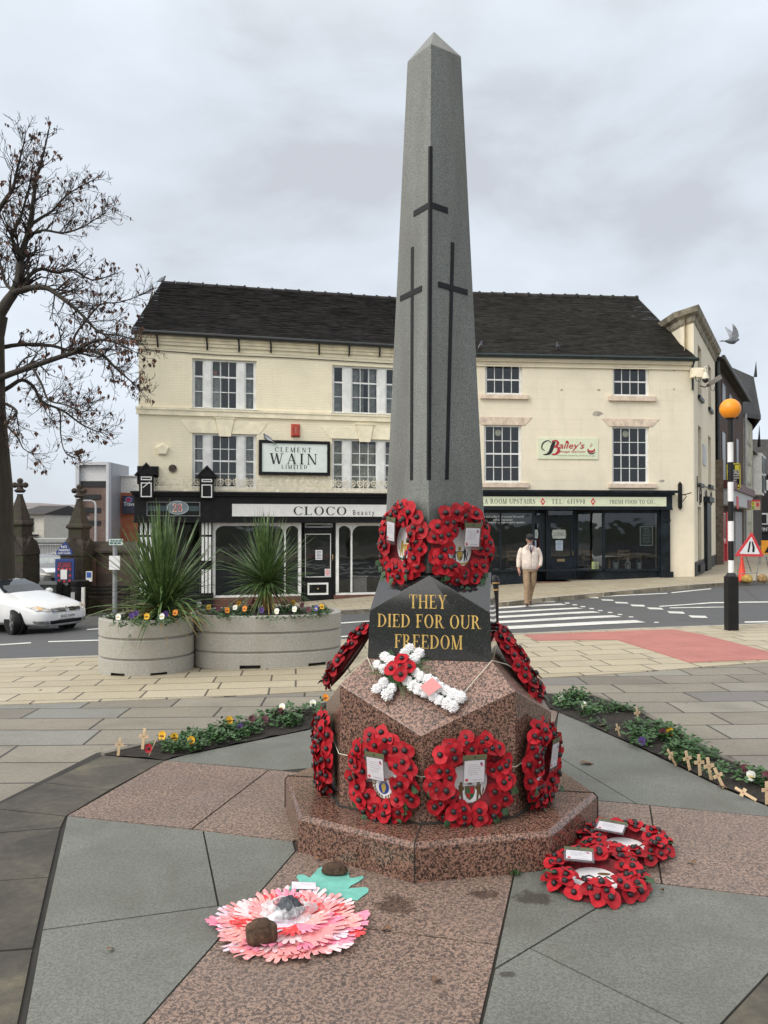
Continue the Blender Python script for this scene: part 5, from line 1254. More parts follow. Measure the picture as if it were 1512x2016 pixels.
# green paper leaf, shaped like a splayed hand
Z5 = lambda l: [(380 + x/3.78, 1660 + y/3.78) for x, y in l]
lf = xys(Z5([(700,360),(712,330),(745,318),(790,320),(795,300),(770,255),(780,240),(820,238),(870,262),(895,235),(930,195),(980,165),(1040,153),(1090,158),(1130,178),(1155,210),(1165,262),(1200,262),(1262,247),(1272,262),(1235,290),(1180,318),(1150,345),(1180,340),(1285,332),(1305,345),(1305,368),(1262,398),(1222,432),(1130,420),(900,440),(760,400)]))
mb = MB(); mb.prism(lf, .0015, .0035); single('paper_leaf', mb, plain('teal_painted_paper', (.16,.47,.40), .7, var=.14, scale=14), 'teal painted paper leaf shaped like a splayed hand, under a brown stone', 'paper leaf')
mb = MB(); sq = xys(Z5([(735,325),(912,332),(915,382),(735,378)])); mb.prism(sq, .022, .023); single('paper_slip', mb, plain('lilac_paper', (.74,.66,.74), .6, var=.15, scale=20), 'small lilac paper slip between the leaf and the paper poppy', 'paper')
def stone(label, px, py, rx, ry, rz, seed, z0=0.0, yaw=0):
    p = hit(px, py); mb = MB(); bm = bmesh.new(); bmesh.ops.create_icosphere(bm, subdivisions=4, radius=1)
    mb.M = Matrix.Translation((p.x, p.y, z0 + rz*.8)) @ Matrix.Rotation(R(yaw), 4, 'Z')
    ids = {}
    for v in bm.verts:
        c = v.co.copy(); e_ = .55; c = Vector([math.copysign(abs(q)**e_, q) for q in c]); c = c/ max(1.0, c.length/1.12)
        c *= 1 + .16*noise.noise(v.co*1.6 + Vector((seed,0,0))) + .06*noise.noise(v.co*5 + Vector((0,seed,0))) + .03*noise.noise(v.co*13)
        ids[v.index] = mb.a((c.x*rx, c.y*ry, max(c.z*rz, -rz*.8)))
    for f in bm.faces: mb.face([ids[v.index] for v in f.verts])
    bm.free(); t = NT('rough_brown_stone'); v = t.coord(); t.color(t.ramp(t.noise(v, 38, 6, .7), [(.3, (.022,.012,.008)), (.55, (.075,.042,.024)), (.75, (.15,.095,.055))])); t.rough(.9); t.bump(t.noise(v, 90, 5, .7), .006, .8)
    single('stone', mb, t.mat, label, 'stone', smooth=50)
stone('rough brown stone weighing down the front edge of the paper poppy', 514, 1862, .060, .042, .044, 1.0, .014, 10)
stone('flat brown stone lying on the teal paper leaf', 658, 1722, .058, .030, .026, 6.0, .004, -8)
# ================================================================ planters, spiky plants, pansies, wooden crosses
def mat_conc():
    t = NT('cast_concrete'); v = t.coord(); a = t.noise(v, 55, 4, .6); s = t.noise(t.coord((3, 3, .7)), 1.8, 6, .65)
    c = t.ramp(a, [(.3, (.29,.28,.25)), (.6, (.37,.36,.325)), (.8, (.44,.43,.395))]); c = t.mix(t.ramp(s, [(.48, 0), (.72, .55)]), c, (.30,.28,.23)); t.color(c); t.rough(.85); t.bump(a, .006, .5); return t.mat
M_conc = mat_conc()
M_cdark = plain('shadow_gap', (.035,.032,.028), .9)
M_compost = plain('planter_compost', (.03,.022,.016), .95, var=.5, scale=30)
def planter(label, c, sx, sy, yaw, h, z0, notches):
    o = thing('planter', label, 'planter', (c[0], c[1], z0), 'concrete ring planters by the road'); mb = MB(); n = 72
    p_ = 2.5 if sx > sy*1.2 else 2.0
    def pt(k, r, z):
        a = 2*PI*k/n; ca, sa = math.cos(a), math.sin(a); d = (abs(ca)**p_ + abs(sa)**p_)**(-1/p_); x, y = sx*r*d*ca if False else (sx - .0)*d*ca, sy*d*sa
        L = math.hypot(x, y); x, y = x*(L - (1-r)*sx)/L, y*(L - (1-r)*sx)/L
        cy, sn = math.cos(yaw), math.sin(yaw); return (c[0] + x*cy - y*sn, c[1] + x*sn + y*cy, z0 + z)
    g_ = .012; bands = [(0, h*.30), (h*.30+g_*1.6, h*.66), (h*.66+g_*1.6, h)]
    e = .006/sx
    prof = []
    for i, (a, b) in enumerate(bands):
        if i: prof += [(1-.028/sx, a-.004)]
        prof += [(1-e*2, a), (1, a+.008), (1, b-.010), (1-e*2, b)]
        if i < 2: prof += [(1-.028/sx, b+.004)]
    prof += [(1-.075/sx, h+.001), (1-.085/sx, h-.01), (1-.085/sx, h-.10)]
    ids = [[mb.a(pt(k, r, z)) for k in range(n)] for r, z in prof]
    nh = .055
    split = [mb.a(pt(k, 1, nh)) for k in range(n)]
    for j in range(len(prof)-1):
        for k in range(n):
            k2 = (k+1) % n; cut = any((k - q) % n < w for q, w in notches)
            if j == 0 and cut: continue
            if j == 1:
                mb.face((split[k], split[k2], ids[2][k2], ids[2][k]))
                if not cut: mb.face((ids[1][k], ids[1][k2], split[k2], split[k]))
            else: mb.face((ids[j][k], ids[j][k2], ids[j+1][k2], ids[j+1][k]))
    body = part('tub', mb, M_conc, o, smooth=40)
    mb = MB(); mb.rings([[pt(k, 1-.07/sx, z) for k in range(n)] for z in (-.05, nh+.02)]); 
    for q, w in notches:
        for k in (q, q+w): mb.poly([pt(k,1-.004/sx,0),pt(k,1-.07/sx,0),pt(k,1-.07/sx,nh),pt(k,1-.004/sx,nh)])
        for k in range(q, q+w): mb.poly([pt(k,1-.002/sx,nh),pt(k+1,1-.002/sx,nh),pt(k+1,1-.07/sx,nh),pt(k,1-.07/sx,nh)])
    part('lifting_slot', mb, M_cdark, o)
    mb = MB(); mb.rings([[(lerp(c[0], pt(k,1-.086/sx,0)[0], f), lerp(c[1], pt(k,1-.086/sx,0)[1], f), z0 + h - .05 + .05*(1-f*f) + .012*noise.noise((k*.9, f*5, sx))) for k in range(n)] for f in (.02, .4, .75, 1)]); part('compost', mb, M_compost, o, smooth=180)
    return o
gz = lambda p: g(p[0], p[1]) - .004
C1 = (-2.76, 9.66); C2 = (-1.43, 10.18)
planter('small round concrete planter with three ribbed bands, left of the long planter', C1, .535, .535, 0, .63, gz(C1)-.01, [(48, 4), (58, 4)])
planter('long oval concrete planter with three ribbed bands beside the memorial', C2, .90, .60, R(8), .62, gz(C2)-.0, [(50, 3), (60, 3)])
ZP1 = gz(C1) + .61; ZP2 = gz(C2) + .61

def mat_blade(name, lo, mid, hi):
    t = NT(name); v = t.coord(); t.color(t.ramp(t.noise(v, 14, 3, .6), [(.32, lo), (.52, mid), (.72, hi)])); t.rough(.42); return t.mat
M_blade = mat_blade('cordyline_leaf', (.030,.066,.020), (.075,.135,.040), (.17,.24,.085))
M_dry = mat_blade('withered_leaf', (.14,.09,.035), (.30,.21,.07), (.42,.33,.10))
def blades(mb, c, n, r_, lmin, lmax, el0, el1, wid, droop, up=0.0, twist=.5):
    for k in range(n):
        az = r_.uniform(0, 2*PI); f = r_.random(); el = R(lerp(el0, el1, f)); L = r_.uniform(lmin, lmax); d = Vector((math.cos(az)*math.cos(el), math.sin(az)*math.cos(el), math.sin(el)))
        hz = Vector((math.cos(az), math.sin(az), 0)); side = Vector((-math.sin(az), math.cos(az), 0)); side = (side + Vector((0,0,1))*r_.uniform(-twist, twist)).normalized()
        base = Vector(c) + Vector((0,0,r_.uniform(-.03,.05)+up*f)) + hz*.02; q = 7; prev = None; dr = droop*r_.uniform(.3, 1.5)*math.cos(el)
        for i in range(q+1):
            t_ = i/q; p = base + d*L*t_ + Vector((0,0,-1))*dr*L*t_**2.6; w = wid*min(1, .5+t_*3)*(1 - t_**3)*r_.uniform(.95,1.05) + .0012
            a, b = mb.a(p - side*w/2 + Vector((0,0,w*.18))), mb.a(p + side*w/2 + Vector((0,0,w*.18))); m_ = mb.a(p)
            if prev: mb.face((prev[0], prev[2], m_, a)); mb.face((prev[2], prev[1], b, m_))
            prev = (a, b, m_)
r_ = random.Random(31)
p1 = at(318, 1196, C1[1]); t1 = thing('spiky_plant', 'tall dense spiky green plant filling the small round planter', 'plant', (p1.x, p1.y, ZP1-.02), 'spiky plants in the planters')
mb = MB(); blades(mb, (p1.x, p1.y, ZP1+.05), 330, r_, .58, 1.24, 40, 88, .024, .16, .16); blades(mb, (p1.x+.03, p1.y, ZP1+.05), 170, r_, .5, .98, 6, 52, .022, .45, .1); part('leaves', mb, M_blade, t1)
mb = MB(); blades(mb, (p1.x, p1.y, ZP1+.03), 80, r_, .45, .78, -4, 22, .018, .5, 0); part('dry_leaves', mb, M_dry, t1)
mb = MB(); mb.tube([(p1.x,p1.y,ZP1-.05),(p1.x,p1.y,ZP1+.1)], [.05,.04], 8); part('stem', mb, M_dry, t1)
p2 = at(524, 1185, C2[1]); hc = Vector((p2.x, p2.y, ZP2+.34))
t2 = thing('spiky_plant', 'spiky green plant with round head on short stem in the long planter', 'plant', (p2.x, p2.y, ZP2-.02), 'spiky plants in the planters')
mb = MB(); blades(mb, hc, 270, r_, .50, .86, 20, 89, .021, .12, .10); blades(mb, hc, 170, r_, .42, .66, -28, 24, .018, .22, 0); part('leaves', mb, M_blade, t2)
mb = MB(); blades(mb, hc - Vector((0,0,.02)), 34, r_, .35, .62, -75, -30, .018, .1, 0); part('dry_leaves', mb, M_dry, t2)
mb = MB(); mb.tube([(p2.x-.02,p2.y,ZP2-.05),(p2.x-.01,p2.y,ZP2+.15),(p2.x,p2.y,ZP2+.36)], [.032,.026,.03], 8); part('stem', mb, plain('fibrous_stem', (.30,.20,.06), .8, var=.4, scale=30), t2)

# ---- pansies: a tuft of leaves and, on some, a five-petalled flower
M_tuft = mat_blade('pansy_leaf', (.018,.050,.014), (.040,.105,.028), (.085,.175,.05))
def tuft_mesh(seed, n, rad, hgt):
    r_ = random.Random(seed); mb = MB()
    for k in range(n):
        az = r_.uniform(0, 2*PI); rr = rad*math.sqrt(r_.random()); c = Vector((rr*math.cos(az), rr*math.sin(az), hgt*(r_.random()**.7)*(1-.6*(rr/rad)**2)+.008)); L = r_.uniform(.018,.036); w = L*.42
        d = Vector((math.cos(az+r_.uniform(-1,1)), math.sin(az+r_.uniform(-1,1)), r_.uniform(-.3,.7))).normalized(); s = d.cross(Vector((r_.uniform(-.4,.4),r_.uniform(-.4,.4),1))).normalized(); u = s.cross(d)
        pts = [c, c+d*L*.35+s*w, c+d*L*.8+s*w*.7, c+d*L*1.1-u*.003, c+d*L*.8-s*w*.7, c+d*L*.35-s*w]; m_ = c+d*L*.55-u*L*.12
        ids = [mb.a(p) for p in pts]; mm = mb.a(m_)
        for i in range(6): mb.face((ids[i], ids[(i+1)%6], mm))
    return mesh_of('foliage', mb, M_tuft, Vector((0,0,0)))
TUFT = [tuft_mesh(i, 46, .075, .075) for i in range(5)]; TUFTS = [tuft_mesh(40+i, 26, .06, .05) for i in range(3)]
FC = dict(yellow=((.72,.40,.012), (.10,.02,.008)), white=((.76,.76,.72), (.55,.45,.08)), purple=((.055,.02,.16), (.02,.008,.05)), orange=((.75,.24,.01), (.12,.02,.01)), maroon=((.085,.008,.02), (.03,.004,.008)), violet=((.10,.08,.33), (.6,.5,.1)))
FM = {}
for k, (c1, c2) in FC.items():
    mb = MB(); pet = [(90+38, .021, .0), (90-38, .021, .0004), (190, .019, .0012), (-10, .019, .0016), (270, .025, .0022)]
    for a, L, z in pet:
        d = Vector((math.cos(R(a)), math.sin(R(a)), 0)); s = Vector((-d.y, d.x, 0)); w = .0165 if a != 270 else .021
        mb.mi = 0; mb.poly([tuple(Vector((0,0,z)) + d*x*L + s*y*w + Vector((0,0,.003*x*x))) for x, y in ((0,-.15),(.35,-.8),(.75,-.95),(1.05,-.55),(1.1,0),(1.05,.55),(.75,.95),(.35,.8),(0,.15))])
    mb.mi = 1
    for a in (215, 270, 325): d = Vector((math.cos(R(a)), math.sin(R(a)), 0)); s = Vector((-d.y, d.x, 0)); mb.poly([tuple(d*.001 + Vector((0,0,.0035))), tuple(d*.012+s*.005+Vector((0,0,.0042))), tuple(d*.014+Vector((0,0,.0045))), tuple(d*.012-s*.005+Vector((0,0,.0042)))])
    FM[k] = mesh_of('flower', mb, [plain('pansy_'+k, c1, .6, var=.15, scale=80), plain('pansy_face_'+k, c2, .6, var=0)], Vector((0,0,0)))
mb = MB(); mb.tube([(0,0,0),(.004,0,.04),(0,0,.09)], .0018, 5); STK = mesh_of('stalk', mb, M_tuft, Vector((0,0,0)))
WORD = dict(yellow='yellow pansy with dark face', white='white pansy', purple='deep purple pansy', orange='orange pansy', maroon='dark maroon pansy', violet='violet pansy')
def pansy(p, col, where, group, r_, small=False, h=None, s=1.0):
    lab = f'{WORD[col]} {where}' if col else f'leafy green pansy without flowers {where}'
    o = thing('pansy', lab, 'pansy' if col else 'plant', p, group); f = link('foliage', r_.choice(TUFTS if small else TUFT), o); f.matrix_local = Matrix.Rotation(r_.uniform(0, 6), 4, 'Z') @ Matrix.Scale(s*r_.uniform(.85, 1.2), 4)
    if col:
        h = h or r_.uniform(.07, .10); st = link('stalk', STK, o); st.matrix_local = Matrix.Scale(h/.09, 4)
        to = (EYE - Vector(p)); to.z = 0; to.normalize(); z = Vector((to.x + r_.uniform(-.5,.5), to.y + r_.uniform(-.3,.3), r_.uniform(.15,.6)))
        q = link('flower', FM[col], o); q.matrix_local = frame((0, 0, h), z.cross(Vector((0,0,1)))*-1, z) @ Matrix.Scale(1.25*s, 4)
    return o
r_ = random.Random(8)
def in_planter(px, py, col, where, zp, Y0, cpt, h=.10):
    p = on_plane(px, py, (0, 0, zp + h), Vector((0,0,1))); q = (p.x, p.y, zp - .025); pansy(q, col, where, 'pansies in the concrete planters', r_, False, h + .02, 1.08)
for px, py, col in ((233,1213,'white'),(259,1211,'purple'),(268,1206,'purple'),(289,1212,'yellow'),(319,1212,'white'),(326,1207,'purple'),(357,1193,'orange'),(345,1205,'orange')): in_planter(px, py, col, 'in the small round planter', ZP1, C1[1], C1)
for px, py, col in ((392,1188,'white'),(411,1194,'yellow'),(447,1200,'orange'),(430,1197,'maroon'),(463,1195,'white'),(482,1197,'orange'),(545,1202,'white'),(532,1183,'white'),(577,1185,'yellow'),(580,1198,'white'),(623,1196,'violet'),(633,1193,'yellow'),(500,1185,'maroon'),(595,1190,'maroon'),(560,1186,'maroon'),(608,1199,'maroon'),(515,1200,'purple'),(470,1186,'yellow')): in_planter(px, py, col, 'in the long oval planter', ZP2, C2[1], C2)
for k in range(34):                         # green filler plants
    if k < 12: a = r_.uniform(0, 2*PI); rr = .42*math.sqrt(r_.uniform(.25, 1)); p = (C1[0]+rr*math.cos(a), C1[1]+rr*math.sin(a), ZP1-.02); w = 'in the small round planter'
    else: a = r_.uniform(0, 2*PI); rr = math.sqrt(r_.uniform(.1, 1)); p = (C2[0]+.76*rr*math.cos(a), C2[1]+.44*rr*math.sin(a), ZP2-.02); w = 'in the long oval planter'
    pansy(p, None, w, 'leafy plants in the concrete planters', r_, False, None, 1.15)
# beds either side of the memorial
Z8 = lambda x, y: (x/2.16, 1300 + y/2.16)
Z1 = lambda x, y: (1030 + x/3.137, 1300 + y/3.137)
def bedflower(px, py, col, where, grp, base, h): 
    p = hit(*base, .01); pansy((p.x, p.y, .008), col, where, grp, r_, False, h)
for (fx, fy), (bx, by), col in (((695,312),(690,375),'yellow'),((818,334),(812,375),'yellow'),((742,320),(740,365),'yellow'),((972,248),(975,300),'yellow'),((1018,275),(1018,310),'purple'),((1200,192),(1200,245),'white'),((1322,176),(1330,225),'white'),((1382,152),(1384,205),'orange'),((1070,245),(1072,290),'maroon'),((1125,245),(1128,280),'maroon'),((1190,212),(1192,250),'maroon')):
    b = hit(*Z8(bx, by)); f = at(*Z8(fx, fy), b.y); bedflower(*Z8(fx, fy), col, 'in the soil bed left of the memorial', 'pansies in the left bed', Z8(bx, by), max(.05, f.z - .008))
for (fx, fy), (bx, by), col in (((232,240),(232,265),'white'),((378,268),(378,310),'white'),((900,430),(905,490),'yellow'),((858,436),(862,490),'maroon'),((1408,700),(1408,760),'white'),((1372,660),(1372,730),'maroon'),((735,515),(735,530),'purple'),((1505,705),(1505,780),'maroon')):
    b = hit(*Z1(bx, by)); f = at(*Z1(fx, fy), b.y); bedflower(*Z1(fx, fy), col, 'in the soil bed right of the memorial', 'pansies in the right bed', Z1(bx, by), max(.04, f.z - .008))
def inpoly(p, P):
    c = False; j = len(P) - 1
    for i in range(len(P)):
        if (P[i][1] > p[1]) != (P[j][1] > p[1]) and p[0] < (P[j][0]-P[i][0])*(p[1]-P[i][1])/(P[j][1]-P[i][1]) + P[i][0]: c = not c
        j = i
    return c
for BED, where, n, skip in ((BEDL, 'in the soil bed left of the memorial', 46, lambda p: p[0] < -1.62), (BEDR, 'in the soil bed right of the memorial', 80, lambda p: False)):
    P = inset(xys(BED), .05); xs = [p[0] for p in P]; ys = [p[1] for p in P]; k = 0; tr = 0
    while k < n and tr < 4000:
        tr += 1; p = (r_.uniform(min(xs), max(xs)), r_.uniform(min(ys), max(ys)))
        if inpoly(p, P) and not skip(p) and noise.noise((p[0]*2.3, p[1]*2.3, 5)) > -.16: pansy((p[0], p[1], .006), None, where, 'leafy plants ' + where, r_, k % 3 == 0, None, r_.uniform(.6, 1.25)); k += 1
# small wooden remembrance crosses
M_ply = plain('pale_wood', (.58,.43,.26), .7, var=.2, scale=20)
mb = MB(); mb.prism([(-.0085,0),(.0085,0),(.0085,.062),(.028,.062),(.028,.080),(.0085,.080),(.0085,.115),(-.0085,.115),(-.0085,.080),(-.028,.080),(-.028,.062),(-.0085,.062)], -.0025, .0025, 'y')
mb.mi = 1; mb.prism([(.003*math.cos(2*PI*k/10), .071+.003*math.sin(2*PI*k/10)) for k in range(10)], -.0035, -.0027, 'y')
CRX = mesh_of('wooden_cross', mb, [M_ply, M_petal], Vector((0,0,0)))
def wcross(base, yaw, lean, roll, label, s=1.0):
    p = hit(*base, .004); o = link('wooden_cross', CRX); o.location = p; o.rotation_euler = (R(lean), R(roll), R(yaw)); o.scale = (s, s, s); tag(o, label, 'cross', 'wooden crosses in the flower beds')
wcross(Z8(502,405), 5, -4, 6, 'wooden cross at the outer tip of the left bed', 1.05)
wcross(Z8(606,378), -8, -6, 4, 'wooden cross behind the poppy stick in the left bed', 1.25)
wcross(Z1(598,470), 30, -8, -14, 'wooden cross leaning over the front edge of the right bed, farthest of the front row', .85)
wcross(Z1(712,380), 20, -4, -6, 'wooden cross standing at the back of the right bed above the leaves', 1.0)
wcross(Z1(945,650), 48, -16, -26, 'wooden cross turned sideways and leaning, left end of the close row in the right bed', 1.1)
wcross(Z1(1030,680), 14, -6, -10, 'wooden cross second in the close row, just right of the one turned sideways', 1.1)
wcross(Z1(1093,712), 6, -4, -2, 'upright wooden cross in the middle of the close row in the right bed', 1.15)
wcross(Z1(1162,738), 8, -5, -8, 'wooden cross fourth in the close row, touching the upright one', 1.2)
wcross(Z1(1238,788), 10, -10, -22, 'wooden cross tilted to the left at the near end of the close row', 1.1)
wcross(Z1(1440,865), 40, -62, -30, 'wooden cross fallen flat at the edge of the right bed', 1.1)
wcross(Z1(1505,890), 10, -6, 4, 'wooden cross nearest the right edge of the picture', 1.1)
p = hit(*Z8(632,410)); q = at(*Z8(666,334), p.y + .02); mb = MB(); mb.tube([p, q], .0035, 6); st = single('poppy_stick', mb, M_ply, 'thin wooden stick with a small red poppy in the left bed', 'stick')
c = link('poppy', PET[2], st); ORG[st] = st.location; c.matrix_local = frame(at(*Z8(632,375), p.y - .03) - st.location, (1,0,0), (0,-1,.4)) @ Matrix.Scale(.8, 4); link('poppy_centre', CEN, c)
# fallen leaves
M_dead = plain('dead_leaf', (.20,.10,.045), .8, var=.4, scale=40)
def dead(px, py, s, yaw, label, col=None):
    p = hit(px, py); mb = MB(); mb.M = Matrix.Translation((p.x, p.y, .006)) @ Matrix.Rotation(yaw, 4, 'Z'); n = 12; top = []; 
    for k in range(n+1): t_ = k/n; top.append((s*(t_-.5), s*.34*math.sin(PI*t_)*(1+.25*math.sin(k*2.3)), .006*math.sin(t_*5)+.004))
    for k in range(n): a, b = top[k], top[k+1]; mb.poly([(a[0], -a[1], a[2]*1.4), (b[0], -b[1], b[2]*1.4), b, a])
    single('fallen_leaf', mb, col or M_dead, label, 'leaf', 'fallen leaves on the memorial paving', smooth=180)
dead(1155, 1504, .10, .2, 'brown curled leaf on the grey slab right of the memorial'); dead(218, 1873, .035, 1.1, 'tiny reddish leaf on the large grey slab at lower left'); dead(1187, 1431, .08, .6, 'brown leaf at the front edge of the right flower bed'); dead(1424, 1552, .07, -.2, 'brown leaf beside the leaning wooden crosses'); dead(628, 1694, .05, .4, 'orange leaf by the foot of the granite step', plain('orange_leaf', (.35,.14,.05), .8, var=.3))
dead(392, 1519, .02, 0, 'white scrap of petal on the pink slab left of the memorial', M_card)
rl_ = random.Random(9)
for i in range(14): dead(rl_.uniform(20, 1480), rl_.choice((rl_.uniform(1330, 1480), rl_.uniform(1620, 1980))), rl_.uniform(.02, .045), rl_.uniform(0, 3), 'tiny brown leaf fragment lying on the paving')
# moss and a weed in the joint by the step
mb = MB(); r2 = random.Random(2); p = hit(1014, 1724)
for k in range(26): a = r2.uniform(0, 6.3); q = Vector((p.x + r2.gauss(0,.012), p.y + r2.gauss(0,.010), .002)); d = Vector((math.cos(a)*.02, math.sin(a)*.02, r2.uniform(.01,.035))); s = Vector((-d.y, d.x, 0))*.25; mb.poly([q, q+d*.5+s, q+d, q+d*.5-s])
single('weed', mb, M_tuft, 'tiny green weed in the joint at the foot of the step', 'weed')
# ================================================================ bare tree with withered leaves, left
def mat_bark(name, c, moss):
    t = NT(name); v = t.coord(); a = t.noise(t.coord((1,1,.25)), 9, 5, .7); s = t.noise(v, 1.1, 5, .6)
    k = t.ramp(a, [(.3, tuple(x*.45 for x in c)), (.7, c)]); k = t.mix(t.ramp(s, [(.45, 0), (.7, .6)]), k, moss); t.color(k); t.rough(.9); t.bump(a, .05, .8); return t.mat
M_bark = mat_bark('dark_bark', (.050,.040,.033), (.040,.042,.022)); M_twig = plain('dark_twig', (.030,.024,.021), .9, var=.3)
def mat_leafy(name, cols):
    t = NT(name); v = t.coord(); t.color(t.ramp(t.noise(v, 2.2, 4, .7), [(.3 + .4*i/(len(cols)-1), c) for i, c in enumerate(cols)])); t.rough(.7); return t.mat
M_wither = mat_leafy('withered_brown_leaves', [(.035,.018,.014), (.075,.032,.022), (.13,.055,.03), (.055,.025,.018)])
TZ = -1.55; r_ = random.Random(77)
tp = at(-14, 1100, 23.0); tree = thing('bare_tree', 'big bare tree with a dark trunk and clumps of withered brown leaves', 'tree', (tp.x, tp.y, TZ))
limbs = []       # (pixel polyline with depth offsets, start radius, end radius)
def limb(pts, r0, r1, z0=0.0, z1=0.0): limbs.append(([at(x, y, 23.0 + lerp(z0, z1, i/(len(pts)-1))) for i, (x, y) in enumerate(pts)], r0, r1))
trunk = [Vector((tp.x, tp.y, TZ-.3))] + [at(x, y, 23.0) for x, y in ((-16,1140),(-15,1060),(-13,960),(-16,880),(-20,800),(-18,720),(-14,660),(-2,620))]
ZA = lambda l: [(x/3.878, 180 + y/3.878) for x, y in l]; ZB_ = lambda l: [(x/3.024, 500 + y/3.024) for x, y in l]
limb(ZA([(-8,1706),(60,1600),(110,1530),(140,1440),(150,1350),(160,1250),(210,1100),(230,1000),(255,820),(280,650),(330,480),(365,330)]), .17, .02, 0, .3)
limb(ZA([(160,1260),(120,1180),(90,1100),(150,980),(190,850),(230,700),(250,560)]), .07, .015, 0, -.8)
limb(ZA([(110,1530),(160,1500),(230,1400),(320,1355),(440,1385),(560,1360),(700,1440),(860,1400)]), .085, .014, 0, .9)
limb(ZA([(100,1540),(200,1505),(350,1500),(450,1560),(540,1630),(620,1700),(760,1840),(900,1860),(1040,1900)]), .10, .014, 0, -1.0)
limb(ZA([(230,1020),(320,960),(400,910),(500,800),(590,740),(690,685)]), .055, .012, .2, 1.0)
limb(ZA([(210,1100),(330,1060),(480,1080),(620,1040),(720,980),(800,930)]), .045, .01, .1, -.8)
limb(ZA([(-60,980),(0,890),(60,800),(100,740),(125,620),(160,480),(190,370)]), .085, .014, -.5, -1.2)
limb(ZA([(100,1520),(40,1460),(0,1300),(-50,1150)]), .06, .02, 0, 1)
limb(ZB_([(-30,760),(20,730),(190,670),(430,590),(530,575),(620,610),(690,680),(760,740),(815,790)]), .11, .012, 0, -1.2)
limb(ZB_([(430,590),(560,520),(660,520),(760,560),(815,590)]), .045, .01, -.6, -1.0)
limb(ZB_([(0,560),(120,540),(300,545),(420,580),(520,600)]), .07, .03, .4, .8)
limb(ZB_([(420,575),(450,480),(510,400),(600,300),(700,290),(800,260),(860,230)]), .04, .01, .8, 1.2)
limb(ZB_([(-40,850),(60,790),(130,750),(200,790),(250,880),(370,930),(480,1010),(560,1050),(600,1060)]), .075, .012, .3, 1.4)
limb(ZB_([(340,920),(360,960),(360,1060),(375,1150),(400,1195),(440,1215)]), .03, .008, 1.0, 1.2)
limb(ZB_([(0,880),(70,910),(100,950),(40,1010),(110,1100),(140,1160),(200,1190)]), .05, .01, 0, -.6)
limb(ZB_([(190,670),(250,780),(290,870),(400,900),(500,940),(560,880)]), .04, .01, -.3, -1.4)
for (x, y, L, a) in ((-30,640,3.6,160),(-30,760,3.4,185),(-20,560,4.0,120),(-40,870,2.6,200),(-60,980,3.0,110)):      # limbs outside the picture
    p = at(x, y, 23.2); limbs.append(([p + Vector((math.cos(R(a))*L*t_, -.6*t_*math.sin(x), math.sin(R(a))*L*t_*.9 + .5*t_)) for t_ in (0,.25,.5,.75,1)], .10, .015))
tb = MB(); tb.tube(trunk, [.66,.60,.55,.50,.44,.40,.36,.30,.24], 14); tw = MB(); lv = MB()
def leaf_at(p):
    for _ in range(r_.choice((1,1,2,3))):
        q = p + Vector((r_.gauss(0,.03), r_.gauss(0,.03), 0)); L = r_.uniform(.08,.17); w = L*r_.uniform(.22,.4); a = r_.uniform(0, PI); s = Vector((math.cos(a), math.sin(a), 0)); d = Vector((r_.gauss(0,.25), r_.gauss(0,.25), -1)).normalized(); n = d.cross(s)
        lv.poly([q, q+d*L*.4+s*w+n*w*.4, q+d*L, q+d*L*.5-s*w*.2]); lv.poly([q, q+d*L*.5-s*w*.2, q+d*L, q+d*L*.4-s*w+n*w*.5])
def grow(p, d, L, r0, lev):
    n = 5 if lev < 2 else 4; pts = [p]; c = p.copy(); v = d.normalized()
    for i in range(n):
        v = (v + Vector((r_.gauss(0,.11), r_.gauss(0,.11), r_.gauss(0,.11) + (.02 if lev < 2 else .10)))).normalized(); c = c + v*(L/n); pts.append(c.copy())
    tw.tube(pts, [max(.0056, lerp(r0, r0*.4, i/n)) for i in range(n+1)], 4 if lev < 2 else 3, False)
    if lev < 3:
        k = max(2, int(L/.15)) if lev < 2 else 2
        for i in range(k):
            t_ = r_.uniform(.15, 1)*n; j = min(n-1, int(t_)); q = pts[j].lerp(pts[j+1], t_-j); dv = (pts[j+1]-pts[j]).normalized(); o = dv.orthogonal().normalized(); o.rotate(Matrix.Rotation(r_.uniform(0, 2*PI), 3, dv)); an = r_.uniform(.5, 1.1)
            grow(q, dv*math.cos(an) + o*math.sin(an), L*r_.uniform(.35,.65), r0*.5, lev+1)
    if r_.random() < (.16 if lev >= 2 else .12): leaf_at(pts[-1])
for pts, r0, r1 in limbs:
    # smooth the traced line a little
    fine = []
    for i in range(len(pts)-1):
        a, b, c, d = pts[max(i-1,0)], pts[i], pts[i+1], pts[min(i+2,len(pts)-1)]
        for s in (0, .33, .66): fine.append(.5*((2*b) + (c-a)*s + (2*a-5*b+4*c-d)*s*s + (3*b-a-3*c+d)*s**3))
    fine.append(pts[-1]); N = len(fine)
    tb.tube(fine, [lerp(r0, r1, (i/(N-1))**.8) for i in range(N)], 7)
    Ltot = sum((fine[i+1]-fine[i]).length for i in range(N-1)); k = int(Ltot/.10)
    for q in range(k):
        t_ = (r_.uniform(.12, 1)**.85)*(N-1); j = min(N-2, int(t_)); p = fine[j].lerp(fine[j+1], t_-j); dv = (fine[j+1]-fine[j]).normalized(); o = dv.orthogonal().normalized(); o.rotate(Matrix.Rotation(r_.uniform(0, 2*PI), 3, dv)); an = r_.uniform(.45, 1.1)
        grow(p, dv*math.cos(an) + o*math.sin(an) + Vector((0,0,.25)), r_.uniform(.35, 1.0)*(1.15 - .5*t_/N), max(.010, lerp(r0, r1, t_/N)*.35), 1)
    grow(fine[-1], fine[-1]-fine[-2], .35, r1, 1)
part('trunk', tb, M_bark, tree, smooth=60); part('branches', tw, M_twig, tree); part('crown', lv, M_wither, tree)
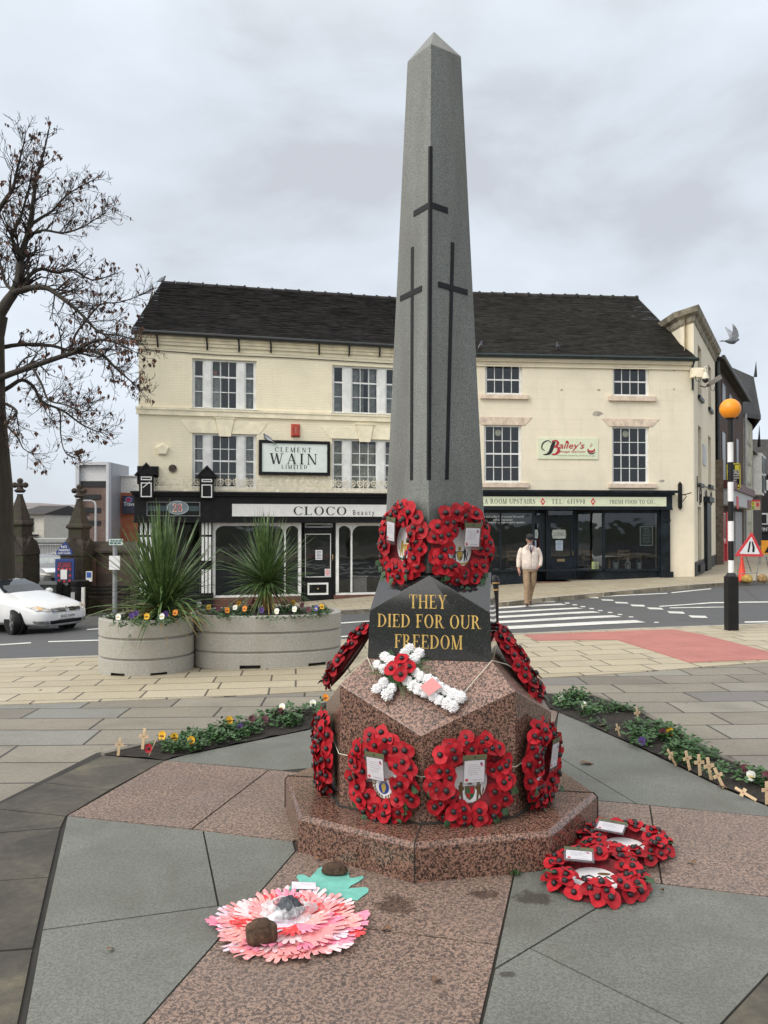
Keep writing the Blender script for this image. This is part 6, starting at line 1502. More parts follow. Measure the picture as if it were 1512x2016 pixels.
def bushy(name, label, c, rx, rz, mat, n, seed, leaf=.2, cat='tree', trunk=1.0, group=None):
    r2 = random.Random(seed); o = thing(name, label, cat, c, group); mb = MB(); C_ = Vector(c) + Vector((0,0,trunk+rz))
    lob = [(C_ + Vector((r2.gauss(0,.4)*rx, r2.gauss(0,.4)*rx, r2.uniform(-.65,.55)*rz)), r2.uniform(.35,.6)) for _ in range(9)]
    for k in range(n):
        b, s = r2.choice(lob); d = Vector((r2.gauss(0,1), r2.gauss(0,1), r2.gauss(0,1))).normalized()*(r2.random()**.4); p = b + Vector((d.x*rx*s, d.y*rx*s, d.z*rz*s)); u = Vector((r2.gauss(0,1), r2.gauss(0,1), r2.gauss(0,1))).normalized(); w = u.orthogonal().normalized()*leaf*.5
        mb.poly([p-u*leaf*.5, p+w*.6, p+u*leaf*.5, p-w*.6])
    part('crown', mb, mat, o); mb = MB(); mb.tube([Vector(c)-Vector((0,0,.4)), Vector(c)+Vector((.1,0,trunk)), C_], [.14*rx, .10*rx, .03*rx], 6)
    for b, s in lob[:5]: mb.tube([Vector(c)+Vector((.1,0,trunk*.9)), b], [.05*rx, .015*rx], 4)
    part('trunk', mb, M_bark, o); return o
# ================================================================ street furniture, vehicles, passer-by, birds
M_black2 = plain('satin_black', (.008,.008,.009), .45, var=.3, spec=.3); M_steel = plain('galvanised_steel', (.26,.27,.28), .5, metal=.6, var=.2); M_red2 = plain('sign_red', (.60,.045,.055), .5, var=.08); M_signw = plain('sign_white', (.72,.73,.74), .5, var=.08)
# beacon at the crossing
bp = hit(1440, 1240); B = lambda py: at(1440, py, bp.y).z
o = thing('crossing_beacon', 'black and white striped crossing pole topped with an orange globe', 'beacon', (bp.x, bp.y, bp.z))
mb = MB(); mb.box(bp.x-.082, bp.x+.082, bp.y-.082, bp.y+.082, bp.z-.02, B(1135)); mb.lathe([(.105,0),(.06,.06)], (bp.x, bp.y, B(1135)), 4); part('base', mb, M_black2, o, bevel=.008)
bands = [822, 871, 910, 949, 987, 1026, 1065, 1103, 1128, 1136]
mbk, mwh = MB(), MB()
mbk.lathe([(.0415, B(1136)), (.0415, B(822))], (bp.x, bp.y, 0), 16)
for i, (a, b) in enumerate(zip(bands, bands[1:])):
    if i % 2: mwh.lathe([(.0425, B(b)), (.0425, B(a))], (bp.x, bp.y, 0), 16)
part('pole', mbk, M_black2, o, smooth=40); parts('white_band', mwh, M_signw, o, smooth=40)
t = NT('orange_globe'); t.color((.86,.30,.012)); t.rough(.35); t.b.inputs['Subsurface Weight'].default_value = .25; t.b.inputs['Subsurface Radius'].default_value = (.1,.05,.01)
mb = MB(); mb.ball((bp.x, bp.y, B(805)), .157, n=28, m=18); part('globe', mb, t.mat, o, smooth=180)
mb = MB(); mb.lathe([(.055, B(826)),(.072, B(822.5)),(.075, B(820))], (bp.x, bp.y, 0), 16); part('collar', mb, M_black2, o)
# bollard behind the memorial
q = at(973, 1236, 11.2); z0 = g(q.x, q.y); BB = lambda py: at(973, py, 11.2).z; o = thing('bollard', 'black cast iron bollard with two gold rings by the crossing', 'bollard', (q.x, q.y, z0))
zt = BB(1133); H = zt - z0; mb = MB(); mb.lathe([(.085,0),(.085,.06),(.062,.09),(.060,H-.20),(.066,H-.195),(.066,H-.175),(.060,H-.17),(.060,H-.11),(.074,H-.10),(.074,H-.055),(.066,H-.04),(.055,H-.01),(.02,H)], (q.x, q.y, z0), 20); part('post', mb, M_black2, o, smooth=35)
for a, b, r1 in ((H-.20,H-.178,.0668),(H-.105,H-.088,.0755)): mb = MB(); mb.lathe([(r1,a),(r1,b)], (q.x, q.y, z0), 20, cap=False); part('gold_ring', mb, plain('gold_band', (.45,.27,.10), .4, metal=.4), o, smooth=60)
# road narrows sign with cone and sandbags
sp = hit(1474, 1146, .02); Y = sp.y; S = lambda x, y, dy=0: at(x, y, Y+dy)
o = thing('road_sign', 'red triangular road narrows sign on a low folding frame', 'road sign', (sp.x, sp.y, sp.z))
def tri(c0, c1, c2, y0, y1, rnd_=.04):
    P = [Vector((p.x, p.z)) for p in (c0, c1, c2)]; out = []
    for i in range(3):
        a, b, c = P[i-1], P[i], P[(i+1)%3]
        for s in range(5): t_ = s/4; u = b + (a-b).normalized()*rnd_; w = b + (c-b).normalized()*rnd_; out.append(tuple((u*(1-t_)**2) + b*2*t_*(1-t_) + w*t_*t_))
    return out
t3 = (S(1446,1095), S(1480,1047), S(1504,1096)); mb = MB(); mb.prism(tri(*t3, 0, 0), Y-.012, Y+.012, 'y'); part('sign_plate', mb, M_red2, o)
cx = sum((p for p in t3), Vector((0,0,0)))/3; mb = MB(); mb.prism(tri(*[cx + (p-cx)*.70 for p in t3], 0, 0, .02), Y-.014, Y-.012, 'y'); part('sign_face', mb, M_signw, o)
mb = MB()
for pts in ([(1471,1087),(1474.5,1087),(1478,1066),(1475,1066)], [(1480.5,1087),(1485,1087),(1485.5,1078),(1482,1066),(1479.5,1066),(1481,1078)]): mb.prism([(S(*p).x, S(*p).z) for p in pts], Y-.016, Y-.014, 'y')
part('symbol', mb, M_black2, o)
mb = MB()
for a, b in (((1456,1095),(1451,1143)),((1495,1095),(1488,1147)),((1469,1096),(1479,1126)),((1508,1094),(1515,1128))): mb.tube([S(*a, .02), S(*b, .02 if a[0] in (1456,1495) else .5)], .012, 6)
mb.tube([S(1451,1130,.02), S(1490,1128,.02)], .010, 6); part('sign_leg', mb, M_steel, o)
cp = at(1461, 1144, Y+.35); mb = MB(); cz = g(cp.x, cp.y)+.02; o = thing('traffic_cone', 'small red traffic cone behind the road narrows sign', 'cone', (cp.x, cp.y, cz)); h = at(1461,1096,Y+.35).z - cz; mb.lathe([(.15,.03),(.125,.06),(.03,h),(.0,h)], (cp.x, cp.y, cz), 18); part('cone', mb, plain('cone_red', (.72,.06,.03), .5, var=.1), o, smooth=50); mb = MB(); mb.box(cp.x-.18,cp.x+.18,cp.y-.18,cp.y+.18,cz,cz+.035); part('base', mb, plain('cone_base', (.55,.06,.04), .6), o)
def blobby(name, label, cat, c, rx, ry, rz, mat, seed, grp):
    mb = MB(); m0 = MB(); m0.ball((0,0,0), 1, n=16, m=10)
    for v in m0.v: k = 1 + .18*noise.noise(v*1.7 + Vector((seed,0,0))); mb.v.append(Vector((c[0]+v.x*rx*k, c[1]+v.y*ry*k, c[2]+max(-.75, v.z)*rz*k + rz*.75)))
    mb.f = m0.f; mb.m = m0.m; single(name, mb, mat, label, cat, grp, smooth=180)
M_sand = plain('yellow_sandbag', (.50,.33,.08), .8, var=.3, scale=9)
for i, (x, y, lab, m) in enumerate(((1471,1139,'yellow sandbag on the sign frame beside the cone', M_sand), (1500,1138,'tan sandbag at the right foot of the road narrows sign', plain('tan_sandbag', (.33,.21,.09), .8, var=.4, scale=9)))): c = at(x, y, Y+.12); blobby('sandbag', lab, 'sandbag', (c.x, c.y, g(c.x, c.y)+.01), .17, .13, .13, m, i*3, 'sandbags on the sign frame')
# orange works sign at the right edge
c = at(1512, 1080, 34); o = thing('road_sign', 'orange works sign cut by the right edge of the picture', 'road sign', (c.x, c.y, g(c.x,c.y))); mb = MB(); mb.box(c.x-.28,c.x+.5,33.98,34.02,at(0,1091,34).z,at(0,1064,34).z); part('sign_plate', mb, plain('orange_plate', (.80,.33,.02), .5), o); mb = MB(); mb.prism([(c.x-.16,at(0,1088,34).z),(c.x+.40,at(0,1088,34).z),(c.x+.12,at(0,1066,34).z)], 33.965, 33.98, 'y'); part('symbol', mb, M_black2, o)
mb = MB()
for s in (-.25,.45): mb.tube([(c.x+s,34.03,at(0,1064,34).z),(c.x+s,34.2,g(c.x,34))], .015, 6)
part('sign_leg', mb, M_steel, o)

# ---- sign post left of the round planter
q = at(226, 1205, 13.0); z0 = g(q.x, q.y); T = lambda x, y: at(x, y, 13.0); o = thing('sign_post', 'grey metal post with a pale name plate and a small white plate', 'sign post', (q.x, q.y, z0))
mb = MB(); mb.tube([(q.x,13,z0-.1),(q.x,13,T(226,1068).z)], .036, 12); part('post', mb, M_steel, o, smooth=40)
mb = MB(); a, b = T(217,1073), T(244,1061); mb.box(a.x,b.x,12.94,12.96,a.z,b.z); pn = part('name_plate', mb, plain('pale_green_plate', (.52,.62,.60), .5), o)
mb = MB(); 
for yy, x0, x1 in ((1064.5,220,242),(1069,219,240)):
    a, b = T(x0,yy), T(x1,yy); x = a.x; k = random.Random(int(yy))
    while x < b.x: d = k.uniform(.02,.05); mb.box(x,min(x+d,b.x),12.935,12.94,a.z-.012,a.z+.012); x += d+.015
part('plate_lines', mb, plain('plate_ink', (.05,.12,.13), .6), pn)
mb = MB(); a, b = T(218,1121), T(239,1094); mb.box(a.x,b.x,12.92,12.94,a.z,b.z); part('white_plate', mb, M_signw, o)

# ---------------------------------------------------------------- vehicles
def decal(mb, bvh, pts, ax, sign, off, step=.09, M=None):
    tmp = MB(); tmp.sheet(pts, None, step)
    base = len(mb.v); ok = []
    for v in tmp.v:
        if ax == 'x': o_, d_ = Vector((4*sign, v.x, v.y)), Vector((-sign,0,0))
        else: o_, d_ = Vector((v.x, 3*sign, v.y)), Vector((0,-sign,0))
        h, n, i, d = bvh.ray_cast(o_, d_)
        if h is None: h = Vector((0, v.x, v.y)) if ax == 'x' else Vector((v.x, 0, v.y)); n = -d_; ok.append(False)
        else: ok.append(True)
        if n.dot(d_) > 0: n = -n
        p = h + n*off; mb.v.append(M @ p if M else p)
    for f in tmp.f:
        if all(ok[i] for i in f): mb.face([base + i for i in f])
def vehicle(label, cat, group, pos, yaw, st, paint, glassy, wheels, steer, extras):
    o = thing('car', label, cat, pos, group); W = Matrix.Translation(pos) @ Matrix.Rotation(yaw, 4, 'Z')
    rs = []
    for x, hw, zb, belt, top, rw in st:
        half = [(0,zb),(hw*.75,zb),(hw*.97,zb+.09),(hw*1.01,(zb+belt)*.52),(hw,belt-.03),(hw*.965,belt),(lerp(hw*.95,rw,.5),lerp(belt,top,.55)),(rw,top-.05),(rw*.8,top),(0,top+.015)]
        rs.append([Vector((x,y,z)) for y,z in half] + [Vector((x,-y,z)) for y,z in half[-2:0:-1]])
    b0 = MB(); b0.rings(rs); bvh = BVHTree.FromPolygons(b0.v, b0.f)
    b1 = MB(); b1.M = W; b1.rings(rs); body = part('body', b1, paint, o, smooth=35); s = body.modifiers.new('subsurf', 'SUBSURF'); s.levels = 1; s.render_levels = 1
    for name, mat, polys, par in extras:
        m = MB()
        for pts, ax, sg, off in polys: decal(m, bvh, pts, ax, sg, off, .07, W)
        part(name, m, mat, o)
    for (x, y, rad) in wheels:
        sg = 1 if y > 0 else -1; m = MB(); m.M = W @ Matrix.Translation((x, y, rad)) @ Matrix.Rotation(R(90), 4, 'X'); m.lathe([(rad*1.16,-.10),(rad*1.16,.02 if sg < 0 else .10)] if False else [(rad*1.14,-.09),(rad*1.14,.085)], n=28); part('wheel_arch', m, M_black2, body, smooth=40)
        m = MB(); m.M = W @ Matrix.Translation((x, y+sg*.03, rad)) @ Matrix.Rotation(steer if x > 0 else 0, 4, 'Z') @ Matrix.Rotation(R(90), 4, 'X'); m.lathe([(rad*.62,-.11),(rad*.94,-.11),(rad,-.08),(rad,.08),(rad*.94,.11),(rad*.62,.11)], n=28); wh = part('wheel', m, M_black2, o, smooth=40)
        m2 = MB(); m2.M = m.M; m2.lathe([(rad*.64,-.085),(rad*.64,.085)], n=20)
        for k in range(5):
            a = 2*PI*k/5
            for zz in (-.112, .09): m2.prism([(rad*.1*math.cos(a+1.57), rad*.1*math.sin(a+1.57)), (rad*.66*math.cos(a+.18), rad*.66*math.sin(a+.18)), (rad*.66*math.cos(a-.18), rad*.66*math.sin(a-.18)), (rad*.1*math.cos(a-1.57), rad*.1*math.sin(a-1.57))], zz, zz+.022)
        part('rim', m2, plain('alloy', (.45,.46,.47), .35, metal=.8), wh)
    return o, W, bvh
M_carw = plain('white_car_paint', (.74,.75,.76), .25, var=.03, coat=.6); M_cgl = plain('car_glass', (.018,.024,.03), .04, var=0, spec=.8)
ST1 = [(2.40,.50,.34,.52,.60,.40),(2.36,.66,.22,.58,.66,.52),(2.22,.80,.19,.64,.75,.62),(1.9,.875,.18,.72,.86,.70),(1.4,.90,.17,.80,.94,.74),(.92,.905,.17,.88,.995,.72),(.50,.905,.17,.90,1.20,.66),(.02,.905,.17,.92,1.35,.58),(-.5,.905,.17,.93,1.40,.56),(-1.2,.90,.17,.95,1.38,.55),(-1.65,.89,.18,.97,1.27,.57),(-2.0,.875,.2,.99,1.11,.64),(-2.3,.80,.26,.96,1.06,.64),(-2.38,.65,.34,.85,.98,.52)]
wp = hit(33, 1249, KZ); yaw = R(-28); f_ = Vector((math.cos(yaw), math.sin(yaw), 0)); rt_ = Vector((f_.y, -f_.x, 0)); pos = wp - f_*1.46 - rt_*.78; pos.z = wp.z
mir = lambda p: [(-x, y) for x, y in p]
lampL = [(.47,.60),(.80,.64),(.86,.72),(.70,.745),(.50,.675)]
M_lamp = plain('clear_lamp', (.52,.50,.47), .12, var=.4, scale=12); M_chr = plain('chrome', (.62,.63,.64), .15, metal=1.0, var=0)
ex = [('windscreen', M_cgl, [([(-.66,1.02),(.66,1.02),(.53,1.31),(-.53,1.31)], 'x', 1, .022)], None),
      ('side_window', M_cgl, [([(.55,.96),(-.25,.98),(-.25,1.31),(.10,1.29)], 'y', -1, .012), ([(-.32,.98),(-1.0,.99),(-1.0,1.32),(-.32,1.325)], 'y', -1, .012), ([(-1.06,1.0),(-1.6,1.02),(-1.35,1.25),(-1.06,1.30)], 'y', -1, .012)], None),
      ('side_window', M_cgl, [([(.55,.96),(-.25,.98),(-.25,1.31),(.10,1.29)], 'y', 1, .012), ([(-.32,.98),(-1.0,.99),(-1.0,1.32),(-.32,1.325)], 'y', 1, .012)], None),
      ('headlight', M_lamp, [(lampL, 'x', 1, .012)], None), ('headlight', M_lamp, [(mir(lampL), 'x', 1, .012)], None),
      ('headlight_bulb', plain('warm_lamp_reflector', (.85,.55,.28), .3, var=.2), [([(.66,.655),(.74,.655),(.74,.715),(.66,.715)], 'x', 1, .018), ([(-.66,.655),(-.74,.655),(-.74,.715),(-.66,.715)], 'x', 1, .018)], None),
      ('grille', M_black2, [([(-.45,.575),(.45,.575),(.47,.665),(-.47,.665)], 'x', 1, .010)], None),
      ('grille_bar', M_chr, [([(-.46,y),(.46,y),(.46,y+.010),(-.46,y+.010)], 'x', 1, .016) for y in (.58,.612,.642,.662)], None),
      ('badge', M_chr, [([(.062*math.cos(2*PI*k/14), .622+.062*math.sin(2*PI*k/14)) for k in range(14)], 'x', 1, .022)], None),
      ('lower_intake', M_black2, [([(-.50,.28),(.50,.28),(.52,.37),(-.52,.37)], 'x', 1, .010)], None),
      ('fog_lamp', plain('fog_panel', (.16,.16,.165), .3, var=.4), [([(.54,.285),(.80,.31),(.82,.375),(.55,.37)], 'x', 1, .011), (mir([(.54,.285),(.80,.31),(.82,.375),(.55,.37)]), 'x', 1, .011)], None),
      ('front_lip', plain('grey_lip', (.22,.22,.23), .5), [([(-.6,.225),(.6,.225),(.6,.245),(-.6,.245)], 'x', 1, .012)], None)]
car1, CW, cbvh = vehicle('white saloon car turning on the road at the left edge', 'car', None, pos, yaw, ST1, M_carw, M_cgl, [(1.46,-.80,.325),(1.46,.80,.325),(-1.35,-.80,.325),(-1.35,.80,.325)], R(-24), ex)
h, n, *_ = cbvh.ray_cast(Vector((4,0,.46)), Vector((-1,0,0))); mb = MB(); mb.M = CW; mb.box(h.x-.02, h.x+.045, -.27, .27, .40, .52); part('number_plate', mb, M_signw, car1)
m = CW @ Matrix.Translation((h.x+.045, 0, .46)) @ Matrix(((0,0,1,0),(1,0,0,0),(0,1,0,0),(0,0,0,1))); mb = MB(); sans(mb, 'NV62 AWW', m, .075, .46, lift=.002, bold=.01); part('plate_number', mb, M_black2, car1)
mb = MB(); mb.M = CW @ Matrix.Translation((.55,-.99,.98)); mb.ball((0,0,0), .09, .12, .075, 12, 8); part('mirror', mb, M_carw, car1, smooth=180)
mb = MB(); mb.M = CW @ Matrix.Translation((.55,.99,.98)); mb.ball((0,0,0), .09, .12, .075, 12, 8); part('mirror', mb, M_carw, car1, smooth=180)
# dark SUV beyond the church gate; bonnet highlight and screen reflection painted as colour
ST2 = [(2.05,.55,.40,.72,.92,.45),(1.98,.74,.28,.78,.98,.58),(1.7,.84,.25,.86,1.06,.66),(1.2,.87,.24,.96,1.12,.72),(.85,.88,.24,1.02,1.18,.70),(.2,.88,.24,1.05,1.60,.60),(-.4,.88,.24,1.07,1.65,.60),(-1.2,.88,.25,1.1,1.63,.58),(-1.8,.86,.28,1.1,1.52,.58),(-2.05,.80,.36,1.05,1.25,.6)]
M_suv = plain('dark_silver_paint', (.15,.155,.16), .3, var=.05, coat=.5); sp_ = at(90, 1150, 38); sp_.z = -1.5
ex2 = [('windscreen', plain('screen_reflection', (.33,.37,.38), .1, var=.2), [([(-.64,1.16),(.64,1.16),(.55,1.54),(-.55,1.54)], 'x', 1, .012)], None), ('bonnet_highlight', plain('bonnet_sheen', (.62,.63,.65), .3), [([(-.6,.94),(.6,.94),(.62,1.10),(-.62,1.10)], 'x', 1, .008)], None),
       ('side_window', M_cgl, [([(.6,1.08),(-.3,1.10),(-.3,1.52),(.15,1.50)], 'y', -1, .012), ([(-.36,1.10),(-1.2,1.12),(-1.2,1.52),(-.36,1.53)], 'y', -1, .012)], None),
       ('headlight', M_lamp, [([(.42,.80),(.78,.84),(.80,.93),(.5,.88)], 'x', 1, .012)], None), ('headlight', M_lamp, [(mir([(.42,.80),(.78,.84),(.80,.93),(.5,.88)]), 'x', 1, .012)], None), ('grille', M_black2, [([(-.4,.55),(.4,.55),(.46,.72),(-.46,.72)], 'x', 1, .012)], None)]
suv, SW_, _b = vehicle('dark silver off-road car parked behind the stone gate pier', 'car', None, sp_, R(-50), ST2, M_suv, M_cgl, [(1.25,-.78,.35),(1.25,.78,.35),(-1.25,-.78,.35),(-1.25,.78,.35)], 0, ex2)
mb = MB(); mb.M = SW_ @ Matrix.Translation((.55,-.97,1.14)); mb.ball((0,0,0), .09, .13, .09, 10, 6); part('mirror', mb, plain('silver_mirror', (.6,.6,.62), .3), suv, smooth=180)
mb = MB(); mb.M = SW_; mb.tube([(.1,-.56,1.64),(-.5,-.56,1.70),(-1.6,-.55,1.62)], .025, 6); mb.tube([(.1,.56,1.64),(-.5,.56,1.70),(-1.6,.55,1.62)], .025, 6); parts('roof_rail', mb, M_chr, suv)

# ---------------------------------------------------------------- man on the crossing
fp = hit(1043, 1193, KZ); HT = 142/1630*fp.y; k = HT/1.76
man = thing('person', 'older man in a cream jacket, dark flat cap and tie walking over the crossing', 'person', (fp.x, fp.y, fp.z)); man.scale = (k, k, k)
def skin(name, verts, edges, mat, parent, sub=2, root=0):
    me = bpy.data.meshes.new(name); me.from_pydata([v[0] for v in verts], edges, []); me.materials.append(mat); o = link(name, me, parent)
    s = o.modifiers.new('skin', 'SKIN'); s.use_smooth_shade = True
    if not me.skin_vertices: return o
    for i, v in enumerate(verts): d = me.skin_vertices[0].data[i]; r = v[1]; d.radius = r if hasattr(r, '__len__') else (r, r); d.use_root = (i == root)
    sb = o.modifiers.new('subsurf', 'SUBSURF'); sb.levels = sub; sb.render_levels = sub; return o
M_skin = plain('skin', (.42,.22,.16), .55, var=.1); 
V = [((0,0,.95), .12), ((0,0,1.12), .12), ((0,.01,1.28), .10), ((0,.02,1.40), .065), ((0,.01,1.50), .052), ((0,-.012,1.575), .055)]; E = [(0,1),(1,2),(2,3),(3,4),(4,5)]
def addv(p, r, j): V.append((p, r)); E.append((j, len(V)-1)); return len(V)-1
for sd in (-1, 1):
    if sd < 0:       # right arm hangs at his side (left in the picture)
        a = addv((-.17,.015,1.385), .045, 3); a = addv((-.255,.03,1.15), .045, a); a = addv((-.275,-.03,.93), .035, a); h = addv((-.272,-.05,.85), (.036,.022), a); fx = -.272
        fings = [(-.012,-.035),(.0,-.012),(.0,.012),(.0,.032)]
        for i, (dx, dy) in enumerate(fings): L = (.075,.085,.08,.065)[i]; b = addv((fx+dx*.3, -.05+dy, .815), .0095, h); b = addv((fx+.012, -.055+dy, .815-L*.5), .009, b); addv((fx+.026, -.05+dy, .815-L), .007, b)
        b = addv((fx+.02,-.095,.845), .0105, h); addv((fx+.028,-.115,.80), .009, b)
    else:            # left arm bent, hand in the jacket pocket
        a = addv((.17,.015,1.385), .045, 3); a = addv((.275,.06,1.16), .045, a); a = addv((.235,-.06,.99), .034, a); h = addv((.20,-.10,.955), (.034,.022), a)
        for i in range(4): b = addv((.185-.004*i, -.115+.016*i, .925), .009, h); b = addv((.170-.004*i, -.118+.016*i, .90), .0085, b); addv((.158-.004*i, -.112+.014*i, .88), .007, b)
        b = addv((.185,-.135,.955), .010, h); addv((.168,-.14,.93), .009, b)
l = addv((-.085,-.01,.90), .085, 0); l = addv((-.088,-.12,.50), .055, l); l = addv((-.085,-.12,.10), .04, l); addv((-.085,-.20,.04), .035, l)
l = addv((.085,.0,.90), .085, 0); l = addv((.075,.04,.50), .055, l); l = addv((.035,.24,.16), .04, l); addv((.037,.18,.07), .035, l)
skin('body', V, E, M_skin, man)
def local(name, mb, mat, par=man, smooth=60, sub=0):
    o = link(name, mesh_of(name, mb, mat, Vector((0,0,0)), smooth), par)
    if sub: s = o.modifiers.new('subsurf', 'SUBSURF'); s.levels = sub; s.render_levels = sub
    return o
def loft(mb, rows, n=18):      # rows: (cx, cy, z, rx, ry)
    mb.rings([[(cx + rx*math.copysign(abs(math.cos(2*PI*q/n))**.85, math.cos(2*PI*q/n)), cy + ry*math.copysign(abs(math.sin(2*PI*q/n))**.85, math.sin(2*PI*q/n)), z) for q in range(n)] for cx, cy, z, rx, ry in rows])
# head turned down a little
mb = MB(); hd = Matrix.Translation((0,-.02,1.62)) @ Matrix.Rotation(R(14), 4, 'X'); mb.M = hd
loft(mb, [(0,-.035,-.125,.025,.02),(0,-.03,-.115,.045,.045),(0,-.02,-.085,.060,.075),(0,-.005,-.04,.070,.092),(0,.005,.0,.075,.098),(0,.01,.05,.077,.100),(0,.01,.09,.068,.088),(0,.01,.115,.04,.05)])
head = local('head', mb, M_skin, man, 180, 1)
mb = MB(); mb.M = hd; mb.rings([[(0,-.102,.012),(.008,-.1,.012),(-.008,-.1,.012)],[(0,-.122,-.022),(.016,-.1,-.028),(-.016,-.1,-.028)],[(0,-.105,-.036),(.012,-.098,-.036),(-.012,-.098,-.036)]]); local('nose', mb, M_skin, head)
for s in (-1, 1):
    mb = MB(); mb.M = hd; mb.ball((s*.078,.012,-.01), .010, .020, .032, 10, 6); local('ear', mb, M_skin, head, 180)
    mb = MB(); mb.M = hd; mb.ball((s*.030,-.092,.012), .013, .008, .008, 8, 6); local('eye', mb, plain('eye_dark', (.05,.04,.035), .3, var=0), head, 180)
mb = MB(); mb.M = hd; mb.ball((0,-.096,-.060), .024, .008, .006, 10, 6); local('mouth', mb, plain('lips', (.30,.10,.09), .5, var=0), head, 180)
mb = MB(); mb.M = hd; loft(mb, [(0,-.05,-.135,.022,.03),(0,-.05,-.118,.042,.050),(0,-.045,-.09,.058,.060),(0,-.04,-.073,.062,.062)]); mb.ball((0,-.101,-.046), .030, .010, .008, 10, 6); local('beard', mb, plain('grey_beard', (.36,.34,.32), .9, var=.2), head, 180)
mb = MB(); mb.M = hd; loft(mb, [(0,.03,-.05,.074,.075),(0,.025,-.01,.079,.085),(0,.02,.04,.081,.092)]); local('hair', mb, plain('grey_hair', (.22,.21,.20), .9, var=.2), head, 180)
mb = MB(); mb.M = hd; loft(mb, [(0,.0,.035,.086,.106),(0,-.005,.07,.092,.112),(0,.0,.10,.085,.105),(0,.005,.125,.055,.07),(0,.005,.13,.02,.03)]); mb.rings([[(.078*math.cos(R(a)), -.075-.078*math.sin(R(a)), z) for a in range(0,181,18)] + [(-.07,-.05,z),(.07,-.05,z)] for z in (.030,.042)]); local('cap', mb, plain('black_cap', (.012,.012,.014), .8, var=.3), man, 50)
# jacket: torso shell and sleeves
M_jack = plain('cream_jacket', (.66,.57,.50), .75, var=.10, scale=9, bump=.06, bscale=9)
mb = MB(); loft(mb, [(0,.0,.885,.185,.125),(0,-.005,.90,.190,.13),(0,-.01,.95,.205,.15),(0,-.01,1.05,.205,.155),(0,-.005,1.18,.205,.15),(0,.0,1.30,.205,.145),(0,.01,1.38,.195,.125),(0,.015,1.43,.155,.10),(0,.015,1.465,.09,.08),(0,.01,1.50,.068,.07)], 24)
jk = local('jacket', mb, M_jack, man, 60, 1)
for s in (-1, 1):
    pth = [(-.165,.015,1.41),(-.215,.02,1.34),(-.250,.03,1.20),(-.265,.015,1.10),(-.275,-.02,.99),(-.277,-.035,.925)] if s < 0 else [(.165,.015,1.41),(.220,.03,1.34),(.265,.055,1.21),(.268,.03,1.12),(.247,-.035,1.02),(.222,-.085,.965)]
    mb = MB(); mb.tube(pth, [.066,.070,.064,.060,.055,.050], 12); local('sleeve', mb, M_jack, jk, 60, 1)
    mb = MB(); mb.M = Matrix.Scale(s, 4, (1,0,0)); mb.prism([(.02,1.40),(.045,1.475),(.085,1.47),(.12,1.41),(.085,1.385)], -.125, -.112, 'y'); local('collar', mb, M_jack, jk, None)
mb = MB(); mb.prism([(-.045,1.47),(.055,1.47),(.008,1.27)], -.142, -.136, 'y'); local('shirt', mb, plain('white_shirt', (.72,.72,.76), .7, var=.05), man)
mb = MB(); mb.prism([(-.014,1.455),(.016,1.455),(.022,1.32),(.006,1.275),(-.012,1.32)], -.150, -.143, 'y'); local('tie', mb, plain('navy_tie', (.02,.015,.035), .6, var=.3), man)
for s in (-1, 1): mb = MB(); mb.prism([(s*.05+.005,1.47),(s*.068+.005,1.47),(.012,1.255),(.006,1.275)], -.146, -.137, 'y'); local('lining', mb, plain('maroon_lining', (.20,.03,.06), .7), jk)
mb = MB(); mb.box(.004,.010,-.165,-.15,.90,1.26); mb.box(.07,.105,-.153,-.148,1.335,1.345); local('zip', mb, plain('zip_grey', (.30,.26,.25), .5), jk)
M_trs = plain('tan_corduroy', (.30,.205,.125), .85, var=.18, scale=10)
mb = MB(); loft(mb, [(0,.0,.98,.165,.115),(0,.0,.90,.172,.12),(0,.0,.84,.165,.115)]); 
mb.tube([(-.085,-.005,.90),(-.09,-.065,.68),(-.092,-.12,.50),(-.092,-.12,.28),(-.090,-.125,.075)], [.092,.085,.070,.062,.060], 14); mb.tube([(.085,.0,.90),(.085,.01,.68),(.078,.05,.50),(.05,.16,.30),(.035,.24,.13)], [.092,.084,.068,.060,.057], 14); local('trousers', mb, M_trs, man, 60)
def shoe(x, y, yaw, pitch, zz):
    mb = MB(); mb.M = Matrix.Translation((x, y, zz)) @ Matrix.Rotation(yaw, 4, 'Z') @ Matrix.Rotation(pitch, 4, 'X'); mb.rings([[(rx*math.cos(2*PI*q/12), yy + .0, max(0, h*(.5+.5*math.sin(2*PI*q/12)))) for q in range(12)] for yy, rx, h in ((.09,.025,.06),(.075,.036,.10),(.03,.040,.105),(-.03,.042,.085),(-.09,.048,.06),(-.14,.045,.048),(-.175,.028,.035))]); local('shoe', mb, plain('brown_shoe', (.045,.022,.015), .4, var=.2), man, 60, 1)
shoe(-.092, -.13, R(-8), R(-6), .012); shoe(.037, .24, R(4), R(28), .06)

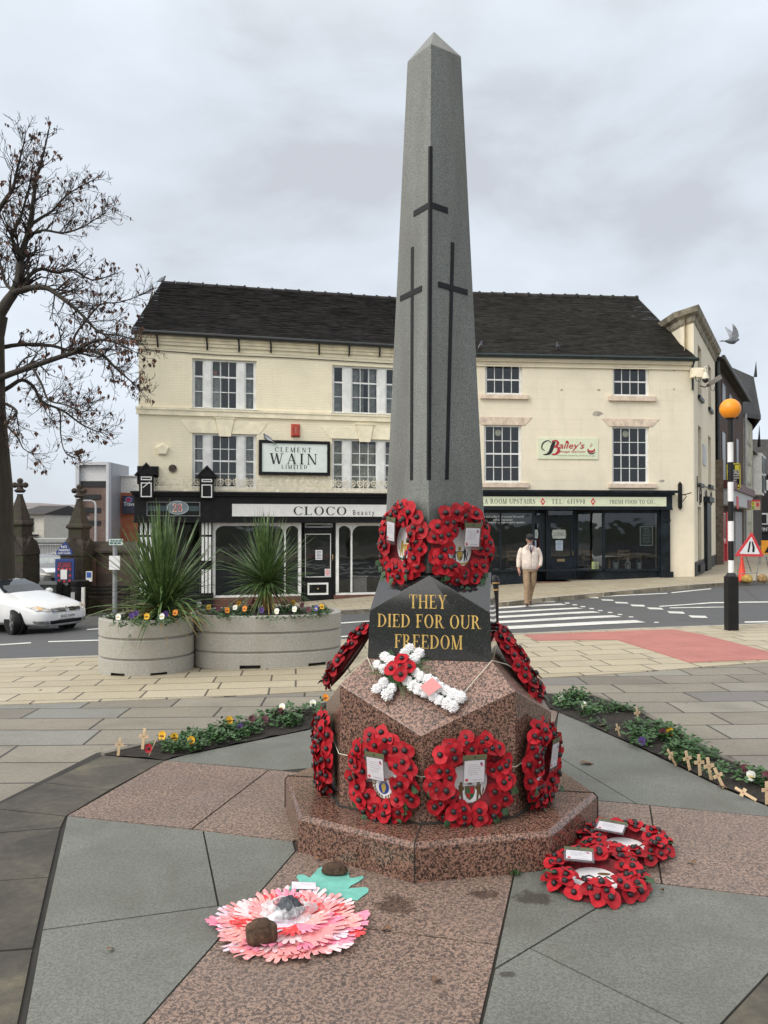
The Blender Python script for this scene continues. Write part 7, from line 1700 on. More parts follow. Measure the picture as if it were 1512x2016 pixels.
# ---------------------------------------------------------------- pigeons
M_pig = plain('pigeon_grey', (.13,.14,.165), .7, var=.4, scale=22); M_pigl = plain('pigeon_wing', (.36,.38,.42), .7, var=.3, scale=18)
def pigeon(label, p, yaw, s=1.0, flying=False):
    o = thing('pigeon', label, 'bird', p, 'pigeons about the rooftops'); o.rotation_euler = (0, 0, yaw); o.scale = (s,)*3
    mb = MB(); tilt = R(0 if flying else 32); mb.M = Matrix.Translation((0,0,0 if flying else .10)) @ Matrix.Rotation(-tilt, 4, 'Y')
    mb.rings([[(x, r*math.cos(2*PI*q/12), z + r*1.05*math.sin(2*PI*q/12)) for q in range(12)] for x, z, r in ((-.17,.0,.022),(-.14,0,.03),(-.08,0,.055),(0,0,.066),(.06,.0,.06),(.10,.012,.042),(.125,.028,.034),(.15,.042,.034),(.172,.046,.026),(.185,.046,.008))]); body = local('body', mb, M_pig, o, 180)
    m2 = MB(); m2.M = mb.M; m2.rings([[(-.13,-.03,-.004),(-.13,.03,-.004),(-.13,.03,.006),(-.13,-.03,.006)],[(-.30,-.055,-.004),(-.30,.055,-.004),(-.30,.055,.003),(-.30,-.055,.003)]]); local('tail', m2, M_pig, body)
    m2 = MB(); m2.M = mb.M; m2.rings([[(.183,-.006,.04),(.183,.006,.04),(.183,0,.05)],[(.208,-.001,.036),(.208,.001,.036),(.208,0,.038)]]); local('beak', m2, M_black2, body)
    for sg in (-1, 1):
        w = MB(); w.M = mb.M
        if flying:
            sp_ = [(0.0,.05,.03,.09),(.10,.06,.13,.10),(.20,.03,.24,.075),(.29,-.03,.33,.04),(.34,-.07,.38,.01)]
            up = [(x + c*.8, sg*(.02 + d*.42), z + .008) for d, x, z, c in sp_] + [(x - c, sg*(.02 + d*.42), z + .004) for d, x, z, c in sp_[::-1]]; w.rings([up, [(x, y + sg*.008, z - .012) for x, y, z in up]])
        else: w.rings([[(-.24,sg*.045,.01),(-.05,sg*.068,-.03),(.06,sg*.066,.0),(.05,sg*.062,.03),(-.08,sg*.05,.045)], [(-.24,sg*.035,.01),(-.05,sg*.05,-.03),(.06,sg*.05,.0),(.05,sg*.045,.03),(-.08,sg*.035,.045)]])
        local('wing', w, M_pigl, body)
        if not flying: l = MB(); l.tube([(.0,sg*.025,.06),(.01,sg*.025,0),(.035,sg*.025,-.0)], .006, 5); local('leg', l, plain('pink_leg', (.35,.12,.11), .6), body)
    return o
pigeon('grey pigeon flying over the street with both wings raised', at(1441, 672, 20), R(8), 1.0, True)
a = WL.uv(527, 868, -.10); pigeon('grey pigeon perched on top of the white shop sign', WL.w(a[0], -.04, a[1]-.02), R(160), 1.1)
def onroof(px, py, W, ye, ze, yr, zr):
    n = (W.w(0,ye,ze) - W.w(0,yr,zr)).cross(W.u); n = n.normalized(); return on_plane(px, py, W.w(0,ye,ze), n)
pigeon('pigeon sitting low on the right roof above the gutter', onroof(1097, 690, WR, -.2, EZR+.08, 4.0, RZ[1]) + Vector((0,-.05,.03)), R(250), .85)
pigeon('pigeon sitting low on the roof beside the obelisk', onroof(946, 688, WR, -.2, EZR+.08, 4.0, RZ[1]) + Vector((0,-.05,.03)), R(285), .85)
rp = on_plane(319, 557, WL.w(0, 4.0, 0), WL.m); pigeon('dark pigeon on the left end of the roof ridge', rp + Vector((0,0,.02)), R(40), 1.0)
# ================================================================ shop signs, window things, wall fittings
M_ink2 = plain('black_sign_ink', (.012,.012,.014), .5, var=0)
def plate(W, name, label, cat, u0, u1, z0, z1, y0, y1, mat, frame_=None, bevel=.004, group=None):
    o = thing(name, label, cat, tuple(W.w((u0+u1)/2, (y0+y1)/2, z0)), group); mb = W.mb(); mb.box(u0, u1, y0, y1, z0, z1); part('panel', mb, mat, o, bevel=bevel)
    if frame_:
        w, m = frame_; q = W.mb(); q.box(u0-w, u1+w, y0-.03, y1, z1, z1+w); q.box(u0-w, u1+w, y0-.03, y1, z0-w, z0); q.box(u0-w, u0, y0-.03, y1, z0, z1); q.box(u1, u1+w, y0-.03, y1, z0, z1); part('frame', q, m, o, bevel=.004)
    return o
def put(W, o, fn, s, px0, px1, py0, py1, y, mat, name='lettering', **kw):
    a = W.uv(px0, (py0+py1)/2, y); b = W.uv(px1, (py0+py1)/2, y); c = W.uv((px0+px1)/2, py1, y); d = W.uv((px0+px1)/2, py0, y); mb = MB()
    fn(mb, s, W.face((a[0]+b[0])/2, (c[1]+d[1])/2, y), d[1]-c[1], b[0]-a[0], **kw); return parts(name, mb, mat, o, gap=(d[1]-c[1])*.55)
# white framed sign
q = WL.rect(515, 874, 643, 930); o = plate(WL, 'shop_sign', 'white black-framed sign high on the cream wall reading Clement Wain Limited', 'sign', q[0], q[1], q[2], q[3], -.10, 0, plain('pale_sign_board', (.70,.77,.74), .35, var=.04), (.09, M_blk))
mb = WL.mb(); c = (q[0]+q[1])/2; mb.box(c-.006, c+.006, -.104, -.10, q[2], q[3]); part('panel_seam', mb, plain('seam_grey', (.3,.33,.32), .5), o)
put(WL, o, serif, 'CLEMENT', 541, 613, 881, 890, -.102, M_ink2, track=.30); put(WL, o, serif, 'WAIN', 531, 625, 893, 914, -.102, M_ink2, track=.22); put(WL, o, serif, 'LIMITED', 554, 605, 915.5, 923, -.102, M_ink2, track=.26)
# fascia signs of the left shops
yf = -.335
q = WL.rect(457, 993, 800, 1017, yf); u1 = WL.L - .35; o = plate(WL, 'shop_sign', 'long white fascia sign over the beauty shop reading CLOCO Beauty', 'sign', q[0], u1, q[2], q[3], yf, -.29, plain('white_fascia', (.70,.70,.69), .4, var=.05))
put(WL, o, serif, 'CLOCO', 577, 683, 997.5, 1014, yf-.002, M_ink2, track=.10, wide=1.25)
put(WL, o, sans, 'Beauty', 695, 737, 1004, 1017, yf-.002, M_ink2, spacing=1.5)
q = WL.rect(290, 989, 393, 1015, yf); o = plate(WL, 'shop_sign', 'dark fascia panel with a grey oval bearing the number 28', 'sign', q[0], q[1], q[2], q[3], yf, -.29, M_blk, (.012, plain('grey_line', (.35,.37,.38), .5)))
mb = WL.mb(); zc_ = (q[2]+q[3])/2; mb.box(q[0]+.02, q[1]-.02, yf-.004, yf-.001, zc_-.06, zc_+.09); part('teal_band', mb, plain('teal_band', (.035,.06,.07), .5), o)
cu, cz = WL.uv(350, 999.5, yf); mb = WL.mb(); mb.prism([(cu+.31*math.cos(2*PI*k/32), cz+.20*math.sin(2*PI*k/32)) for k in range(32)], yf-.02, yf-.004, 'y'); ov = part('oval', mb, plain('oval_rim', (.34,.40,.44), .5), o)
mb = WL.mb(); mb.prism([(cu+.28*math.cos(2*PI*k/32), cz+.175*math.sin(2*PI*k/32)) for k in range(32)], yf-.024, yf-.02, 'y'); part('oval_face', mb, plain('oval_grey', (.17,.21,.24), .5), ov)
mb = MB(); serif(mb, '28', WL.face(cu-.01, cz, yf-.024), .25, .30, .10, .001); part('number_outline', mb, plain('cream_number', (.70,.62,.50), .5, var=0), ov)
mb = MB(); serif(mb, '28', WL.face(cu-.005, cz, yf-.024), .205, .25, .12, .004); part('number', mb, plain('red_number', (.55,.05,.06), .5, var=0), ov)
# tea room signs
yr_ = -.285; q = WR.rect(905, 978, 1312, 996.5, yr_); M_mint = plain('pale_green_board', (.68,.73,.54), .45, var=.05); o = plate(WR, 'shop_sign', 'pale green fascia sign of the tea room with phone number 611990', 'sign', q[0], q[1], q[2], q[3], yr_, -.255, M_mint)
M_dkg = plain('dark_grey_ink', (.05,.055,.05), .5, var=0)
put(WR, o, serif, 'VINTAGE TEA ROOM UPSTAIRS', 886, 1054, 982, 991.5, yr_-.002, M_dkg, track=.12); put(WR, o, serif, 'TEL: 611990', 1086, 1152, 982.5, 992, yr_-.002, M_dkg, track=.22); put(WR, o, serif, 'FRESH FOOD TO GO...', 1200, 1292, 984, 992, yr_-.002, M_dkg, track=.12)
for px in (1068.5, 1167.5):
    u, z = WR.uv(px, 987.5, yr_); s = .10; mb = WR.mb(); mb.prism([(u-s*.8,z),(u,z-s*1.25),(u+s*.8,z),(u,z+s*1.25)], yr_-.008, yr_, 'y'); dm = part('diamond', mb, M_red2, o); mb = WR.mb()
    for a in (45, 135): 
        d = Vector((math.cos(R(a)), math.sin(R(a))))*.05; n = Vector((-d.y, d.x))*.22; mb.prism([(u-d.x-n.x,z-d.y-n.y),(u+d.x-n.x,z+d.y-n.y),(u+d.x+n.x,z+d.y+n.y),(u-d.x+n.x,z-d.y+n.y)], yr_-.0095-a*.00001, yr_-.008, 'y')
    part('diamond_petals', mb, M_mint, dm)
q = WR.rect(1058, 862.5, 1177, 904); o = plate(WR, 'shop_sign', 'pale green wall sign with red and black script reading Bailey\'s and a teacup', 'sign', q[0], q[1], q[2], q[3], -.03, 0, M_mint)
M_bred = plain('crimson_ink', (.42,.03,.045), .5, var=0)
Z5_ = lambda x, y: (920 + x/3.024, 560 + y/3.024)
def bz(pts, ws, mat, name, lift):
    mb = MB(); P = [WR.uv(*Z5_(x, y)) for x, y in pts]; fine = []; fw = []
    for i in range(len(P)-1):
        a, b, c, d = [Vector(P[max(0,min(len(P)-1,j))]) for j in (i-1,i,i+1,i+2)]
        for s in (0,.25,.5,.75): fine.append(.5*((2*b)+(c-a)*s+(2*a-5*b+4*c-d)*s*s+(3*b-a-3*c+d)*s**3)); fw.append(lerp(ws[i], ws[i+1], s))
    fine.append(Vector(P[-1])); fw.append(ws[-1])
    for k, poly in enumerate(_stroke([tuple(p) for p in fine], fw)): mb.face([mb.a(WR.w(p[0], -.031-lift-(k%5)*.0002, p[1])) for p in poly])
    part(name, mb, mat, o)
bz([(498,945),(480,930),(450,945),(442,975),(460,990)], [.02,.03,.05,.04,.02], M_ink2, 'script_swash', .003)
bz([(515,935),(505,965),(490,1000),(470,1012),(450,1013)], [.10,.13,.11,.05,.02], M_ink2, 'script_stem', .005)
bz([(500,935),(525,930),(538,945),(525,965),(512,968)], [.03,.05,.09,.07,.03], M_bred, 'script_bowl', .007)
bz([(512,968),(535,970),(542,990),(525,1010),(500,1012)], [.03,.06,.11,.07,.03], M_bred, 'script_bowl', .009)
def zput(s, x0, x1, y0, y1, mat, **kw): a, b = Z5_(x0, y0), Z5_(x1, y1); return put(WR, o, sans, s, a[0], b[0], a[1], b[1], -.032, mat, **kw)
zput("ailey's", 545, 698, 938, 990, M_bred, shear=.25, bold=.015, name='script_lettering'); zput('vintage tearoom', 543, 703, 990, 1004, M_bred, shear=.35, bold=.01); zput('outside catering & food to go', 540, 760, 1014, 1025, plain('grey_green_ink', (.22,.27,.18), .5, var=0), shear=.35)
bz([(715,978),(722,992),(738,996),(752,990),(756,978)], [.03,.06,.08,.06,.03], M_bred, 'teacup', .003); bz([(712,990),(725,1006),(745,1008),(760,998)], [.015,.035,.035,.015], M_ink2, 'saucer', .005); bz([(738,972),(730,962),(742,955),(732,945)], [.01,.02,.02,.008], M_bred, 'steam', .003)
u, z = WR.uv(*Z5_(592, 938)); mb = WR.mb(); mb.prism([(u+.045*math.cos(2*PI*k/12), z+.045*math.sin(2*PI*k/12)) for k in range(12)], -.040, -.033, 'y'); part('poppy_dot', mb, M_bred, o)
# alarm boxes, plaque, wall fittings
u, z = WL.uv(581.5, 848); o = thing('alarm_box', 'red rectangular alarm box on the cream wall above the white sign', 'alarm box', tuple(WL.w(u, 0, z-.19))); mb = WL.mb(); mb.rings([[(u-.13,0,z-.19),(u+.13,0,z-.19),(u+.13,0,z+.20),(u-.13,0,z+.20)],[(u-.13,-.05,z-.19),(u+.13,-.05,z-.19),(u+.13,-.05,z+.20),(u-.13,-.05,z+.20)],[(u-.09,-.10,z-.15),(u+.09,-.10,z-.15),(u+.09,-.10,z+.16),(u-.09,-.10,z+.16)]]); part('cover', mb, plain('alarm_red', (.42,.055,.035), .5, var=.15), o); mb = WL.mb(); mb.box(u-.018,u+.018,-.106,-.10,z-.08,z+.10); part('emblem_strip', mb, plain('alarm_light', (.55,.20,.15), .5), o)
u, z = WL.uv(320, 885); mb = WL.mb(); pg_ = [(u+.20*math.cos(R(90+72*k)), z+.19*math.sin(R(90+72*k))) for k in range(5)]; sm = [(u+(a-u)*.8, z+(b-z)*.8) for a, b in pg_]; mb.rings([[(a,0,b) for a,b in pg_],[(a,-.06,b) for a,b in pg_],[(a,-.09,b) for a,b in sm]]); single('alarm_box', mb, M_trim, 'cream pentagonal alarm box on the wall left of the windows', 'alarm box')
u, z = WL.uv(340, 922.5); o = thing('wall_plaque', 'small round dark plaque on the cream wall above the balcony railing', 'plaque', tuple(WL.w(u, 0, z-.12))); mb = WL.mb(); mb.prism([(u+.12*math.cos(2*PI*k/24), z+.12*math.sin(2*PI*k/24)) for k in range(24)], -.03, 0, 'y'); part('disc', mb, plain('bronze_plaque', (.05,.035,.03), .4, metal=.4), o); mb = WL.mb(); mb.M = WL.M @ Matrix.Translation((u, -.03, z)) @ Matrix.Rotation(R(90), 4, 'X'); mb.lathe([(.118,0),(.118,.008),(.10,.008),(.10,0)], n=24); mb.M = WL.M; mb.tube([(u-.04,-.034,z-.06),(u-.03,-.034,z+.03),(u,-.034,z+.055),(u+.03,-.034,z+.03),(u+.04,-.034,z-.06)], .007, 5); part('rim', mb, plain('plaque_rim', (.20,.16,.14), .4), o)
u, z = WL.uv(290, 933); mb = WL.mb(); mb.box(u-.28,u+.32,-.10,0,z-.3,z+.22); single('sign_backing', mb, M_blk, 'black square board on the wall behind the left gabled console', 'board')
# CCTV camera and floodlight on the corner
e = WR.w(WR.L-.02, -.1, 0); cq = at(1366, 733, e.y-.1); o = thing('security_camera', 'white dome security camera on a swan-neck bracket at the building corner', 'camera', tuple(cq)); mb = MB(); mb.box(cq.x-.10,cq.x+.32,cq.y-.12,cq.y+.1,cq.z-.18,cq.z+.13); part('bracket_box', mb, M_trim, o, bevel=.01)
dm_ = at(1389, 742, cq.y-.35); mb = MB(); mb.tube([cq+Vector((.25,-.1,.05)), cq+Vector((.33,-.22,.13)), dm_+Vector((-.05,0,.30)), dm_+Vector((0,0,.24)), dm_+Vector((0,0,.08))], .028, 8); mb.lathe([(.05,.12),(.10,.02),(.11,-.06)], tuple(dm_), 14); part('arm', mb, M_offw, o, smooth=50); mb = MB(); mb.lathe([(.11,-.06),(.10,-.13),(.06,-.18),(.01,-.20)], tuple(dm_), 14); part('dome', mb, plain('smoked_dome', (.02,.018,.02), .1), o, smooth=180)
mb = MB(); mb.tube([cq+Vector((.0,-.13,-.15)), cq+Vector((.02,-.15,-.30)), cq+Vector((.12,-.13,-.33)), cq+Vector((.2,-.1,-.22))], .012, 5); part('cable', mb, M_black2, o)
fl = at(1405, 751, cq.y+.9); o = thing('floodlight', 'grey hooded floodlight pointing down beside the security camera', 'floodlight', tuple(fl)); mb = MB(); mb.M = Matrix.Translation(fl) @ Matrix.Rotation(R(-24), 4, 'Y'); mb.rings([[(-.22,-.13,-.10),(-.22,.13,-.10),(-.22,.13,.0),(-.22,-.13,.0)],[(.24,-.17,-.03),(.24,.17,-.03),(.24,.17,.12),(.24,-.17,.12)]]); part('hood', mb, plain('weathered_grey', (.22,.20,.18), .6), o, bevel=.01); mb = MB(); mb.tube([fl+Vector((-.1,0,-.05)), fl+Vector((-.25,.1,-.18)), fl+Vector((-.35,.3,-.1))], .02, 6); mb.tube([fl+Vector((-.12,0,-.10)), fl+Vector((-.1,-.05,-.3)), fl+Vector((.0,-.02,-.32)), fl+Vector((.03,0,-.2))], .01, 5); part('bracket', mb, M_black2, o)
u, z = WR.uv(1338, 975); o = thing('wall_bracket', 'black iron wall bracket with curled arm right of the tea room sign', 'bracket', tuple(WR.w(u, -.03, z))); mb = WR.mb(); mb.prism([(u-.06,z-.40),(u,z-.48),(u+.06,z-.40),(u+.06,z+.36),(u,z+.44),(u-.06,z+.36)], -.06, 0, 'y'); part('plate', mb, M_black2, o); mb = WR.mb(); mb.tube([(u,-.06,z+.0),(u+.02,-.45,z+.02),(u+.1,-.62,z+.06)], .016, 6); mb.tube([(u,-.06,z-.22),(u+.02,-.2,z-.2),(u+.05,-.38,z-.05),(u+.03,-.3,z+.0)], .013, 6); part('arm', mb, M_black2, o)
o = thing('scroll_bracket', 'black wrought iron scroll bracket on the side wall above the door', 'bracket', tuple(SW.w(SW.uv(1370,962)[0], -.05, SW.uv(1370,962)[1]))); mb = SW.mb(); a = SW.uv(1369, 952); b = SW.uv(1404, 960); mb.tube([(a[0],-.06,a[1]),(b[0],-.06,a[1]+.0)], .02, 5); mb.tube([(a[0],-.06,a[1]+.25),(a[0],-.06,a[1]-.6)], .018, 5)
for k in range(3): c0, z0 = lerp(a[0], b[0], .12+.3*k)+.3, a[1]-.42; mb.tube([(c0+(.05+.33*q/14)*math.cos(R(q*42)), -.06, z0+(.05+.33*q/14)*math.sin(R(q*42))) for q in range(15)], .018, 5, False)
part('scrollwork', mb, M_black2, o)
a, b, c, d = SW.rect(1383, 877, 1389, 916); mb = SW.mb(); mb.box(a, b, -.03, 0, c, d); single('notice_board', mb, plain('pale_notice', (.50,.52,.53), .5, var=.2), 'pale faded sign board on the side wall of the corner building', 'sign')
# things in and behind the shop windows
def paper(W, px0, py0, px1, py1, y, label, name='notice', mat=None, lines=True, cat='notice', inked=None):
    q = W.rect(px0, py0, px1, py1, y); o = thing(name, label, cat, tuple(W.w((q[0]+q[1])/2, y, q[2]))); mb = W.mb(); mb.box(q[0], q[1], y-.008, y, q[2], q[3]); part('sheet', mb, mat or M_card, o)
    if lines:
        mb = W.mb(); n = 6; k = random.Random(px0*7)
        for i in range(n): z = lerp(q[3], q[2], (i+1)/(n+1)); h = (q[3]-q[2])*.035; w = k.uniform(.55,.9)*(q[1]-q[0])/2; c = (q[0]+q[1])/2; mb.box(c-w, c+w, y-.011, y-.008, z-h, z+h)
        part('print', mb, inked or M_ink, o)
    return o
paper(WL, 621, 1083, 634.5, 1102, .05, 'white paper notice on the beauty shop door glass'); paper(WL, 639.5, 1120, 649, 1134, .05, 'small white notice with pink mark low on the beauty shop door', inked=M_redi)
paper(WR, 1094, 1064, 1108, 1083.5, yd+.0, 'white and blue paper notice on the tea room door', mat=plain('pale_blue_paper', (.52,.62,.72), .6), inked=plain('blue_grey_print', (.25,.30,.42), .6))
q = WR.rect(1086, 1042, 1114, 1061, yd); c = ((q[0]+q[1])/2, (q[2]+q[3])/2); w, h = (q[1]-q[0])/2, (q[3]-q[2])/2; o = thing('closed_sign', 'pale scalloped CLOSED sign hanging on the tea room door', 'sign', tuple(WR.w(c[0], yd, q[2])))
pts = []
for k in range(48): t_ = 2*PI*k/48; ca, sa = math.cos(t_), math.sin(t_); f = (abs(ca)**5+abs(sa)**5)**(-.2)*(1+.05*math.cos(8*t_)); pts.append((c[0]+w*ca*f*.97, c[1]+h*sa*f*.95))
mb = WR.mb(); mb.prism(pts, yd-.03, yd-.015, 'y'); part('board', mb, plain('chalky_green', (.52,.58,.53), .6), o); mb = MB(); sans(mb, 'CLOSED', WR.face(c[0], c[1]+.0, yd-.03), h*.62, w*1.55, lift=.002); part('lettering', mb, M_dkg, o)
mb = MB(); mb.M = None; sans(mb, '~ please call again ~', WR.face(c[0], c[1]-h*.62, yd-.03), h*.14, w*1.1, lift=.002) if False else None
q = WR.rect(1259, 1036, 1284.5, 1074.5, .12); o = thing('menu_board', 'framed dark chalkboard menu inside the right tea room window', 'menu board', tuple(WR.w((q[0]+q[1])/2, .12, q[2]))); mb = WR.mb(); mb.box(q[0]+.02,q[1]-.02,.10,.12,q[2]+.02,q[3]-.02); part('slate', mb, plain('chalkboard', (.02,.035,.038), .6), o)
mb = WR.mb(); mb.box(q[0],q[1],.08,.13,q[3]-.03,q[3]); mb.box(q[0],q[1],.08,.13,q[2],q[2]+.03); mb.box(q[0],q[0]+.03,.08,.13,q[2]+.03,q[3]-.03); mb.box(q[1]-.03,q[1],.08,.13,q[2]+.03,q[3]-.03); part('frame', mb, plain('pale_frame', (.40,.45,.42), .6), o)
mb = WR.mb(); k = random.Random(3)
for i in range(11): z = lerp(q[3]-.06, q[2]+.06, i/10.5); wd = (.16 if i < 2 else k.uniform(.07,.15)); cc_ = (q[0]+q[1])/2; x = cc_-wd; 
for i in range(11):
    z = lerp(q[3]-.07, q[2]+.07, i/10.5); cc_ = (q[0]+q[1])/2; wd = k.uniform(.08,.15); x = cc_-wd
    while x < cc_+wd: d = k.uniform(.015,.05); mb.box(x, x+d, .096, .10, z-.008, z+.008); x += d+.012
part('chalk_lines', mb, plain('chalk', (.42,.45,.43), .8), o)
paper(WR, 1165, 1106, 1178.5, 1120, .25, 'green yellow leaflet propped in the tea room window', mat=plain('lime_leaflet', (.46,.55,.16), .6))
# script lettering on the left window
o = thing('window_lettering', 'white script lettering on the left tea room window glass', 'lettering', tuple(WR.w(UR(1000), -.01, ZR(1030)))); M_wl = plain('white_vinyl', (.60,.62,.62), .5, var=0)
for s, x0, x1, y0, y1 in (('Finest leaf tea and coffee from around the world', 925, 1031.5, 1014, 1019.5), ('with waitress service', 971, 1009, 1020.5, 1025.5), ('function service available - please enquire upstairs', 922, 1033, 1026, 1031.5)): put(WR, o, sans, s, x0, x1, y0, y1, -.012, M_wl, shear=.3)
# tables, chairs, lanterns inside the tea room
M_wood = plain('dark_chair_wood', (.20,.11,.05), .5, var=.3); M_ttop = plain('pale_table_top', (.45,.42,.38), .4)
for i, (u, v, lab) in enumerate(((UR(1200,1100,1.1), 1.1, 'round pale-topped table with wooden chair in the tea room window'), (UR(1262,1100,1.3), 1.3, 'high round table in the right corner of the tea room window'))):
    h = (.78, .86)[i]; p = WR.w(u, v, FLR); o = thing('table', lab, 'table', tuple(p)); mb = MB(); mb.lathe([(.42,h-.03),(.44,h-.015),(.42,h)], tuple(p), 24); part('table_top', mb, M_ttop, o); mb = MB(); mb.tube([p, p+Vector((0,0,h-.03))], .035, 8); mb.lathe([(.22,0),(.20,.03),(.05,.06)], tuple(p), 16); part('leg', mb, M_wood, o)
for u, v, lab, yw_ in ((UR(1163,1100,1.2), 1.2, 'wooden chair left of the round tea room table', 20), (UR(1225,1100,1.5), 1.5, 'wooden chair right of the round tea room table', -30), (UR(1012,1100,.9), .9, 'low wooden chair behind the left tea room window', 10)):
    p = WR.w(u, v, FLR); o = thing('chair', lab, 'chair', tuple(p), 'wooden chairs in the tea room'); m = Matrix.Translation(p) @ Matrix.Rotation(R(yw_), 4, 'Z'); mb = MB(); mb.M = m; mb.box(-.2,.2,-.2,.2,.43,.46); part('seat', mb, M_wood, o, bevel=.01)
    for sx in (-.18,.18):
        for sy in (-.18,.18): mb = MB(); mb.M = m; mb.box(sx-.02,sx+.02,sy-.02,sy+.02,0,.43); part('leg', mb, M_wood, o)
    mb = MB(); mb.M = m
    for sx in (-.18,.18): mb.box(sx-.02,sx+.02,.18,.22,.46,.98)
    for z in (.62,.76,.90): mb.box(-.16,.16,.19,.21,z,z+.06)
    part('backrest', mb, M_wood, o)
for i, (px, lab, nm, cl) in enumerate(((1212.5,'small pale metal bucket left of the lantern on the window ledge','bucket',(.33,.38,.38)),(1236,'small white lantern standing on the tea room window ledge','lantern',(.45,.47,.45)),(1258,'small pale metal bucket right of the lantern on the window ledge','bucket',(.33,.38,.38)))):
    u = UR(px,1118,.28); p = WR.w(u, .28, zsill+.0); m = plain('pale_metal_%s' % nm, cl, .5); o = thing(nm, lab, nm, tuple(p)); mb = MB()
    if nm == 'lantern':
        mb.lathe([(.10,0),(.10,.03),(.02,.035)], tuple(p), 6); mb.lathe([(.10,.20),(.02,.30),(.015,.33)], tuple(p), 6)
        for k in range(6): a = R(60*k); q_ = p+Vector((.085*math.cos(a),.085*math.sin(a),0)); mb.tube([q_+Vector((0,0,.03)), q_+Vector((0,0,.20))], .010, 4)
        part('cage', mb, m, o); mb = MB(); mb.lathe([(.03,.035),(.03,.13)], tuple(p), 10); part('candle', mb, M_card, o)
    else: mb.lathe([(.07,0),(.095,.20),(.10,.205),(.085,.20),(.06,.01)], tuple(p), 16); part('pail', mb, m, o); mb = MB(); mb.tube([p+Vector((.095*math.cos(R(a)),0,.20+.10*math.sin(R(a)))) for a in range(0,181,20)], .006, 4); part('handle', mb, m, o)
mb = WR.mb(); mb.box(.2, WR.L-.4, .10, .45, zsill-.06, zsill-.002); part('window_ledge', mb, M_navy, br_)
for px, py, lab in ((980.5, 852, 'pale round plate hanging in the upper left tea room window'), (1231, 854.5, 'patterned round plate hanging in the upper right tea room window')):
    u, z = WR.uv(px, py, .16); mb = WR.mb(); mb.prism([(u+.105*math.cos(2*PI*k/20), z+.105*math.sin(2*PI*k/20)) for k in range(20)], .15, .17, 'y'); o = single('hanging_disc', mb, plain('straw_disc', (.42,.40,.28) if px < 1000 else (.25,.25,.23), .8, var=.3, scale=30), lab, 'disc')
# window display of the beauty shop
mb = WL.mb(); u = U(708,1138); mb.box(u, U(735,1138), .9, 1.4, -.7, Zl(1142)); mb.box(u-.05, U(737,1138), .85, 1.45, Zl(1142), Zl(1139)); single('counter', mb, plain('pale_counter', (.30,.27,.27), .5), 'pale counter inside the right beauty shop window', 'counter')
# plant with pot in the top left window
u, z = WL.uv(423, 740, .22); o = thing('pot_plant', 'small green plant in terracotta pot behind the top left window', 'plant', tuple(WL.w(u, .26, z))); mb = MB(); p = WL.w(u, .26, z); mb.lathe([(.06,0),(.085,.14),(.09,.15)], tuple(p), 14); part('pot', mb, plain('terracotta', (.30,.11,.06), .8), o); mb = MB(); k = random.Random(5)
for i in range(40): d = Vector((k.gauss(0,.5), k.gauss(0,.3), k.uniform(.3,1))).normalized(); s = d.orthogonal().normalized()*.02; q_ = p+Vector((0,0,.15))+d*k.uniform(.05,.2); mb.poly([q_-d*.05, q_+s, q_+d*.06, q_-s])
part('leaves', mb, M_tuft, o); mb = WL.mb(); mb.box(u-.3, u+.3, .20, .34, z-.03, z); part('shelf', mb, M_white, o)
# ================================================================ buildings up the street on the right
def shopbldg(name, label, W, z1, depth, mat, roofmat, roof_h, z0=-3, flat=False, over=.3):
    o = thing(name, label, 'building', tuple(W.p0 + Vector((0,0,z0)))); mb = W.mb(); L = W.L
    mb.box(0, L, 0, depth, z0, z1); part('wall', mb, mat, o)
    mb = W.mb(); ym = depth*.5
    mb.rings([[(-over*.3, -over, z1-.02), (-over*.3, ym, z1+roof_h), (-over*.3, depth+over, z1-.02)], [(L+over*.3, -over, z1-.02), (L+over*.3, ym, z1+roof_h), (L+over*.3, depth+over, z1-.02)]]); part('roof', mb, roofmat, o); return o
M_slate = mat_tiles('far_slate', [(.045,.045,.045), (.07,.068,.066), (.055,.055,.053)], 0, (.10,.10,.095))
M_darkb = mat_brick('dark_brown_brick', [(.045,.022,.018), (.075,.036,.028), (.055,.028,.022)], (.06,.05,.045), math.atan2(12.4, 6.6))
M_fwin = plain('far_window_dark', (.02,.022,.025), .25, spec=.25); M_fshop = plain('far_shop_grey', (.42,.43,.45), .5, var=.1)
n0 = at(1408, 1000, 34.4); n1 = at(1464, 1000, 46.8)
WB = Wall(n0.xy, n1.xy); z1 = at(0, 704, 34.4).z
b = shopbldg('shop_building', 'dark brown brick building up the street beyond the cream corner building', WB, z1, 8, M_darkb, M_slate, 2.4)
def wr(W, *q): return W.rect(*q)
for q in ((1421,757,1427,795),(1435,778,1440,800),(1446,790,1451,815),(1421,852,1427,948),(1436,860,1440,948),(1449,865,1453,945)):
    a, c, d, e = wr(WB, *q); mb = WB.mb(); mb.box(a, c, -.03, .05, d, e); w = part('window', mb, M_fwin, b); mb = WB.mb(); mb.box(a-.1, c+.1, -.08, 0, d-.15, d); part('sill', mb, M_darkb, w)
a, c, d, e = wr(WB, 1414, 976, 1464, 1003); mb = WB.mb(); mb.box(.6, WB.L-.2, -.5, 0, d+.1, e+.1); part('fascia', mb, M_fshop, b); mb = WB.mb(); mb.box(.5, WB.L-.1, -.6, 0, e+.1, e+.45); part('fascia_cornice', mb, plain('maroon_paint', (.10,.025,.028), .5), b)
for q in ((1426.5,978,1430,1002),(1451,985,1458,1000)): a, c, d, e = wr(WB, *q); mb = WB.mb(); mb.box(a, c, -.53, -.5, d, e); part('fascia_panel', mb, M_red2 if q[0] < 1440 else plain('brown_lettering', (.16,.05,.05), .5), b)
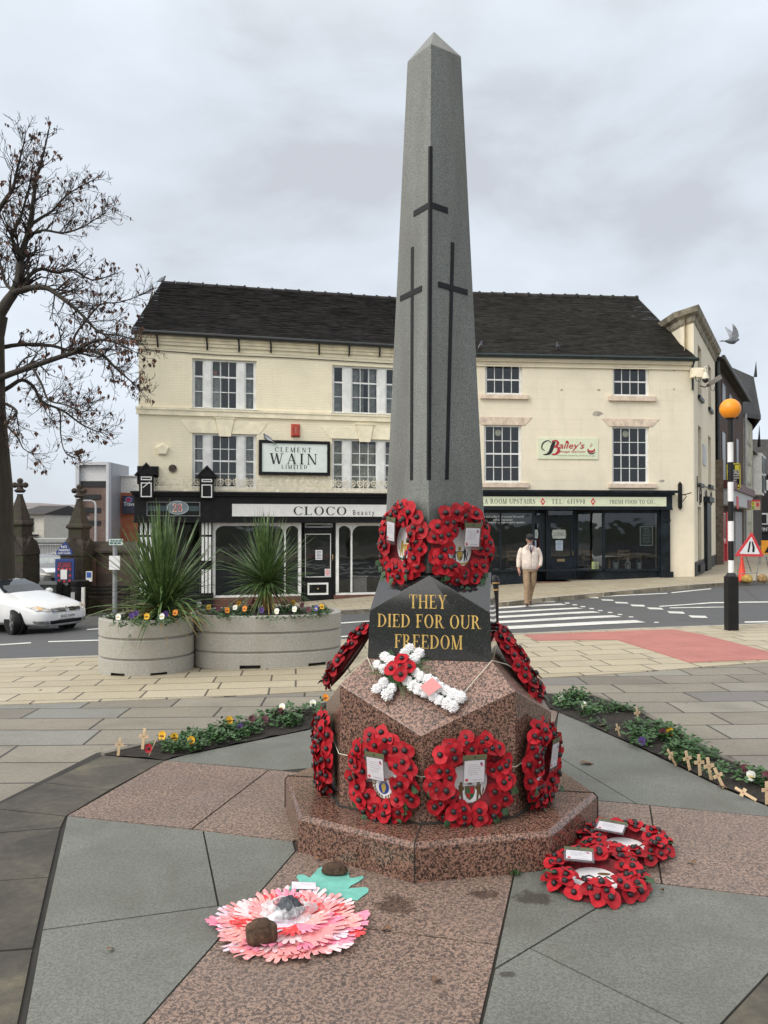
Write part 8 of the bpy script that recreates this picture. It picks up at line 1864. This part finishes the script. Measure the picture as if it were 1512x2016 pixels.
for q, m in (((1416,1010,1424,1070),M_signw),((1430,1008,1440,1100),M_fshop),((1443,1008,1456,1100),plain('grey_shutter', (.30,.31,.33), .6)),((1418,1012,1422,1060),M_fwin)): a, c, d, e = wr(WB, *q); mb = WB.mb(); mb.box(a, c, -.12 - (.03 if m is M_fwin else 0), 0, d, e); part('shop_panel', mb, m, b)
for q in ((1415,1008,1417,1108),(1423,1008,1425,1108),(1415,1066,1425,1070)): a, c, d, e = wr(WB, *q); mb = WB.mb(); mb.box(a, c, -.18, 0, d, e); part('red_post', mb, M_red2, b)
mb = WB.mb(); mb.tube([(.25,-.1,-.6),(.25,-.1,z1-.1)], .09, 8); mb.tube([(0,-.35,z1),(WB.L,-.35,z1)], .09, 8); part('drainpipe', mb, M_gut, b)
# stone pier between
p = at(1409, 1000, 34.2); mb = MB(); mb.box(p.x-.12, p.x+.22, 33.95, 34.35, -1, at(0,905,34).z); single('stone_pier', mb, plain('brown_stone', (.11,.085,.065), .9, var=.3), 'narrow brown stone pier at the far end of the cream side wall', 'pier')
# for sale board
Yb = 37.0; c0, c1 = at(1430, 963, Yb), at(1457, 912, Yb); o = thing('sale_board', 'black and yellow FOR SALE board on the brown brick building behind the beacon', 'sign', tuple((c0+c1)/2)); WBd = Wall((c0.x, Yb), (c1.x, Yb)); mb = WBd.mb(); W_ = c1.x-c0.x; mb.box(0, W_, -.03, .03, c0.z, c1.z); part('board', mb, M_black2, o)
M_yel = plain('sale_yellow', (.72,.62,.05), .5); mb = WBd.mb()
for a, b2, d, e in ((0,W_,c1.z-.05,c1.z),(0,W_,c0.z,c0.z+.05),(0,.04,c0.z,c1.z),(W_-.04,W_,c0.z,c1.z),(W_*.60,W_*.9,c1.z-.32,c1.z-.08),(W_*.55,W_*.9,c0.z+.1,c0.z+.2)): mb.box(a, b2, -.036, -.03, d, e)
part('yellow_border', mb, M_yel, o); mb = MB(); sans(mb, 'FOR SALE', WBd.face(W_*.5, lerp(c0.z,c1.z,.66), -.03), .20, W_*.86, bold=.02); part('lettering', mb, M_signw, o)
mb = WBd.mb(); k = random.Random(2)
for i in range(4): z = lerp(c0.z, c1.z, .52-.09*i); mb.box(W_*.12, W_*k.uniform(.7,.9), -.034, -.03, z-.03, z+.03)
part('small_print', mb, plain('print_grey', (.45,.42,.38), .5), o); mb = MB(); mb.tube([(c1.x,Yb+.05,c1.z-.4),(c1.x+.2,Yb+.6,c1.z-.4)], .03, 5); part('bracket', mb, M_steel, o)
# pale building with steep tiled roof and finial
n2 = at(1465, 1000, 47.2); n3 = at(1482.5, 1000, 53.0); WC = Wall(n2.xy, n3.xy); zw = at(0, 815, 47.2).z
b = thing('gabled_building', 'pale rendered building with steep dark tiled roof and pointed finial', 'building', (n2.x, n2.y, -2)); M_pale = plain('stained_pale_render', (.46,.45,.36), .85, var=.3, scale=1.2); mb = WC.mb(); mb.box(0, WC.L, 0, 8, -2, zw); part('wall', mb, M_pale, b)
e0, e1, rg0, rg1 = at(1462, 812, 46.6), at(1498, 818, 52.6), at(1441, 768, 52.0), at(1484, 742, 55.5); rg0.z = rg1.z; rg0.x = at(1440,742,52.0).x
mb = MB(); th = Vector((0,0,-.25)); P = [e0, e1, rg1, rg0]; mb.rings([[p+th for p in P], P]); Pb = [rg0, rg1, rg1+Vector((.7,3,-4)), rg0+Vector((.7,3,-4))]; mb.rings([[p+th for p in Pb], Pb]); part('roof', mb, M_slate, b)
mb = MB(); mb.poly([e1+th, rg1+th, rg1+Vector((.7,3,-4))]); part('gable', mb, plain('dark_timber', (.03,.025,.022), .8), b)
f = at(1487, 742, 55.3); mb = MB(); mb.tube([f, at(1488.5,712,55.3)], [.12,.01], 5); part('finial', mb, M_black2, b)
mb = WC.mb(); 
for i in range(5): z = lerp(1.5, zw-1.5, i/4); mb.box(.5, WC.L-1.5, -.03, 0, z, z+.18)
part('timber_band', mb, plain('grey_band', (.30,.29,.24), .8), b)
a = WC.uv(1462, 1000); mb = WC.mb(); mb.tube([(.0,-.1,-1),(.0,-.1,zw)], .08, 6); part('drainpipe', mb, M_fshop, b)
# photo gifts sign projecting from the shops
Ys = 45.5; c0, c1 = at(1464, 1004, Ys), at(1496, 984, Ys); o = thing('shop_sign', 'projecting yellow and red PHOTO GIFTS shop sign up the street', 'sign', tuple((c0+c1)/2)); Wp = Wall((c0.x, Ys), (c1.x, Ys)); w = c1.x-c0.x; h = c1.z-c0.z; mb = Wp.mb(); mb.box(0, w, -.05, .05, c0.z, c1.z); part('board', mb, plain('sign_cream', (.60,.45,.34), .5), o)
mb = Wp.mb(); mb.box(0, w*.66, -.06, -.05, c0.z+h*.42, c1.z-h*.18); part('yellow_panel', mb, M_yel, o); mb = Wp.mb(); mb.box(0, w*.66, -.06, -.05, c0.z+h*.06, c0.z+h*.40); part('green_panel', mb, plain('lime_panel', (.35,.50,.10), .5), o); mb = Wp.mb(); mb.box(0, w, -.07, -.05, c1.z-h*.16, c1.z); mb.box(w*.75, w*.92, -.06, -.05, c0.z+h*.35, c1.z-h*.3); part('red_band', mb, M_red2, o)
mb = MB(); sans(mb, 'PHOTO', Wp.face(w*.33, c0.z+h*.61, -.062), h*.26, w*.58, bold=.02); part('lettering', mb, M_ink2, o); mb = MB(); sans(mb, 'GIFTS', Wp.face(w*.33, c0.z+h*.23, -.062), h*.24, w*.50, bold=.02); part('lettering', mb, plain('gifts_green', (.10,.22,.03), .5), o)
# narrow bay-windowed building
n4 = at(1483, 1000, 53.5); n5 = at(1500, 1000, 62.0); WD = Wall(n4.xy, n5.xy); zw2 = at(0, 900, 56).z; b = shopbldg('shop_building', 'narrow dark timbered building with tall white bay windows up the street', WD, zw2, 7, plain('dark_plaster', (.05,.045,.042), .9, var=.3), M_slate, 3.4)
for q in ((1483,895,1488,975),(1489,900,1493,970)): a, c, d, e = WD.rect(*q); mb = WD.mb(); mb.box(a, c, -.5, 0, d, e); w_ = part('window', mb, M_white, b); mb = WD.mb(); zm = (d+e)/2; mb.box(a+.15, c-.15, -.53, -.5, d+.15, zm-.08); mb.box(a+.15, c-.15, -.53, -.5, zm+.08, e-.15); part('pane', mb, M_fwin, w_)
f = at(1494, 880, 57); mb = MB(); mb.tube([f, at(1495,838,57)], [.12,.01], 5); part('finial', mb, M_black2, b)
for q, m in (((1466,1010,1474,1100),M_fshop),((1477,1010,1484,1100),M_fwin)): a, c, d, e = WC.rect(*q); mb = WC.mb(); mb.box(max(a,.1), min(c,WC.L-.1), -.15, 0, d, e); 
# far end of the street: black and white building facing us
Yv = 66; v0, v1 = at(1487, 1090, Yv), at(1600, 880, Yv); WV = Wall((v0.x, Yv), (v1.x, Yv)); b = shopbldg('shop_building', 'black and white building closing the street with a VINTAGE shop sign', WV, at(0,935,Yv).z, 7, plain('black_boarding', (.022,.020,.020), .7, var=.3), M_slate, 3.2)
a, c, d, e = WV.rect(1493, 1010, 1511, 1033); mb = WV.mb(); mb.box(a, c, -.08, 0, d, e); w_ = part('window', mb, M_white, b); mb = WV.mb(); mb.box(a+.12, c-.12, -.11, -.08, d+.12, e-.12); part('pane', mb, M_fwin, w_)
a, c, d, e = WV.rect(1508, 945, 1530, 965); mb = WV.mb(); mb.box(a, c, -.08, 0, d, e); w_ = part('window', mb, M_white, b); mb = WV.mb(); mb.box(a+.12, c-.12, -.11, -.08, d+.12, e-.12); part('pane', mb, M_fwin, w_)
a, c, d, e = WV.rect(1486, 1036, 1560, 1048); mb = WV.mb(); mb.box(a, c, -.3, 0, d, e); part('fascia', mb, plain('dark_fascia', (.03,.026,.024), .5), b); u0 = WV.uv(1492,1042)[0]; u1 = WV.uv(1530,1042)[0]; mb = MB(); sans(mb, 'VINTAGE', WV.face((u0+u1)/2, (d+e)/2, -.3), (e-d)*.6, u1-u0, bold=.02); part('lettering', mb, M_signw, b)
for q in ((1489,1050,1497,1084),(1500,1050,1512,1084)): a, c, d, e = WV.rect(*q); mb = WV.mb(); mb.box(a, c, -.1, 0, d, e); part('shop_window', mb, M_fwin, b)
mb = WV.mb(); a, c, d, e = WV.rect(1480, 1084, 1600, 1100); mb.box(a, c, -.06, 0, d, e); part('stall_riser', mb, plain('stall_grey', (.14,.13,.12), .7), b)

# ================================================================ beyond the tree, left
def mat_moss(name, c):
    t = NT(name); v = t.coord(); k = t.ramp(t.noise(v, 5, 6, .7), [(.3, tuple(x*.5 for x in c)), (.6, c)]); m = t.noise(v, 1.6, 5, .65); k = t.mix(t.ramp(m, [(.52, 0), (.66, .7)]), k, (.045,.055,.018))
    t.color(k); t.rough(.9); t.bump(t.noise(v, 12, 5), .04, .7); return t.mat
M_old = mat_moss('mossy_sandstone', (.05,.040,.033))
def gatepier(label, px, pyb, Y, hpx, wpx, finial=True):
    c = at(px, pyb, Y); s = Y/F; H = hpx*s; w = wpx*s/2; z0 = g(c.x, c.y)-.1; H += c.z - z0; o = thing('gate_pier', label, 'gate pier', (c.x, c.y, z0), 'old stone gate piers'); mb = MB(); sq = lambda r, z: (r*1.4142, z); M0 = Matrix.Translation((c.x, c.y, z0)) @ Matrix.Rotation(R(45-12), 4, 'Z'); mb.M = M0
    mb.lathe([sq(w*1.12,0),sq(w*1.12,H*.12),sq(w*.78,H*.15),sq(w*.76,H*.50)], n=4); part('shaft', mb, M_old, o, bevel=.03)
    mb = MB(); mb.M = M0; mb.lathe([sq(w*.74,H*.50),sq(w*.66,H*.55),sq(w*.45,H*.58),sq(w*.44,H*.655),sq(w*.56,H*.67),sq(w*.52,H*.69),sq(w*.43,H*.70),sq(w*.11,H*.885),sq(w*.16,H*.89)], n=4); part('cap', mb, M_old, o, bevel=.02)
    for k in range(4): mb = MB(); mb.M = M0 @ Matrix.Rotation(R(45+90*k), 4, 'Z'); mb.prism([(-w*.74,H*.45),(w*.74,H*.45),(w*.74,H*.48),(0,H*.59),(-w*.74,H*.48)], -w*.80, -w*.4, 'y'); part('gablet', mb, M_old, o, bevel=.02)
    mb = MB(); mb.M = Matrix.Translation((c.x, c.y, z0)); r = w*.22; mb.lathe([(r,H*.90),(r*1.5,H*.915),(r*.8,H*.93),(r*.7,H*.945)], n=10); 
    for d in ((1,0),(-1,0),(0,0)): mb.ball((d[0]*r*1.35, 0, H*.955 if d[0] else H*.985), r*.85, r*.7, r*.75, 8, 6)
    mb.tube([(-r*1.3,0,H*.955),(r*1.3,0,H*.955)], r*.55, 8); mb.tube([(0,0,H*.93),(0,0,H*.985)], r*.55, 8); part('finial', mb, M_old, o, smooth=60); return o, c, z0, H, w
o, c, z0, H, w = gatepier('mossy stone gate pier with cross finial and blue notices on its face', 155, 1205, 30, 250, 66)
gp = c
gatepier('dark stone gate pier partly hidden behind the tree trunk', 38, 1205, 29.5, 262, 70)
# notices on the pier
Wn = Wall((at(110,1100,29.1).x, 29.1), (at(160,1100,29.1).x, 29.1)); M_blue = plain('notice_blue', (.015,.045,.22), .5, var=.1)
A, B2, C3 = Wn.uv(112,1092), Wn.uv(143,1092), Wn.uv(129,1066); o = thing('parking_sign', 'blue gable-shaped NO PARKING sign on the stone gate pier', 'sign', tuple(Wn.w(A[0],0,A[1]))); mb = Wn.mb(); mb.prism([A, B2, (B2[0], B2[1]+.12), C3, (A[0], A[1]+.12)], -.05, 0, 'y'); part('board', mb, M_blue, o); cx_ = (A[0]+B2[0])/2
for s, py, h, wd in (('NO', 1076.5, .10, .20), ('PARKING', 1083, .085, .38), ('EXCEPT HOLDERS', 1089, .06, .44)): mb = MB(); sans(mb, s, Wn.face(cx_, Wn.uv(128,py)[1], -.05), h, wd, bold=.02); part('lettering', mb, M_signw, o)
q = Wn.rect(111, 1100, 148, 1146); o = thing('notice_board', 'blue and red church notice board with a white sheet pinned to it', 'notice board', tuple(Wn.w((q[0]+q[1])/2,0,q[2]))); mb = Wn.mb(); mb.box(q[0], q[1], -.12, -.04, q[2], q[3]); part('board', mb, M_blue, o, bevel=.01); mb = Wn.mb(); mb.box(q[0]+.07, q[1]-.08, -.13, -.12, q[2], q[3]-.10); part('panel', mb, plain('dark_panel', (.02,.02,.06), .5), o)
c_ = (q[0]+q[1])/2; M_nred = plain('notice_red', (.50,.03,.06), .5); mb = MB(); sans(mb, 'ST GILES', Wn.face(c_, q[3]-.19, -.132), .11, .44, bold=.01); part('lettering', mb, M_nred, o); mb = Wn.mb(); mb.box(c_-.24,c_+.24,-.134,-.13,q[3]-.28,q[3]-.265)
for i, (x, z) in enumerate(((-.2,.36),(-.06,.35),(.08,.35),(.2,.36),(-.2,.58),(.2,.58),(-.18,.76),(.0,.78),(.18,.76))): mb.prism([(c_+x+.045*math.cos(2*PI*k/8), q[3]-z+.045*math.sin(2*PI*k/8)) for k in range(8)], -.134, -.13, 'y')
part('red_decoration', mb, M_nred, o); a = Wn.rect(122.5,1121,135,1140); mb = Wn.mb(); mb.box(a[0], a[1], -.15, -.135, a[2], a[3]); part('pinned_sheet', mb, M_card, o)
a = Wn.rect(168,1125,180,1145); o = thing('poster', 'small blue and white poster on the stone wall beside the pier', 'poster', tuple(Wn.w(a[0],-.1,a[2]))); mb = Wn.mb(); mb.box(a[0], a[1], .05, .12, a[2], a[3]); part('sheet', mb, M_signw, o); mb = Wn.mb(); mb.box(a[0]+.03, a[1]-.03, .04, .05, a[2]+.14, a[3]-.03); part('blue_field', mb, plain('poster_blue', (.03,.10,.42), .5), o)
# churchyard wall, with coping
wa, wb_ = at(160, 1200, 30.3), at(300, 1195, 29.5); Ww = Wall(wa.xy, wb_.xy); zt = at(0,1088,30).z; o = thing('stone_wall', 'low dark stone wall with sloping mossy coping beside the gate pier', 'wall', (wa.x, wa.y, -2.2)); mb = Ww.mb(); mb.box(0, Ww.L, 0, .5, -2.6, zt); part('wall', mb, mat_brick('dark_sandstone_blocks', [(.075,.05,.04), (.055,.042,.035), (.10,.065,.05)], (.05,.042,.036), 0, .55, .28), o); mb = Ww.mb(); mb.prism([(-.12,zt),(.62,zt),(.62,zt+.08),(.25,zt+.40),(-.12,zt+.08)], 0, Ww.L, 'x'); part('coping', mb, M_old, o)
q0 = at(160,1200,30.1); mb = MB(); mb.box(q0.x, at(190,1200,30.1).x, 30.0, 30.25, -2.4, at(0,1100,30).z); single('buttress', mb, mat_brick('red_sandstone_blocks', [(.12,.065,.05), (.09,.05,.04), (.14,.08,.062)], (.07,.055,.045), 0, .45, .28), 'reddish sandstone panel of wall beside the gate pier', 'wall')
# bins
def bin_at(px, pyb, Y, hpx, wpx, label, round_=False):
    c = at(px, pyb, Y); s = Y/F; H, w = hpx*s, wpx*s/2; z0 = c.z; o = thing('litter_bin' if round_ else 'wheeled_bin', label, 'bin', tuple(c)); mb = MB()
    if round_: mb.lathe([(w*.9,0),(w,.05),(w*.95,H*.72),(w*1.02,H*.74),(w*1.02,H*.80),(w*.9,H*.82)], tuple(c), 16); part('body', mb, M_black2, o, smooth=40); mb = MB(); mb.lathe([(w*.9,H*.80),(w*1.02,H*.84),(w*1.04,H*.98),(w*.8,H)], tuple(c), 16); part('hood', mb, M_black2, o, smooth=40); mb = MB(); mb.box(c.x+w*.55,c.x+w*.9,c.y-w*1.03,c.y-w*.7,c.z+H*.25,c.z+H*.80); part('sticker', mb, M_signw, o); mb = MB(); mb.box(c.x-w*.7,c.x-w*.25,c.y-w*1.0,c.y-w*.9,c.z+H*.45,c.z+H*.65); part('bin_symbol', mb, plain('bin_print', (.45,.47,.48), .6), o)
    else:
        mb.rings([[(c.x-w*.8,c.y-w*.7,z0+.1),(c.x+w*.8,c.y-w*.7,z0+.1),(c.x+w*.8,c.y+w*.7,z0+.1),(c.x-w*.8,c.y+w*.7,z0+.1)],[(c.x-w,c.y-w*.9,z0+H*.9),(c.x+w,c.y-w*.9,z0+H*.9),(c.x+w,c.y+w*.9,z0+H*.9),(c.x-w,c.y+w*.9,z0+H*.9)]]); part('body', mb, plain('charcoal_plastic', (.03,.036,.038), .5, var=.2), o); mb = MB(); mb.rings([[(c.x-w*1.08,c.y-w,z0+H*.9),(c.x+w*1.08,c.y-w,z0+H*.9),(c.x+w*1.08,c.y+w,z0+H*.9),(c.x-w*1.08,c.y+w,z0+H*.9)],[(c.x-w,c.y-w*.8,z0+H),(c.x+w,c.y-w*.8,z0+H),(c.x+w,c.y+w*.8,z0+H),(c.x-w,c.y+w*.8,z0+H)]]); part('lid', mb, plain('dark_lid', (.022,.027,.028), .5), o)
        for sx in (-1,1): mb = MB(); mb.M = Matrix.Translation((c.x+sx*w*.6, c.y, z0+.1)) @ Matrix.Rotation(R(90), 4, 'Y'); mb.lathe([(.1,-.03),(.1,.03)], n=12); part('wheel', mb, M_black2, o)
        mb = MB(); sans(mb, 'St G', Matrix.Translation((c.x-w*.35, c.y-w*.86, z0+H*.62)) @ Matrix.Rotation(R(80), 4, 'X'), .22, w*.85, bold=.03, shear=.2); part('painted_letters', mb, M_signw, o)
bin_at(100, 1195, 28.5, 50, 34, 'dark wheeled bin with white painted letters behind the white car'); bin_at(124, 1195, 29.0, 48, 26, 'dark wheeled bin right of the lettered one by the gate pier'); bin_at(157, 1208, 28, 66, 33, 'black round litter bin with a white sticker by the stone wall', True)
# iron bench by the wall
c = at(205, 1204, 28.3); o = thing('bench', 'black iron park bench in front of the dark stone wall', 'bench', (c.x, c.y, c.z)); k_ = 1.0; mb = MB()
for i in range(4): mb.box(c.x-.75, c.x+.75, c.y-.22+i*.12, c.y-.13+i*.12, c.z+.42, c.z+.45)
part('seat', mb, M_black2, o); mb = MB()
for i in range(3): mb.box(c.x-.75, c.x+.75, c.y+.26, c.y+.29, c.z+.52+i*.13, c.z+.60+i*.13)
part('backrest', mb, M_black2, o)
for sx in (-.78,.78): mb = MB(); mb.tube([(c.x+sx,c.y-.25,c.z-.1),(c.x+sx,c.y-.2,c.z+.42),(c.x+sx,c.y-.26,c.z+.62),(c.x+sx,c.y,c.z+.68),(c.x+sx,c.y+.27,c.z+.64)], .03, 6); mb.tube([(c.x+sx,c.y+.32,c.z-.1),(c.x+sx,c.y+.24,c.z+.42),(c.x+sx,c.y+.32,c.z+.92)], .03, 6); part('armrest', mb, M_black2, o, smooth=60)
# white house, garden trees, lamp
Yh = 60; h0, h1 = at(30, 1100, Yh), at(86, 1100, Yh); Wh = Wall((h0.x, Yh), (h1.x, Yh)); o = shopbldg('house', 'white rendered house with a dark roof seen beyond the gate piers', Wh, at(0,1012,Yh).z, 9, plain('white_render', (.62,.60,.53), .8, var=.1), plain('dark_slate', (.035,.03,.03), .8, var=.3), .7, -6, over=.4)
for q in ((56,1020,66,1046),(56,1060,64,1085)): a = Wh.rect(*q); mb = Wh.mb(); mb.box(a[0], a[1], -.08, 0, a[2], a[3]); part('window', mb, M_fwin, o)
q = Wh.rect(60,1033,76,1052); mb = Wh.mb(); mb.box(q[0],q[1],-1.2,-1.1,q[2],q[2]+.08); mb.box(q[0],q[1],-1.2,-.0,q[2]-.1,q[2])
for i in range(9): x = lerp(q[0],q[1],i/8); mb.box(x,x+.04,-1.2,-1.15,q[2],q[3])
mb.box(q[0],q[1],-1.2,-1.12,q[3]-.06,q[3]); mb.tube([(q[0]+.1,-1,q[2]),(q[0]-.8,-1,-4)], .05, 5); mb.tube([(q[1],-1.1,q[2]),(q[1],-1.1,-4)], .05, 5); part('iron_balcony', mb, M_black2, o)
# railing beside it
c = at(75, 1095, 45); mb = MB()
for i in range(14): x = c.x - .6 + i*.14; mb.tube([(x,45,c.z-.6),(x,45,c.z+.7)], .012, 4)
mb.box(c.x-.7,c.x+1.3,44.98,45.02,c.z+.62,c.z+.66); single('railing', mb, M_fshop, 'pale upright railings below the white house', 'railing')
M_aut = mat_leafy('autumn_yellow_leaves', [(.20,.10,.02), (.42,.24,.04), (.30,.15,.03)]); M_ever = mat_leafy('dark_evergreen', [(.015,.025,.014), (.035,.055,.025), (.025,.038,.018)]); M_olv = mat_leafy('dull_winter_leaves', [(.06,.05,.035), (.10,.085,.055), (.075,.05,.04)])
c = at(113, 1060, 70); bushy('yellow_tree', 'golden autumn tree between the white house and the stone gate pier', (c.x, 70, -4), 1.35, 2.0, M_aut, 2600, 1, .22, trunk=1.6)
c = at(97, 1060, 76); bushy('evergreen_tree', 'dark evergreen tree left of the golden autumn tree', (c.x, 76, -4), 1.1, 2.3, M_ever, 1500, 2, .3, trunk=.6)
for i, (px, Y, rx, rz) in enumerate(((60,150,5,3.2),(95,190,6,4),(135,170,5,3.2),(20,180,7,4),(-60,120,6,4),(150,260,8,5),(90,300,9,5.5),(30,320,9,5))): c = at(px, 1060, Y); bushy('distant_tree', 'dull brown winter tree in the distance below the hills', (c.x, Y, -8), rx, rz, M_olv, 500, 10+i, rx*.16, trunk=2, group='distant winter trees')
mb = MB(); c0, c1 = at(86,1068,50), at(114,1060,50); mb.box(c0.x-1,c1.x+.6,50,53,-4,c0.z); mb.box(c0.x-1.2,c1.x+.8,49.7,53.2,c0.z,c0.z+.22); single('outbuilding', mb, plain('grey_flat_roof', (.30,.31,.30), .7), 'low flat-roofed outbuilding in front of the golden tree', 'building')
Yl = 75; c = at(188, 1100, Yl); zt = at(0,986,Yl).z; o = thing('street_lamp', 'tall pale street lamp with a curved arm in front of the modern hotel', 'street lamp', (c.x, Yl, -4)); mb = MB(); mb.tube([(c.x,Yl,-4.5),(c.x,Yl,zt-.4),(c.x-.1,Yl,zt-.1),(c.x-.4,Yl,zt)], [.11,.09,.07,.06], 8); part('pole', mb, M_fshop, o, smooth=60); mb = MB(); mb.box(c.x-1.1,c.x-.35,Yl-.1,Yl+.1,zt-.03,zt+.09); part('lamp_head', mb, M_fshop, o, bevel=.03)
# modern hotel: grey framed tower and red brick wing
Yt = 95; X = lambda px, Y=Yt: at(px, 1000, Y).x; Zt = lambda py, Y=Yt: at(0, py, Y).z
o = thing('hotel', 'modern hotel with a grey framed brick tower and red brick wing', 'building', (X(190), Yt, -6)); M_clad = plain('grey_cladding', (.30,.31,.33), .45, var=.06, metal=.2); M_clad2 = plain('pale_cladding', (.50,.51,.54), .5, var=.05)
M_brn = mat_brick('brown_brick_tower', [(.135,.09,.075), (.175,.12,.10), (.15,.10,.085)], (.15,.12,.105), 0, 1.2, .5); M_orb = mat_brick('orange_red_brick', [(.28,.085,.04), (.34,.11,.055)], (.25,.10,.06), 0, .6, .25)
mb = MB(); mb.box(X(152),X(159),Yt-.6,Yt+6.7,-9,Zt(910)); mb.box(X(159),X(212),Yt-.6,Yt+6,Zt(916),Zt(910)); mb.box(X(212),X(217),Yt-.6,Yt+.4,-9,Zt(910)); part('tower_frame', mb, M_clad2, o)
mb = MB(); mb.box(X(212)-.02,X(212)+.35,Yt+.4,Yt+6.7,-9,Zt(910)-.02); part('side_cladding', mb, M_clad, o)
mb = MB(); mb.box(X(159),X(212),Yt,Yt+5,Zt(947),Zt(916)-.02); part('white_panel', mb, plain('off_white_panel', (.60,.60,.61), .5), o)
mb = MB(); mb.box(X(159),X(212),Yt,Yt+5,-9,Zt(947)); part('brick_face', mb, M_brn, o)
for q in ((160,947.5,212,958.5),(160,973.5,198,983),(160,999.5,198,1009),(160,1025,198,1034)):
    mb = MB(); mb.box(X(q[0]),X(q[2]),Yt-.12,Yt,Zt(q[3]),Zt(q[1])); w_ = part('window', mb, M_fwin, o); mb = MB(); mb.box(X(172),X(173),Yt-.16,Yt-.12,Zt(q[3]),Zt(q[1])); part('mullion', mb, M_gut, w_)
Y2 = Yt+3.6; mb = MB(); mb.box(X(231,Y2),X(330,Y2),Y2,Y2+10,Zt(970,Y2),Zt(938,Y2)); mb.box(X(230,Y2),X(331,Y2),Y2-.2,Y2+10,Zt(938,Y2),Zt(936,Y2)); part('white_wing', mb, plain('white_wing_render', (.64,.63,.61), .7), o); mb = MB(); mb.box(X(231,Y2),X(330,Y2),Y2-.05,Y2+10,-9,Zt(970,Y2)); part('brick_wing', mb, M_orb, o)
Wt = Wall((X(241,Y2), Y2-.3), (X(305,Y2), Y2-.3)); a = Wt.rect(241,976,305,1011); o2 = thing('hotel_sign', 'dark navy hotel sign with red and blue emblem on the red brick wing', 'sign', tuple(Wt.w(a[0],0,a[2]))); mb = Wt.mb(); mb.box(a[0],a[1],-.1,.1,a[2],a[3]); part('board', mb, plain('sign_navy', (.018,.022,.05), .5), o2)
u = Wt.uv(254,984)[0]; z = Wt.uv(254,984)[1]; mb = Wt.mb(); mb.prism([(u+.42*math.cos(2*PI*k/20),z+.36*math.sin(2*PI*k/20)) for k in range(20)], -.12,-.1,'y'); e_ = part('emblem_ring', mb, plain('emblem_lightblue', (.12,.25,.50), .5), o2); mb = Wt.mb(); mb.prism([(u+.34*math.cos(2*PI*k/20),z+.26*math.sin(2*PI*k/20)) for k in range(20)], -.14,-.12,'y'); part('emblem_centre', mb, plain('emblem_red2', (.35,.02,.08), .5), e_)
u0, u1 = Wt.uv(244,993)[0], Wt.uv(287,993)[0]; mb = MB(); sans(mb, 'Travelodge', Wt.face((u0+u1)/2, Wt.uv(250,993.5)[1], -.1), .62, u1-u0, bold=.01, lift=.02); part('lettering', mb, M_signw, o2)
mb = MB(); mb.box(X(150,60),X(235,60),58,60,-9,at(0,1070,60).z); single('garden_wall', mb, M_orb, 'long low red brick wall in front of the modern hotel', 'wall')
# church tower hint: dark wall behind the left pier
p = at(8, 1200, 31); mb = MB(); mb.box(p.x-6, p.x+.35, 31, 31.6, -3, at(0,1040,31).z); mb.prism([(p.x-6,at(0,1040,31).z),(p.x+.5,at(0,1040,31).z),(p.x+.5,at(0,1040,31).z+.1),(p.x-6,at(0,1040,31).z+.3)], 30.9, 31.7, 'y'); single('churchyard_wall', mb, M_old, 'dark mossy churchyard wall running left from the gate pier', 'wall')
